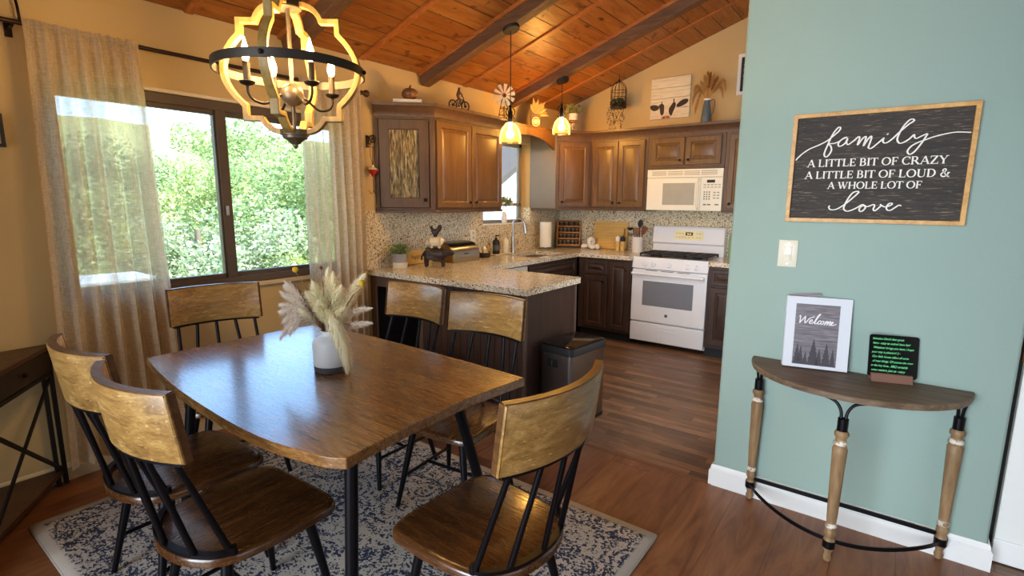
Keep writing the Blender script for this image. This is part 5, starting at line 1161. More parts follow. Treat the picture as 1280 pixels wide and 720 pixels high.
bo_ = thing('bobber_ornament', 'red and white fishing bobber with hooks hanging from the wall hook', 'ornament', (0.045, 2.335, 1.68))
b = MB(); b.tube(spline([(0.045, 2.326, 1.895), (0.05, 2.316, 1.87), (0.05, 2.335, 1.86), (0.047, 2.352, 1.868), (0.05, 2.34, 1.85), (0.047, 2.336, 1.78), (0.045, 2.336, 1.725)], 5), 0.0028, 6); b.tube(spline([(0.045, 2.322, 1.885), (0.043, 2.315, 1.82), (0.045, 2.325, 1.77), (0.045, 2.336, 1.725)], 5), 0.002, 6); b.build('cord', plain('brown_cord', '#6a4a2c', 0.8), bo_, smooth=50)
b = MB(); b.lathe([(0.002, 1.730), (0.010, 1.726), (0.012, 1.716), (0.026, 1.706), (0.040, 1.692)], (0.045, 2.336, 0), 20, caps=False); b.build('float_top', plain('white_float', '#e3dcc8', 0.4), bo_, smooth=50)
b = MB(); b.lathe([(0.040, 1.692), (0.030, 1.672), (0.014, 1.656), (0.008, 1.640), (0.002, 1.636)], (0.045, 2.336, 0), 20, caps=False); b.build('float_bottom', plain('red_float', '#b02a1c', 0.4), bo_, smooth=50)
for (dy, s_) in ((0.0, 1), (0.0, -1)):
    b = MB(); b.tube(spline([(0.045, 2.336, 1.636), (0.045, 2.336, 1.545), (0.045, 2.336+s_*0.012, 1.515), (0.045, 2.336+s_*0.032, 1.512), (0.045, 2.336+s_*0.043, 1.535)], 6), 0.0026, 6); b.build('fish_hook', plain('rusty_hook', '#5f3a22', 0.5, 0.6) if s_ > 0 else bpy.data.materials['rusty_hook'], bo_, smooth=50)

# ------------------------------------------------------------------ on the worktop
Z = 0.9145
def leaf_cloud(parent, name, mt, centre, rad, n_, size, seed, up_=0.4, flat=1.0):
    r = random.Random(seed); b = MB(); c = Vector(centre)
    for i in range(n_):
        d_ = Vector((r.gauss(0,1), r.gauss(0,1), abs(r.gauss(0,1))*flat)).normalized(); p = c + d_*rad*r.uniform(0.35, 1.0)
        ax = (d_ + Vector((0, 0, up_)) + Vector((r.gauss(0,.35), r.gauss(0,.35), r.gauss(0,.35)))).normalized(); sd = ax.orthogonal().normalized(); sd.rotate(Matrix.Rotation(r.uniform(0, 6.28), 3, ax)); nn = ax.cross(sd); L_ = size*r.uniform(0.7, 1.2); w_ = L_*0.32
        b.mesh([p, p+ax*L_*0.5+sd*w_+nn*w_*0.25, p+ax*L_, p+ax*L_*0.5-sd*w_+nn*w_*0.25, p+ax*L_*0.5-nn*w_*0.1], [(0,1,4), (1,2,4), (2,3,4), (3,0,4)])
    return b.build(name, mt, parent, smooth=0, recalc=False)
def leafmat(name, c1, c2):
    k = N(name); k.col(k.mix(k.noise(k.coord((1,1,1)), 60, 2), c1, c2)); k.set(rough=0.55); return k.m
sp = thing('potted_succulent', 'small green succulent in a two-tone grey pot at the wall end of the peninsula', 'potted plant', (0.125, 2.515, Z))
b = MB(); b.lathe([(0.058, Z), (0.060, Z+0.004), (0.0615, Z+0.045)], (0.125, 2.515, 0), 28); b.build('pot_base', plain('cream_pot_base', '#d8ccb0', 0.6), sp, smooth=40)
b = MB(); b.lathe([(0.0615, Z+0.045), (0.063, Z+0.115), (0.055, Z+0.115), (0.052, Z+0.10), (0.002, Z+0.10)], (0.125, 2.515, 0), 28, caps=False); b.build('pot', plain('grey_pot_glaze', '#8d8582', 0.5), sp, smooth=40)
leaf_cloud(sp, 'leaves', leafmat('succulent_green', '#4b6430', '#a3ad6a'), (0.125, 2.515, Z+0.115), 0.068, 260, 0.032, 4)
ws = thing('wooden_happy_sign', 'pale wooden block sign with script leaning against the backsplash behind the cow', 'sign', (0.05, 2.76, Z))
b = MB(); Mw = face_M((0.062, 2.635, Z), (1, 0, 0.12)); Mw = Matrix.Translation((0.058, 2.635, Z+0.003)) @ Matrix.Rotation(math.radians(90), 4, 'Z') @ Matrix.Rotation(math.radians(-8), 4, 'X')
b.box(0, 0.30, 0, 0.018, 0, 0.115, Mw); blk = b.build('block', wood('pale_block', '#b8924e', '#cba862', '#d8ba7a', (2, 10, 10), 3, 0.5), ws, bevel=0.002)
text_mesh('happy', 0.055, plain('brown_script', '#5a4426', 0.6), 'script', blk, Mw @ Matrix.Translation((0.13, -0.0008, 0.045)) @ Matrix.Rotation(math.radians(90), 4, 'X'), shear=0.35)
# stacked animals: cow, pig, rooster
an = thing('stacked_animals_figurine', 'farm figurine of a dark cow carrying a cream pig and a dark rooster', 'figurine', (0.335, 2.715, Z))
Ma = Matrix.Translation((0.335, 2.715, Z)) @ Matrix.Rotation(math.atan2(0.593, 0.805), 4, 'Z')
dkb = plain('dark_bronze_cast', '#2e211b', 0.45, 0.3); crm = plain('cream_cast', '#d9c9a6', 0.55)
cv_ = [(0,0,.105,.046), (-.05,0,.107,.050), (-.085,0,.108,.040), (.05,0,.107,.043), (.08,0,.115,.032), (.105,0,.128,.022), (.128,0,.122,.019), (.152,0,.104,.013),
       (-.075,.025,.065,.018), (-.078,.027,.035,.0105), (-.072,.027,.003,.011), (-.075,-.025,.065,.018), (-.078,-.027,.035,.0105), (-.072,-.027,.003,.011),
       (.058,.023,.062,.016), (.06,.024,.035,.0095), (.062,.024,.003,.010), (.058,-.023,.062,.016), (.06,-.024,.035,.0095), (.062,-.024,.003,.010),
       (.122,.026,.142,.006), (.122,-.026,.142,.006), (-.112,0,.10,.006), (-.118,0,.055,.005)]
ce = [(0,1),(1,2),(0,3),(3,4),(4,5),(5,6),(6,7),(1,8),(8,9),(9,10),(1,11),(11,12),(12,13),(3,14),(14,15),(15,16),(3,17),(17,18),(18,19),(5,20),(5,21),(2,22),(22,23)]
cv_ = [(x, y, z, r_*(1.28 if r_ > .03 else 1.38)) for x, y, z, r_ in cv_]
skin('cow', cv_, ce, dkb, an, 2, Ma)
pv = [(0,0,.215,.034), (.04,0,.213,.032), (-.035,0,.21,.031), (-.065,0,.200,.024), (-.088,0,.190,.013), (.032,.018,.18,.011), (.032,.019,.155,.008), (.032,-.018,.18,.011), (.032,-.019,.155,.008), (-.03,.018,.18,.010), (-.03,.019,.155,.008), (-.03,-.018,.18,.010), (-.03,-.019,.155,.008), (-.058,.018,.222,.006), (-.058,-.018,.222,.006), (.075,0,.222,.004)]
pv = [(x, y, z, r_*1.22) for x, y, z, r_ in pv]
skin('pig', pv, [(0,1),(0,2),(2,3),(3,4),(1,5),(5,6),(1,7),(7,8),(2,9),(9,10),(2,11),(11,12),(3,13),(3,14),(1,15)], crm, an, 2, Ma)
rv = [(0,0,.284,.020), (-.016,0,.294,.014), (-.027,0,.316,.008), (-.031,0,.331,.008), (-.044,0,.328,.002), (.018,0,.294,.013), (.034,0,.318,.015), (.040,0,.338,.015), (.030,0,.350,.009), (0,0,.262,.012), (.0,0,.246,.012), (-.029,0,.343,.004)]
rv = [(x, y, z, r_*1.45) for x, y, z, r_ in rv]
skin('rooster', rv, [(0,1),(1,2),(2,3),(3,4),(0,5),(5,6),(6,7),(7,8),(0,9),(9,10),(3,11)], dkb, an, 2, Ma)
# bread box
bx_ = thing('bread_box', 'stainless roll-top bread box on the counter behind the animal figurine', 'bread box', (0.15, 3.16, Z))
prf = [(0.03, 0.0)] + [(0.262, 0.0), (0.268, 0.01), (0.268, 0.055)] + [(0.140+0.128*math.cos(math.radians(a)), 0.062+0.110*math.sin(math.radians(a))) for a in range(0, 91, 10)] + [(0.03, 0.172)]
yb0, yb1 = 2.99, 3.36
def side(y): return [(x, y, Z+z) for x, z in prf]
b = MB(); b.rings([side(yb0+0.008), side(yb1-0.008)], cap0=False, cap1=False); b.build('shell', M['steel'], bx_, smooth=40)
for y_ in (yb0, yb1-0.008):
    b = MB(); b.rings([side(y_), side(y_+0.008)]); b.build('end_panel', plain('bronze_end_panel', '#8a6a3c', 0.35, 0.6), bx_, smooth=30)
b = MB(); pr2 = [(0.140+0.131*math.cos(math.radians(a)), Z+0.062+0.113*math.sin(math.radians(a))) for a in range(45, 91, 9)] + [(0.06, Z+0.176)]
b.mesh([(x, y, z) for x, z in pr2 for y in (yb0+0.012, yb1-0.012)], [(2*i, 2*i+1, 2*i+3, 2*i+2) for i in range(len(pr2)-1)]); b.build('lid', plain('dark_smoked_lid', '#3a2c22', 0.2, 0.7), bx_, smooth=40)
b = MB(); b.box(0.268, 0.276, 3.15, 3.20, Z+0.07, Z+0.078); b.build('lid_handle', M['knob'], bx_)
ol_ = thing('wall_outlet', 'cream outlet plate on the backsplash above the bread box', 'outlet', (0.015, 3.56, 1.11))
b = MB(); b.rings([rect(i, d_, 0.075, 0.118) for i, d_ in ((0, 0), (0, 0.004), (0.003, 0.006))]); b.b.transform(face_M((0.0145, 3.523, 1.055), (1, 0, 0))); b.build('plate', M['enamel2'], ol_)
for z_ in (1.085, 1.13):
    b = MB(); b.box(0.020, 0.0215, 3.546, 3.576, z_, z_+0.028); b.build('receptacle', plain('grey_receptacle', '#b5ae9c', 0.5) if z_ < 1.1 else bpy.data.materials['grey_receptacle'], ol_)
# basket with garlic
bk = thing('wire_basket', 'small dark basket holding cream bulbs beside the black soap bottle', 'basket', (0.17, 3.545, Z))
b = MB(); b.lathe([(0.05, Z), (0.052, Z+0.003), (0.064, Z+0.05), (0.062, Z+0.05), (0.05, Z+0.006), (0.002, Z+0.006)], (0.17, 3.545, 0), 24, caps=False, sy=1.15); b.build('bowl', plain('dark_weave', '#332921', 0.7, scale=80, bump=0.8), bk, smooth=40)
b = MB(); b.tube([(0.17+0.065*math.cos(t*math.pi/14), 3.545+0.0745*math.sin(t*math.pi/14), Z+0.05) for t in range(28)], 0.004, 7, closed=True); b.build('rim', plain('gold_rim', '#a5803a', 0.4, 0.7), bk, smooth=50)
gar = plain('garlic_skin', '#ddd0b4', 0.6, scale=30)
for i, (dx, dy, dz, s_) in enumerate(((-.022, -.024, .034, 1), (.022, -.022, .034, .95), (0, .03, .034, 1.05), (0, 0, .078, .95), (-.012, .034, .078, .7))):
    b = MB(); o_ = Vector((0.17+dx, 3.545+dy, Z+dz)); b.lathe([(r_*s_, z*s_) for r_, z in ((.004, -.026), (.018, -.022), (.025, -.006), (.021, .012), (.010, .024), (.0045, .034), (.004, .046), (.001, .047))], o_, 14)
    g_ = b.build('garlic_bulb', gar, smooth=60); tag(g_, 'cream garlic bulb in the small basket on the counter', 'garlic', 'garlic bulbs in the basket')
# soap bottles on a tray
ty = thing('soap_tray', 'pale stone soap tray under the two pump bottles', 'tray', (0.13, 3.86, Z))
b = MB(); b.rings([[(x, y, z) for x, y in ((0.085-i, 3.715-i), (0.175+i, 3.715-i), (0.175+i, 4.01+i), (0.085-i, 4.01+i))] for i, z in ((-0.006, Z), (0, Z+0.004), (0, Z+0.012), (-0.004, Z+0.013))]); b.build('slab', plain('pale_tray', '#d8c8a6', 0.4), ty)
def pump(label, x, y, mt, capm, h_):
    t = thing('soap_bottle', label, 'soap bottle', (x, y, Z+0.013)); z = Z+0.0135
    b = MB(); b.lathe([(0.034, z), (0.036, z+0.004), (0.036, z+h_*0.72), (0.030, z+h_*0.82), (0.014, z+h_*0.88), (0.014, z+h_*0.92), (0.001, z+h_*0.92)], (x, y, 0), 22); b.build('body', mt, t, smooth=40)
    b = MB(); b.cyl((x, y, z+h_*0.92), (x, y, z+h_*1.10), 0.005, 0.005, 8); b.lathe([(0.015, z+h_*0.92), (0.015, z+h_*0.97), (0.006, z+h_*0.99)], (x, y, 0), 14); b.box(x-0.009, x+0.040, y-0.007, y+0.007, z+h_*1.09, z+h_*1.15); b.build('pump', capm, t, bevel=0.001)
    b = MB(); b.lathe([(0.0364, z+h_*0.22), (0.0364, z+h_*0.55)], (x, y, 0), 22, caps=False); b.build('label', plain(label[:5]+'_bottle_label', '#4b4b4b' if 'black' in label else '#d8cbb0', 0.6), t, smooth=40)
pump('black pump soap bottle on the tray by the sink', 0.13, 3.785, M['blackmatte'], M['blackmatte'], 0.165)
pump('cream pump soap bottle on the tray next to the faucet', 0.13, 3.945, plain('cream_bottle', '#dccfb0', 0.35), plain('cream_pump', '#d2c4a2', 0.4), 0.165)
# faucet
fa = thing('kitchen_faucet', 'brushed steel gooseneck pull-down faucet behind the sink', 'faucet', (0.11, 4.10, Z)); fx, fy = 0.11, 4.10
b = MB(); b.lathe([(0.030, Z), (0.030, Z+0.006), (0.024, Z+0.03), (0.019, Z+0.10), (0.015, Z+0.17), (0.013, Z+0.18)], (fx, fy, 0), 20); b.build('base', M['steel'], fa, smooth=40)
dv = Vector((0.85, 0.52, 0)); gp = [Vector((fx, fy, Z+0.17)), Vector((fx, fy, Z+0.28))]
for a in range(0, 171, 17): gp.append(Vector((fx, fy, Z+0.30)) + dv*0.060*(1-math.cos(math.radians(a))) + Vector((0, 0, 0.060*math.sin(math.radians(a)))))
b = MB(); b.tube(gp, 0.0115, 12); b.build('gooseneck', M['steel'], fa, smooth=50)
e0 = gp[-1]; b = MB(); b.cyl(e0, e0+Vector((0.006, 0.004, -0.035)), 0.013, 0.016, 14); b.cyl(e0+Vector((0.006, 0.004, -0.035)), e0+Vector((0.014, 0.009, -0.10)), 0.016, 0.022, 14); b.build('spray_head', M['steel'], fa, smooth=40)
b = MB(); b.tube([(fx, fy+0.015, Z+0.075), (fx+0.01, fy+0.05, Z+0.085), (fx+0.02, fy+0.075, Z+0.12)], 0.007, 8); b.build('lever', M['steel'], fa, smooth=50)
# paper towel
pt = thing('paper_towel_holder', 'white paper towel roll on a low upright holder beside the sink', 'paper towel', (0.20, 4.60, Z))
b = MB(); b.lathe([(0.078, Z), (0.080, Z+0.004), (0.078, Z+0.012), (0.002, Z+0.014)], (0.20, 4.60, 0), 26); b.build('base', plain('stone_base', '#8a7a5a', 0.4), pt, smooth=40)
b = MB(); b.cyl((0.20, 4.60, Z+0.012), (0.20, 4.60, Z+0.335), 0.006, 0.006, 10); b.ball((0.20, 4.60, Z+0.34), 0.012, 8); b.build('post', M['steel'], pt, smooth=50)
k = N('paper_towel'); k.col('#e6e0d2'); k.set(rough=0.95); k.bump(k.vor(k.coord(), 90), 0.5, 0.003)
b = MB(); b.lathe([(0.020, Z+0.035), (0.066, Z+0.035), (0.066, Z+0.312), (0.020, Z+0.312), (0.020, Z+0.035)], (0.20, 4.60, 0), 32, caps=False); b.build('roll', k.m, pt, smooth=40)
# spice rack
Ms = Matrix.Translation((0.105, 4.985, Z+0.0155)) @ Matrix.Rotation(math.radians(24), 4, 'Z') @ Matrix.Rotation(math.radians(-14), 4, 'X')
sr = thing('spice_rack', 'tilted wooden spice rack holding four rows of dark jars in the counter corner', 'spice rack', (0.22, 5.05, Z), math.radians(24)); ow = wood('honey_rack_wood', '#7a4a1c', '#a46a2c', '#bd8440', (10, 10, 2), 3, 0.45)
SW, SH, SD_ = 0.285, 0.315, 0.062
b = MB(); b.box(0, 0.016, 0, SD_, 0.0, SH, Ms); b.box(SW-0.016, SW, 0, SD_, 0.0, SH, Ms); b.box(0.016, SW-0.016, 0, SD_, SH-0.014, SH, Ms); b.box(0.016, SW-0.016, 0, SD_, 0.0, 0.014, Ms); b.build('frame', ow, sr, bevel=0.002)
b = MB(); b.box(0.016, SW-0.016, SD_-0.006, SD_, 0.014, SH-0.014, Ms); b.build('back_board', plain('dark_rack_back', '#2a1c12', 0.6), sr)
jar0 = None
for rw in range(4):
    zz = 0.014 + rw*0.074
    if rw:
        b = MB(); b.box(0.016, SW-0.016, 0.004, SD_-0.006, zz-0.005, zz, Ms); b.build('shelf', ow, sr)
    b = MB(); b.box(0.016, SW-0.016, 0.0, 0.004, zz-0.005 if rw else 0.014, zz+0.010, Ms); b.build('rail', ow, sr)
    for j in range(4 if rw == 3 else 5):
        px_ = 0.046 + j*(0.048 if rw < 3 else 0.062)
        if jar0 is None:
            jt = thing('spice_jar', '', 'spice jar', (0, 0, 0), group='spice jars in the tilted rack')
            b = MB(); b.lathe([(0.018, 0.001), (0.019, 0.004), (0.019, 0.040), (0.016, 0.044), (0.001, 0.044)], n=16); b.build('jar_glass', plain('dark_spice_glass', '#5f4c3a', 0.15, var=0.3, scale=20), jt, local=True, smooth=40)
            b = MB(); b.lathe([(0.0185, 0.044), (0.0185, 0.058), (0.017, 0.060), (0.001, 0.060)], n=16); b.build('lid', plain('steel_lid', '#c4beb4', 0.3, 0.9), jt, local=True, smooth=40)
            jar0 = c = jt
        else: c = copy_tree(jar0)
        c['label'] = 'dark glass spice jar with a metal lid in the tilted wooden rack'
        MM = Ms @ Matrix.Translation((px_, 0.028, zz+0.0005)); c.location = MM.to_translation(); c.rotation_euler = MM.to_euler()
# white ceramic knot
kt = thing('ceramic_knot', 'white ceramic knot ornament between the spice rack and the cutting board', 'ornament', (0.55, 5.02, Z)); wc = plain('white_ceramic', '#e6e0d8', 0.35)
b = MB(); R2 = 0.030; e2 = Vector((0.98, 0.2, 0)); n2 = Vector((-0.2, 0.98, 0)); kc = Vector((0.545, 5.02, Z))
pth = spline([kc + e2*a + n2*c + up*z for a, c, z in ((-.085,-.01,.030), (-.05,0,.034), (-.01,.02,.05), (.03,.02,.085), (.022,-.01,.115), (-.008,-.02,.10), (0,-.03,.055), (.03,-.03,.030), (.055,0,.034), (.088,.01,.032))], 6)
b.tube(pth, [0.020+0.010*abs(math.cos(i*0.23)) for i in range(len(pth))], 12); b.build('knot', wc, kt, smooth=60)
b = MB(); b.ball(kc - e2*0.085 + up*0.0275, 0.0275, 10); b.ball(kc + e2*0.088 + up*0.0275, 0.0275, 10); b.build('rounded_end', wc, kt, smooth=60)
# cutting board
cbd = thing('cutting_board', 'large pale wooden cutting board leaning on the backsplash left of the range', 'cutting board', (0.72, 5.17, Z))
Mb_ = Matrix.Translation((0.505, 5.150, Z+0.003)) @ Matrix.Rotation(math.radians(-7), 4, 'X')
b = MB(); rp = rrect(0.425, 0.315, 0.012); b.rings([[(x, y, z) for x, z in rp] for y in (0, 0.018)], Mb_); b.build('board', wood('bamboo', '#b98c42', '#cfa65a', '#dbb872', (1, 14, 14), 3, 0.45), cbd, bevel=0.003, smooth=30)
b = MB(); b.box(0.382, 0.396, -0.012, 0.0, 0.0, 0.24, Mb_); b.build('handle_slat', wood('brown_slat', '#7a5424', '#946a34', '#a87c42', (10, 10, 2), 3, 0.5), cbd, bevel=0.003)
for (x, lab, capm) in ((0.868, 'pale wooden pepper mill with a white cap in front of the cutting board', wc), (0.928, 'pale wooden pepper mill with a black cap in front of the cutting board', M['blackmatte'])):
    t = thing('pepper_mill', lab, 'pepper mill', (x, 5.06, Z))
    b = MB(); b.lathe([(0.026, Z), (0.0265, Z+0.004), (0.0265, Z+0.105), (0.001, Z+0.105)], (x, 5.06, 0), 18); b.build('body', bpy.data.materials['bamboo'], t, smooth=40)
    b = MB(); b.lathe([(0.026, Z+0.106), (0.0265, Z+0.150), (0.024, Z+0.155), (0.008, Z+0.156), (0.008, Z+0.168), (0.001, Z+0.169)], (x, 5.06, 0), 18); b.build('cap', capm, t, smooth=40)
# utensil crock
ck = thing('utensil_crock', 'white crock full of cooking utensils beside the range', 'crock', (1.128, 5.0, Z)); cxx, cyy = 1.128, 5.0
b = MB(); b.lathe([(0.052, Z), (0.056, Z+0.006), (0.057, Z+0.155), (0.060, Z+0.160), (0.060, Z+0.168), (0.053, Z+0.168), (0.051, Z+0.012), (0.001, Z+0.010)], (cxx, cyy, 0), 28, caps=False); b.build('jar', wc, ck, smooth=40)
def utensil(name, lab, mt, base, tip, head):
    t = thing(name, lab, 'utensil', base, group=None); b = MB(); p0 = Vector(base); p1 = Vector(tip); b.tube([p0, p1], 0.0055, 8); b.build('handle', mt, t, smooth=50)
    d_ = (p1-p0).normalized(); sd = Vector((1, 0, 0)) - d_*d_.x; sd.normalize(); nn = d_.cross(sd); b = MB()
    if head == 'spoon':
        lp = []
        for i in range(7):
            tt = i/6; w_ = 0.032*math.sin(math.pi*(0.10+0.88*tt))**0.8
            lp.append([p1 + d_*0.085*tt + sd*w_*math.cos(a*math.pi/6) + nn*0.006*math.sin(a*math.pi/6) + nn*0.010*math.sin(math.pi*tt) for a in range(12)])
        b.rings(lp)
    elif head == 'ladle':
        b.lathe([(0.002, -0.03), (0.024, -0.022), (0.035, 0.0), (0.033, 0.0), (0.022, -0.018), (0.002, -0.025)], p1 + Vector((-0.028, -0.01, 0.0)), 18, caps=False)
    elif head == 'turner':
        b.rings([[p1 + d_*l + sd*w_*a + nn*0.0025*c for a, c in ((-1,-1),(1,-1),(1,1),(-1,1))] for l, w_ in ((-0.01, .008), (0.02, .026), (0.075, .032), (0.085, .026))])
    b.build('head', mt, t, smooth=50)
brn = plain('reddish_spatula', '#6a3222', 0.5); stl = M['steel']
utensil('ladle', 'black ladle bent out of the crock to the left', M['blackmatte'], (1.115, 5.01, Z+0.013), (1.068, 5.0, Z+0.265), 'ladle')
utensil('serving_spoon', 'tall black serving spoon standing in the utensil crock', M['blackmatte'], (1.135, 5.02, Z+0.013), (1.135, 5.03, Z+0.27), 'spoon')
utensil('slotted_ladle', 'steel ladle hanging over the left rim of the crock', stl, (1.13, 4.985, Z+0.013), (1.086, 4.97, Z+0.205), 'ladle')
utensil('spatula', 'reddish brown spatula on the right of the crock', brn, (1.125, 5.0, Z+0.013), (1.178, 5.01, Z+0.20), 'turner')
utensil('wooden_spoon', 'short brown spoon in the middle of the crock', plain('brown_spoon', '#6b4a30', 0.6), (1.15, 4.97, Z+0.013), (1.135, 4.965, Z+0.185), 'turner')
gb = thing('green_bottle', 'green bottle on the short worktop right of the range', 'bottle', (2.09, 5.06, Z))
b = MB(); b.lathe([(0.034, Z), (0.036, Z+0.005), (0.036, Z+0.19), (0.030, Z+0.215), (0.014, Z+0.245)], (2.09, 5.06, 0), 22); b.build('body', plain('green_glass', '#7fa070', 0.15), gb, smooth=40)
b = MB(); b.lathe([(0.015, Z+0.245), (0.015, Z+0.29), (0.001, Z+0.292)], (2.09, 5.06, 0), 16); b.build('cap', M['steel'], gb, smooth=40)
# flowers on the window sill
fl = thing('sill_flowers', 'small pale flower bunch in a white vase on the sink window sill', 'flower vase', (-0.055, 4.16, 1.222))
b = MB(); b.lathe([(0.026, 1.2225), (0.032, 1.25), (0.030, 1.30), (0.020, 1.33), (0.022, 1.34), (0.016, 1.34), (0.001, 1.30)], (-0.055, 4.16, 0), 18, caps=False); b.build('pot', wc, fl, smooth=40)
leaf_cloud(fl, 'foliage', leafmat('dusty_green', '#5c7048', '#8f9c74'), (-0.05, 4.17, 1.40), 0.085, 90, 0.045, 8)
r = random.Random(11); pk = plain('pale_pink_petals', '#e6d3c2', 0.7)
for i in range(7):
    d_ = Vector((r.uniform(-.3, .6), r.uniform(-1, 1), r.uniform(-.1, 1))).normalized(); b = MB(); b.ball(Vector((-0.05, 4.17, 1.41)) + d_*0.075, 0.020, 6, sz=0.8); b.build('bloom', pk, fl, smooth=50)

# ------------------------------------------------------------------ on top of the cabinets
T0 = 2.206
wb = thing('white_slab', 'thin white book under the pumpkin on the glass cabinet', 'book', (0.22, 2.56, T0))
Mk = Matrix.Translation((0.215, 2.56, T0)) @ Matrix.Rotation(math.radians(45), 4, 'Z')
b = MB(); b.box(-0.11, 0.11, -0.06, 0.06, 0.0, 0.003, Mk); b.box(-0.11, 0.11, -0.06, 0.06, 0.016, 0.019, Mk); b.box(-0.11, 0.11, 0.058, 0.061, 0.0, 0.019, Mk); b.build('cover', wc, wb)
b = MB(); b.box(-0.107, 0.107, -0.057, 0.058, 0.003, 0.016, Mk); b.build('pages', plain('pages', '#cfc6b4', 0.8), wb)
pk_ = thing('wooden_pumpkin', 'brown carved pumpkin sitting on the glass corner cabinet', 'pumpkin', (0.235, 2.565, T0+0.019))
b = MB(); v = []; f = []; nA, nB = 48, 12
for j in range(nB+1):
    th = math.pi*j/nB
    for i in range(nA):
        ph_ = 2*math.pi*i/nA; rr_ = 0.067*(1-0.13*abs(math.sin(ph_*5))**0.6*0.9)*math.sin(th)**0.8+1e-4; v.append((0.235+rr_*math.cos(ph_), 2.565+rr_*math.sin(ph_), T0+0.0195+0.046-0.046*math.cos(th)*(1-0.12*math.sin(th)**2) - 0.006*math.exp(-((th-math.pi)/0.4)**2)))
for j in range(nB):
    for i in range(nA): f.append((j*nA+i, j*nA+(i+1) % nA, (j+1)*nA+(i+1) % nA, (j+1)*nA+i))
b.mesh(v, f); b.build('body', wood('pumpkin_wood', '#4e2c14', '#6f4422', '#8d6034', (8, 8, 2), 3, 0.4), pk_, smooth=60)
b = MB(); b.tube(spline([(0.235, 2.565, T0+0.10), (0.236, 2.567, T0+0.118), (0.242, 2.573, T0+0.13)], 4), [0.009, 0.008, 0.007, 0.007, 0.006, 0.006, 0.006, 0.006, 0.006][:9], 8); b.build('stem', plain('dark_stem', '#3a2414', 0.7), pk_, smooth=50)
# bicycle figurine with rider on the crown edge
bi = thing('bicycle_figurine', 'dark metal bicycle figurine with a rider on the two-door wall cabinet', 'figurine', (0.30, 3.06, T0)); bm_ = plain('dark_tin', '#241c20', 0.4, 0.6)
dvv = Vector((0.25, 0.97, 0)).normalized(); bc = Vector((0.30, 3.06, T0+0.044))
for s_, nm in ((-0.062, 'wheel'), (0.062, 'wheel')):
    c_ = bc + dvv*s_; b = MB(); b.tube([c_ + dvv*0.038*math.cos(t*math.pi/12) + up*0.038*math.sin(t*math.pi/12) for t in range(24)], 0.0055, 8, closed=True)
    for t in range(4): b.tube([c_ + dvv*0.038*math.cos(t*math.pi/4) + up*0.038*math.sin(t*math.pi/4), c_ - dvv*0.038*math.cos(t*math.pi/4) - up*0.038*math.sin(t*math.pi/4)], 0.0018, 5)
    b.lathe([(0.010, -0.004), (0.010, 0.004), (0.001, 0.004)], n=10, M=Matrix.Translation(c_) @ Matrix.Rotation(math.radians(90), 4, dvv)); b.build('wheel', bm_, bi, smooth=50)
P_ = lambda a, z: bc + dvv*a + up*z
b = MB()
for a, c_ in ((P_(-.062, 0), P_(-.02, .045)), (P_(-.062, 0), P_(0, -.01)), (P_(-.02, .045), P_(0, -.01)), (P_(0, -.01), P_(.045, .05)), (P_(-.02, .045), P_(.045, .05)), (P_(.062, 0), P_(.04, .075)), (P_(.04, .075), P_(.02, .08))): b.tube([a, c_], 0.004, 6)
b.build('bike_frame', bm_, bi, smooth=50)
rvv = [(-.018, .065, .016), (-.008, .10, .018), (0, .128, .010), (.004, .148, .013), (.022, .10, .008), (.036, .082, .006), (.014, .05, .012), (.006, .01, .008)]
skin('rider', [tuple(P_(a, z)) + (r_,) for a, z, r_ in rvv], [(0,1),(1,2),(2,3),(1,4),(4,5),(0,6),(6,7)], plain('bronze_rider', '#5b4436', 0.4, 0.5), bi, 1)
# windmill
wm = thing('windmill_figurine', 'white-bladed metal windmill figurine on the ledge above the sink window', 'windmill', (0.25, 3.75, T0)); wy = 3.75; wx = 0.25
wz = 2.442; wht = plain('white_tin', '#ddd2b8', 0.45); twr = plain('rusty_tower', '#4a3828', 0.5, 0.5)
vd = Vector((0.67, -0.74, 0)).normalized(); vs_ = Vector((0.74, 0.67, 0)); wc0 = Vector((wx, wy, wz)) + vd*0.03
b = MB()
for s1 in (-1, 1):
    for s2 in (-1, 1): b.tube([(wx+s1*0.042, wy+s2*0.042, T0), (wx+s1*0.010, wy+s2*0.010, wz)], 0.0035, 6)
for z_, w_ in ((T0+0.06, 0.034), (T0+0.12, 0.026), (T0+0.18, 0.018)):
    q = [(wx-w_, wy-w_, z_), (wx+w_, wy-w_, z_), (wx+w_, wy+w_, z_), (wx-w_, wy+w_, z_)]
    for i in range(4): b.tube([q[i], q[(i+1) % 4]], 0.0022, 5); 
    b.tube([q[0], (q[1][0]-0.005, q[1][1], z_+0.05)], 0.002, 5)
b.build('tower', twr, wm, smooth=50)
b = MB(); b.cyl(wc0 - vd*0.03, wc0 + vd*0.012, 0.010, 0.010, 12); b.build('hub', twr, wm, smooth=50)
for i in range(10):
    a = 2*math.pi*(i+0.3)/10; d_ = vs_*math.cos(a) + up*math.sin(a); t2 = vs_*-math.sin(a) + up*math.cos(a); tw = (t2 + vd*0.35).normalized(); b = MB(); hh = 0.001
    lp = [[wc0 + d_*rr_ + tw*w_*s_ + vd*hh*c for s_, c in ((-1,-1),(1,-1),(1,1),(-1,1))] for rr_, w_ in ((0.022, 0.007), (0.102, 0.019))]
    b.rings(lp); b.build('blade', wht, wm, smooth=0)
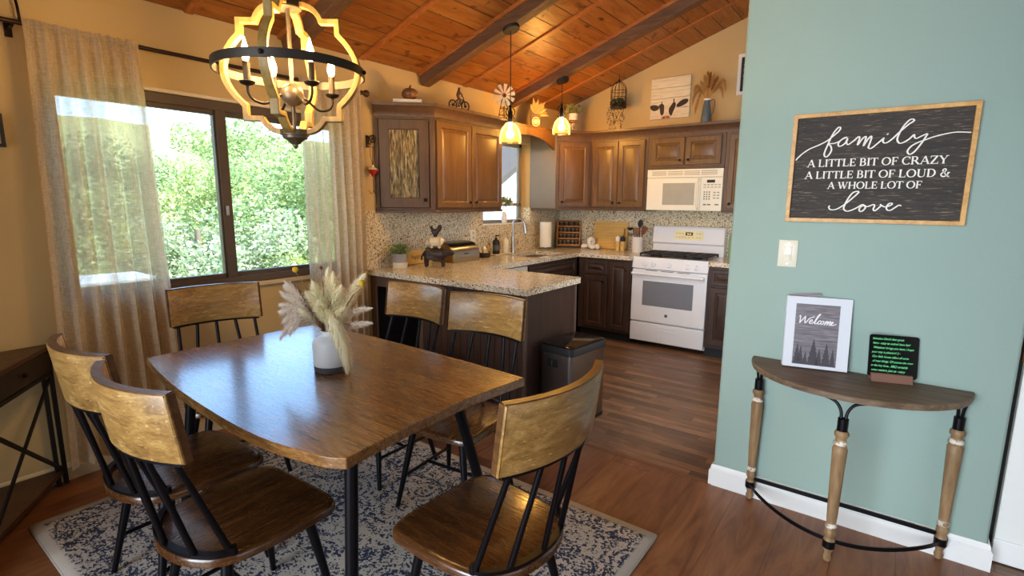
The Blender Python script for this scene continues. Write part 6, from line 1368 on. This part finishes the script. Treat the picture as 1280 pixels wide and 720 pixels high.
# palm arrangement in a shadow box
pb = thing('palm_arrangement', 'dried palm leaves in a dark box with a round cream emblem above the sink', 'dried plant', (0.235, 4.31, T0))
Mp = Matrix.Translation((0.235, 4.31, T0)) @ Matrix.Rotation(math.radians(40), 4, 'Z')
b = MB(); b.box(-0.05, 0.05, -0.045, 0.045, 0, 0.135, Mp); b.build('box', plain('dark_box', '#6a5636', 0.5), pb, bevel=0.003)
b = MB(); b.tube([Mp @ Vector((0.035*math.cos(t*math.pi/12), -0.047, 0.062+0.042*math.sin(t*math.pi/12))) for t in range(24)], 0.005, 6, closed=True); b.lathe([(0.026, 0), (0.026, 0.003), (0.001, 0.003)], n=20, M=Mp @ Matrix.Translation((0, -0.0452, 0.062)) @ Matrix.Rotation(math.radians(90), 4, 'X')); b.build('emblem', wht, pb, smooth=40)
pal = plain('dried_palm', '#b8945c', 0.8, var=0.12); r = random.Random(5)
for i, (a, l, dz) in enumerate(((100, .20, 1.0), (82, .19, 1.0), (64, .17, .9), (120, .15, .9), (48, .16, .7), (34, .17, .5), (22, .17, .35), (10, .17, .15), (72, .13, .8), (55, .21, .6))):
    dd = (Vector((0.64, 0.77, 0))*math.cos(math.radians(a)) + up*math.sin(math.radians(a)) + Vector((0.7, -0.6, 0))*r.uniform(-.15, .25)).normalized(); p0 = Vector((0.235, 4.31, T0+0.13)); p2 = p0 + dd*l*0.9 - up*(0.03*(1-dz)); sd = dd.cross(Vector((0.7, -0.7, 0))).normalized(); b = MB()
    mid = p0.lerp(p2, 0.55) + up*0.01; b.mesh([p0-sd*0.004, p0+sd*0.004, mid+sd*0.019, p2, mid-sd*0.019, mid+Vector((.004,-.004,0))], [(0,1,5), (1,2,5), (2,3,5), (3,4,5), (4,0,5)])
    o = b.build('palm_leaf', pal, pb, smooth=0, recalc=False); s_ = o.modifiers.new('th', 'SOLIDIFY'); s_.thickness = 0.0015
# white potted plant on patterned stand
qx, qy = 0.430, 4.755
st_ = thing('patterned_stand', 'small wood and patterned pedestal under the white flower pot', 'stand', (qx, qy, T0))
b = MB(); b.lathe([(0.028, T0), (0.030, T0+0.004), (0.028, T0+0.085), (0.002, T0+0.085)], (qx, qy, 0), 18); k = N('black_white_pattern'); k.col(k.ramp(k.vor(k.coord(), 70), [(0.42, '#d8cdb0'), (0.5, '#3b2f22')])); k.set(rough=0.5); b.build('column', k.m, st_, smooth=40)
b = MB(); b.lathe([(0.030, T0+0.085), (0.050, T0+0.093), (0.052, T0+0.108), (0.046, T0+0.116), (0.002, T0+0.116)], (qx, qy, 0), 22); b.build('dish', wood('stand_dish_wood', '#5f3818', '#7f5226', '#9a6a38', (6, 6, 6), 3, 0.4), st_, smooth=40)
pw = thing('white_potted_plant', 'white pot with a small leafy plant on the patterned pedestal', 'potted plant', (qx, qy, T0+0.117))
b = MB(); b.lathe([(0.036, T0+0.1165), (0.044, T0+0.122), (0.047, T0+0.185), (0.043, T0+0.185), (0.040, T0+0.175), (0.002, T0+0.172)], (qx, qy, 0), 22, caps=False); b.build('pot', wc, pw, smooth=40)
leaf_cloud(pw, 'leaves', leafmat('olive_leaves', '#46502c', '#8b8a52'), (qx, qy, T0+0.195), 0.088, 150, 0.036, 12)
# birdcage planter hanging from the ceiling
gx, gy_ = 0.845, 4.985; gz = 2.45
bc_ = thing('birdcage_planter', 'dark wire birdcage with trailing vines hanging from the ceiling', 'birdcage', (gx, gy_, gz)); gr = 0.082; wi = plain('dark_wire', '#2a2020', 0.5, 0.6)
b = MB(); b.lathe([(gr+0.004, gz-0.006), (gr+0.006, gz), (gr+0.002, gz+0.012), (0.002, gz+0.010)], (gx, gy_, 0), 24); b.build('base', wi, bc_, smooth=40)
b = MB()
for i in range(12):
    a = 2*math.pi*i/12; pts_ = [(gx+gr*math.cos(a), gy_+gr*math.sin(a), gz+0.005), (gx+gr*math.cos(a), gy_+gr*math.sin(a), gz+0.165)]
    for t in range(1, 7): th = t*math.pi/12; pts_.append((gx+gr*math.cos(a)*math.cos(th), gy_+gr*math.sin(a)*math.cos(th), gz+0.165+0.100*math.sin(th)))
    b.tube(pts_, 0.0026, 6)
for z_ in (0.10, 0.165): b.tube([(gx+gr*math.cos(t*math.pi/14), gy_+gr*math.sin(t*math.pi/14), gz+z_) for t in range(28)], 0.0028, 6, closed=True)
b.build('wire_bars', wi, bc_, smooth=50)
zc_ = ceil_z(gx)
b = MB(); b.lathe([(0.016, gz+0.262), (0.010, gz+0.275), (0.003, gz+0.29)], (gx, gy_, 0), 12); b.tube([(gx, gy_, gz+0.285), (gx+0.004, gy_, gz+0.31), (gx, gy_, (gz+zc_+0.3)/2), (gx, gy_, zc_-0.004)], 0.0025, 6); b.build('hanger', wi, bc_, smooth=50)
leaf_cloud(bc_, 'plant', leafmat('dark_ivy', '#1e2616', '#3b452a'), (gx, gy_, gz+0.012), 0.07, 150, 0.038, 22)
ivy = leafmat('dark_vine', '#2a2a18', '#4d4a2a')
for i in range(7):
    r = random.Random(60+i); a = r.uniform(3.2, 6.2); x0_, y0_ = gx+(-0.075+0.025*i)*1.15, gy_-0.05-0.03*r.random(); L_ = r.uniform(0.13, 0.24); b = MB(); px_ = [(x0_+0.010*math.sin(t*1.3+i), y0_, gz-L_*t/8) for t in range(9)]
    b.tube([(gx+(x0_-gx)*0.6, y0_+0.03, gz+0.02)]+px_, 0.0012, 5)
    for t in range(int(L_*190)):
        z_ = gz-L_*r.random(); p = Vector((x0_+0.010*math.sin((gz-z_)/L_*8*1.3+i)+r.uniform(-.008, .008), y0_+r.uniform(-.008, .008), z_)); s_ = r.uniform(.005, .009); d_ = Vector((r.gauss(0,1), r.gauss(0,1), -abs(r.gauss(0,1)))).normalized(); sd = d_.orthogonal().normalized(); b.mesh([p, p+d_*s_+sd*s_*.6, p+d_*s_*2, p+d_*s_-sd*s_*.6], [(0,1,2,3)])
    b.build('vine', ivy, bc_, smooth=0, recalc=False)
# cow picture
cp_ = thing('cow_picture', 'white plank board painted with a cow face above the short cabinet', 'picture', (1.33, YK, 2.53))
px0, px1, pz0, pz1 = 1.122, 1.540, 2.322, 2.738; hgt = (pz1-pz0)/4
k = N('whitewashed_plank'); v = k.coord((2, 6, 22)); k.col(k.mix(k.ramp(k.noise(v, 4, 4), [(0.4, 0.0), (0.7, 1.0)]), '#e4d8be', '#cdbd9c')); k.set(rough=0.75); wp = k.m
for i in range(4):
    b = MB(); b.box(px0, px1, YK-0.026, YK-0.004, pz0+i*hgt+0.0015, pz0+(i+1)*hgt-0.0015); b.build('plank', wp, cp_, bevel=0.002)
cowp = plain('black_brown_paint', '#332219', 0.7); pkp = plain('pink_paint', '#b07c6c', 0.7)
cxm, cz0 = 1.315, pz0
def blob(pts, mt, name, th=0.0006):
    b = MB(); pp = spline([(x, z, 0) for x, z in pts], 4, True); b.mesh([(p.x, YK-0.0262-th, p.y) for p in pp], [tuple(range(len(pp)))]); return b.build(name, mt, cp_, smooth=0)
def cpx(x, y): return (px0 + (x-490)/(775-490)*(px1-px0), pz1 - (y-110)/(428-110)*(pz1-pz0))
blob([cpx(*p) for p in ((488,322),(505,312),(535,316),(555,330),(548,352),(520,360),(496,345))], cowp, 'ear_patch')
blob([cpx(*p) for p in ((682,330),(710,300),(740,288),(765,296),(755,322),(715,342),(690,345))], cowp, 'ear_patch')
blob([cpx(*p) for p in ((553,325),(570,308),(590,318),(594,350),(592,385),(578,400),(566,380),(562,350))], cowp, 'eye_patch')
blob([cpx(*p) for p in ((632,345),(645,325),(662,302),(678,320),(672,350),(660,380),(648,408),(634,392),(628,365))], cowp, 'eye_patch')
blob([cpx(*p) for p in ((570,312),(572,298),(578,290),(577,310))], cowp, 'horn_tip'); blob([cpx(*p) for p in ((660,305),(658,285),(664,275),(667,300))], cowp, 'horn_tip')
blob([cpx(*p) for p in ((575,415),(590,405),(615,402),(635,408),(642,422),(610,426),(580,426))], pkp, 'nose')
blob([cpx(*p) for p in ((586,416),(596,410),(602,418),(592,424))], plain('dark_nostril', '#5e3329', 0.7), 'nostril', 0.0012); blob([cpx(*p) for p in ((618,412),(630,412),(630,422),(618,420))], bpy.data.materials['dark_nostril'], 'nostril', 0.0012)
# wheat vase
vx, vy = 1.775, 4.99
jv = thing('blue_pitcher', 'slate blue pitcher holding dried wheat on the stove wall cabinets', 'pitcher', (vx, vy, T0)); bl_ = plain('slate_blue_enamel', '#54646a', 0.4)
b = MB(); b.lathe([(0.050, T0), (0.052, T0+0.006), (0.044, T0+0.10), (0.034, T0+0.17), (0.027, T0+0.205), (0.030, T0+0.225), (0.026, T0+0.225), (0.023, T0+0.205), (0.002, T0+0.19)], (vx, vy, 0), 24, caps=False); b.build('body', bl_, jv, smooth=40)
b = MB(); b.tube(spline([(vx+0.026, vy, T0+0.215), (vx+0.06, vy, T0+0.225), (vx+0.072, vy, T0+0.19), (vx+0.066, vy, T0+0.12), (vx+0.046, vy, T0+0.075)], 5), 0.006, 8); b.build('handle', bl_, jv, smooth=50)
b = MB(); b.lathe([(0.031, T0+0.222), (0.0335, T0+0.238), (0.031, T0+0.238), (0.029, T0+0.222)], (vx, vy, 0), 20, caps=False); b.build('rim', wc, jv, smooth=40)
wq = thing('wheat_bouquet', 'golden dried wheat bunch standing in the slate blue pitcher', 'dried plant', (vx, vy, T0+0.2)); gld = plain('golden_wheat', '#b98a48', 0.85, var=0.12, scale=40); rdw = plain('reddish_wheat', '#96592c', 0.85, var=0.12, scale=40)
for i, (a, c, z, mt) in enumerate(((-.06, 0, .20, gld), (-.035, 0, .25, gld), (-.01, .01, .28, rdw), (.015, 0, .27, rdw), (.04, 0, .25, gld), (.07, 0, .22, rdw), (.095, .01, .17, gld), (-.09, 0, .16, gld), (.0, -.03, .24, gld))):
    o_ = Vector((vx, vy, T0+0.2)); plume(wq, 'wheat_ear', [o_, o_+Vector((a*.35, c, z*.4)), o_+Vector((a*.8, c, z*.8)), o_+Vector((a*1.15, c, z))], mt, 0.013, 170, 0.035, start=0.4, seed=70+i, th=0.0012)
for i, (a, z) in enumerate(((-.13, .02), (-.12, .10), (.15, .06), (.17, .12), (-.10, -.06))):
    plume(wq, 'drooping_spray', [o_, o_+Vector((a*.45, -.02, .13)), o_+Vector((a*.85, -.03, z+.07)), o_+Vector((a, -.03, z))], gld, 0.012, 130, 0.04, droop=1.0, start=0.35, seed=90+i, th=0.0008)
# white-framed picture partly behind the sage wall
wf = thing('picture_frame', 'white framed dark picture on the stove wall, cut off by the sage wall', 'picture', (2.13, YK, 2.68))
Mf = face_M((1.985, YK-0.001, 2.487), (0, -1, 0)); b = MB(); b.rings([rect(i, d_, 0.32, 0.375) for i, d_ in ((0, 0), (0, 0.02), (0.030, 0.02), (0.030, 0.008))], cap1=False); b.b.transform(Mf); b.build('frame', wc, wf)
b = MB(); b.box(0.03, 0.29, -0.010, -0.004, 0.03, 0.345, Mf); b.build('print', M['blackmatte'], wf)
b = MB()
for i in range(9): b.tube([Mf @ Vector((0.052+0.004*math.sin(i*2), -0.0115, 0.13+i*0.018)), Mf @ Vector((0.062+0.003*math.cos(i), -0.0115, 0.137+i*0.018))], 0.0022, 5)
b.build('lettering', wht, wf)

# ------------------------------------------------------------------ outdoors
k = N('dry_grass_ground'); k.col(k.mix(k.noise(k.coord(), 1.2, 5), '#a8a472', '#86934f')); k.set(rough=1.0)
def hill_z(x, y): d_ = max(0, -x-3.5); return -0.7 + 0.085*d_ + 0.0015*d_*d_ + 0.25*mnoise.noise(Vector((x*0.25, y*0.25, 0)))
b = MB(); gv = []; gf = []; nx_, ny_ = 36, 60
for i in range(nx_+1):
    for j in range(ny_+1):
        x = -0.6 - 60*(i/nx_)**1.4; y = -20 + 100*j/ny_; gv.append((x, y, hill_z(x, y) if i else -0.7))
for i in range(nx_):
    for j in range(ny_): gf.append((i*(ny_+1)+j, i*(ny_+1)+j+1, (i+1)*(ny_+1)+j+1, (i+1)*(ny_+1)+j))
b.mesh(gv, gf); b.build('hill', k.m, kind='structure', smooth=80)
def foliage(name, c1, c2, c3):
    k = N(name); oi = k.n('ShaderNodeObjectInfo'); g = k.n('ShaderNodeNewGeometry')
    c = k.ramp(g.outputs['Random Per Island'], [(0.0, c1), (0.5, c2), (1.0, c3)]); c = k.mix(k.math('MULTIPLY', oi.outputs['Random'], 0.3), c, c1)
    df = k.n('ShaderNodeBsdfDiffuse'); tl = k.n('ShaderNodeBsdfTranslucent'); mx = k.n('ShaderNodeMixShader'); mx.inputs[0].default_value = 0.45
    k.l(c, df.inputs[0]); k.l(c, tl.inputs[0]); k.l(df.outputs[0], mx.inputs[1]); k.l(tl.outputs[0], mx.inputs[2]); k.l(mx.outputs[0], k.out.inputs[0]); return k.m
FM = [foliage('yellow_green_leaves', '#8f9f5c', '#bcc888', '#dbe0b4'), foliage('mid_green_leaves', '#6f8650', '#a3b578', '#c8d2a2'), foliage('grey_green_leaves', '#8d9c78', '#b4bf9c', '#d4dac0')]
bark = plain('grey_bark', '#7d6d5a', 0.9)
def tree_mesh(seed, n_, leaf, shape):
    r = random.Random(seed); v = []; f = []; cl = []
    for i in range(30): cl.append((Vector((r.gauss(0, .42), r.gauss(0, .42), (0.30 + r.random()*1.0)*shape)), r.uniform(0.18, 0.40)))
    for i in range(n_):
        c_, rr_ = cl[r.randrange(30)]; d_ = Vector((r.gauss(0,1), r.gauss(0,1), r.gauss(0,1))).normalized(); p = c_ + d_*rr_*r.uniform(0.5, 1.0); L_ = leaf*r.uniform(.6, 1.3); ax = Vector((r.gauss(0,1), r.gauss(0,1), r.gauss(0,.6))).normalized(); sd = ax.orthogonal().normalized(); sd.rotate(Matrix.Rotation(r.uniform(0, 6.28), 3, ax))
        n0 = len(v); v += [p, p+ax*L_*.5+sd*L_*.35, p+ax*L_, p+ax*L_*.5-sd*L_*.35]; f.append((n0, n0+1, n0+2, n0+3))
    b = MB(); b.mesh(v, f); return b
protos = {}
def outdoor_tree(label, name, cat, x, y, s_, pi, sz=1.0, rz=0.0):
    t = thing(name, label, cat, (x, y, hill_z(x, y)-0.05), rz, 'trees and shrubs outside the windows'); t.scale = (s_, s_, s_*sz)
    if pi not in protos:
        b = tree_mesh(100+pi, (15000, 15000, 12000)[pi], (0.046, 0.050, 0.055)[pi], (1.0, 1.1, 0.8)[pi]); cr = b.build('crown', FM[pi], None, smooth=0, recalc=False)
        b = MB(); b.tube([(0, 0, 0), (0.02, 0.01, 0.4), (0, 0.03, 0.9)], [0.07, 0.05, 0.03], 8)
        for a in range(4): b.tube([(0.01, 0, 0.3), (0.25*math.cos(a*1.6), 0.25*math.sin(a*1.6), 0.75)], [0.03, 0.014], 6)
        tr = b.build('trunk', bark, None, smooth=50); protos[pi] = (cr, tr); cr.parent = t; tr.parent = t
    else:
        for o_ in protos[pi]: c = o_.copy(); C.objects.link(c); c.parent = t
kinds = ['bright yellow-green tree', 'darker green tree', 'grey-green shrub']
rows_ = ['nearest the house', 'in the second row', 'in the third row', 'on the skyline']
r = random.Random(21)
for row, (x, s0, n_, y0_, dy) in enumerate(((-4.4, 0.95, 6, -0.3, 1.45), (-7.0, 1.6, 6, 0.0, 2.0), (-10.5, 1.65, 6, 0.2, 2.9), (-15.5, 2.1, 6, 1.0, 4.0))):
    for j in range(n_):
        y = y0_ + dy*j + r.uniform(-.2, .2); xx = x + r.uniform(-.5, .5); pi = (j*2+row) % 3 if row else (2, 0, 2)[j % 3]; s_ = s0*r.uniform(.88, 1.12)*(0.8 if j == 0 and row else 1.0)
        side = 'outside the left pane' if y < 1.24 + (-xx)*0.48 else 'outside the right pane or farther right'
        outdoor_tree(f'{kinds[pi]} {rows_[row]}, {side}', ('hillside_tree', 'hillside_tree', 'hillside_shrub')[pi], ('tree', 'tree', 'shrub')[pi], xx, y, s_, pi, 1.0 if row else 0.9, r.uniform(0, 6.28))
pt_ = thing('patio_table', 'white outdoor table seen through the left curtain edge', 'patio table', (-2.4, 1.15, hill_z(-2.4, 1.15)))
wo = plain('white_outdoor_paint', '#dfe6ee', 0.5); zt = 0.745; zg = hill_z(-2.4, 1.15)-0.05
b = MB(); b.prism([(-2.4+x, 1.1+y) for x, y in rr2(0.6, 0.9, 0.06)], zt-0.03, zt); b.build('top', wo, pt_, bevel=0.004)
for sx in (-.24, .24):
    for sy in (-.38, .38):
        b = MB(); b.cyl((-2.4+sx*1.1, 1.1+sy*1.1, zg), (-2.4+sx, 1.1+sy, zt-0.03), 0.018, 0.018, 10); b.build('leg', wo, pt_)
# pale building added to fill the sink window with bright white
sh_ = thing('backdrop_building', 'added pale building with a dark gable edge, whitening the sink window view', 'building', (-5.0, 10.5, -0.8))
b = MB(); gp_ = [(8.0, -0.9), (14.0, -0.9), (14.0, 1.75), (11.0, 3.4), (8.0, 1.75)]
b.mesh([(-3.2, y, z) for y, z in gp_] + [(-7.5, y, z) for y, z in gp_], [(0,1,2,3,4), (9,8,7,6,5)] + [(i, 5+i, 5+(i+1) % 5, (i+1) % 5) for i in range(5)]); b.build('wall', wo, sh_, smooth=0)
b = MB()
for s_ in (-1, 1):
    b.mesh([(x, 11.0+s_*yy, z+dz) for x in (-3.0, -7.6) for yy, z in ((0, 3.45), (3.35, 1.60)) for dz in (0, 0.12)], [(0,1,3,2), (4,6,7,5), (0,4,5,1), (2,3,7,6), (0,2,6,4), (1,5,7,3)])
b.build('roof', plain('dark_roof', '#4a4038', 0.7), sh_, smooth=0)
b = MB(); b.box(-3.2, -3.17, 8.9, 10.0, 0.3, 1.5); b.build('window', plain('dark_shed_window', '#8d9aa0', 0.2), sh_)
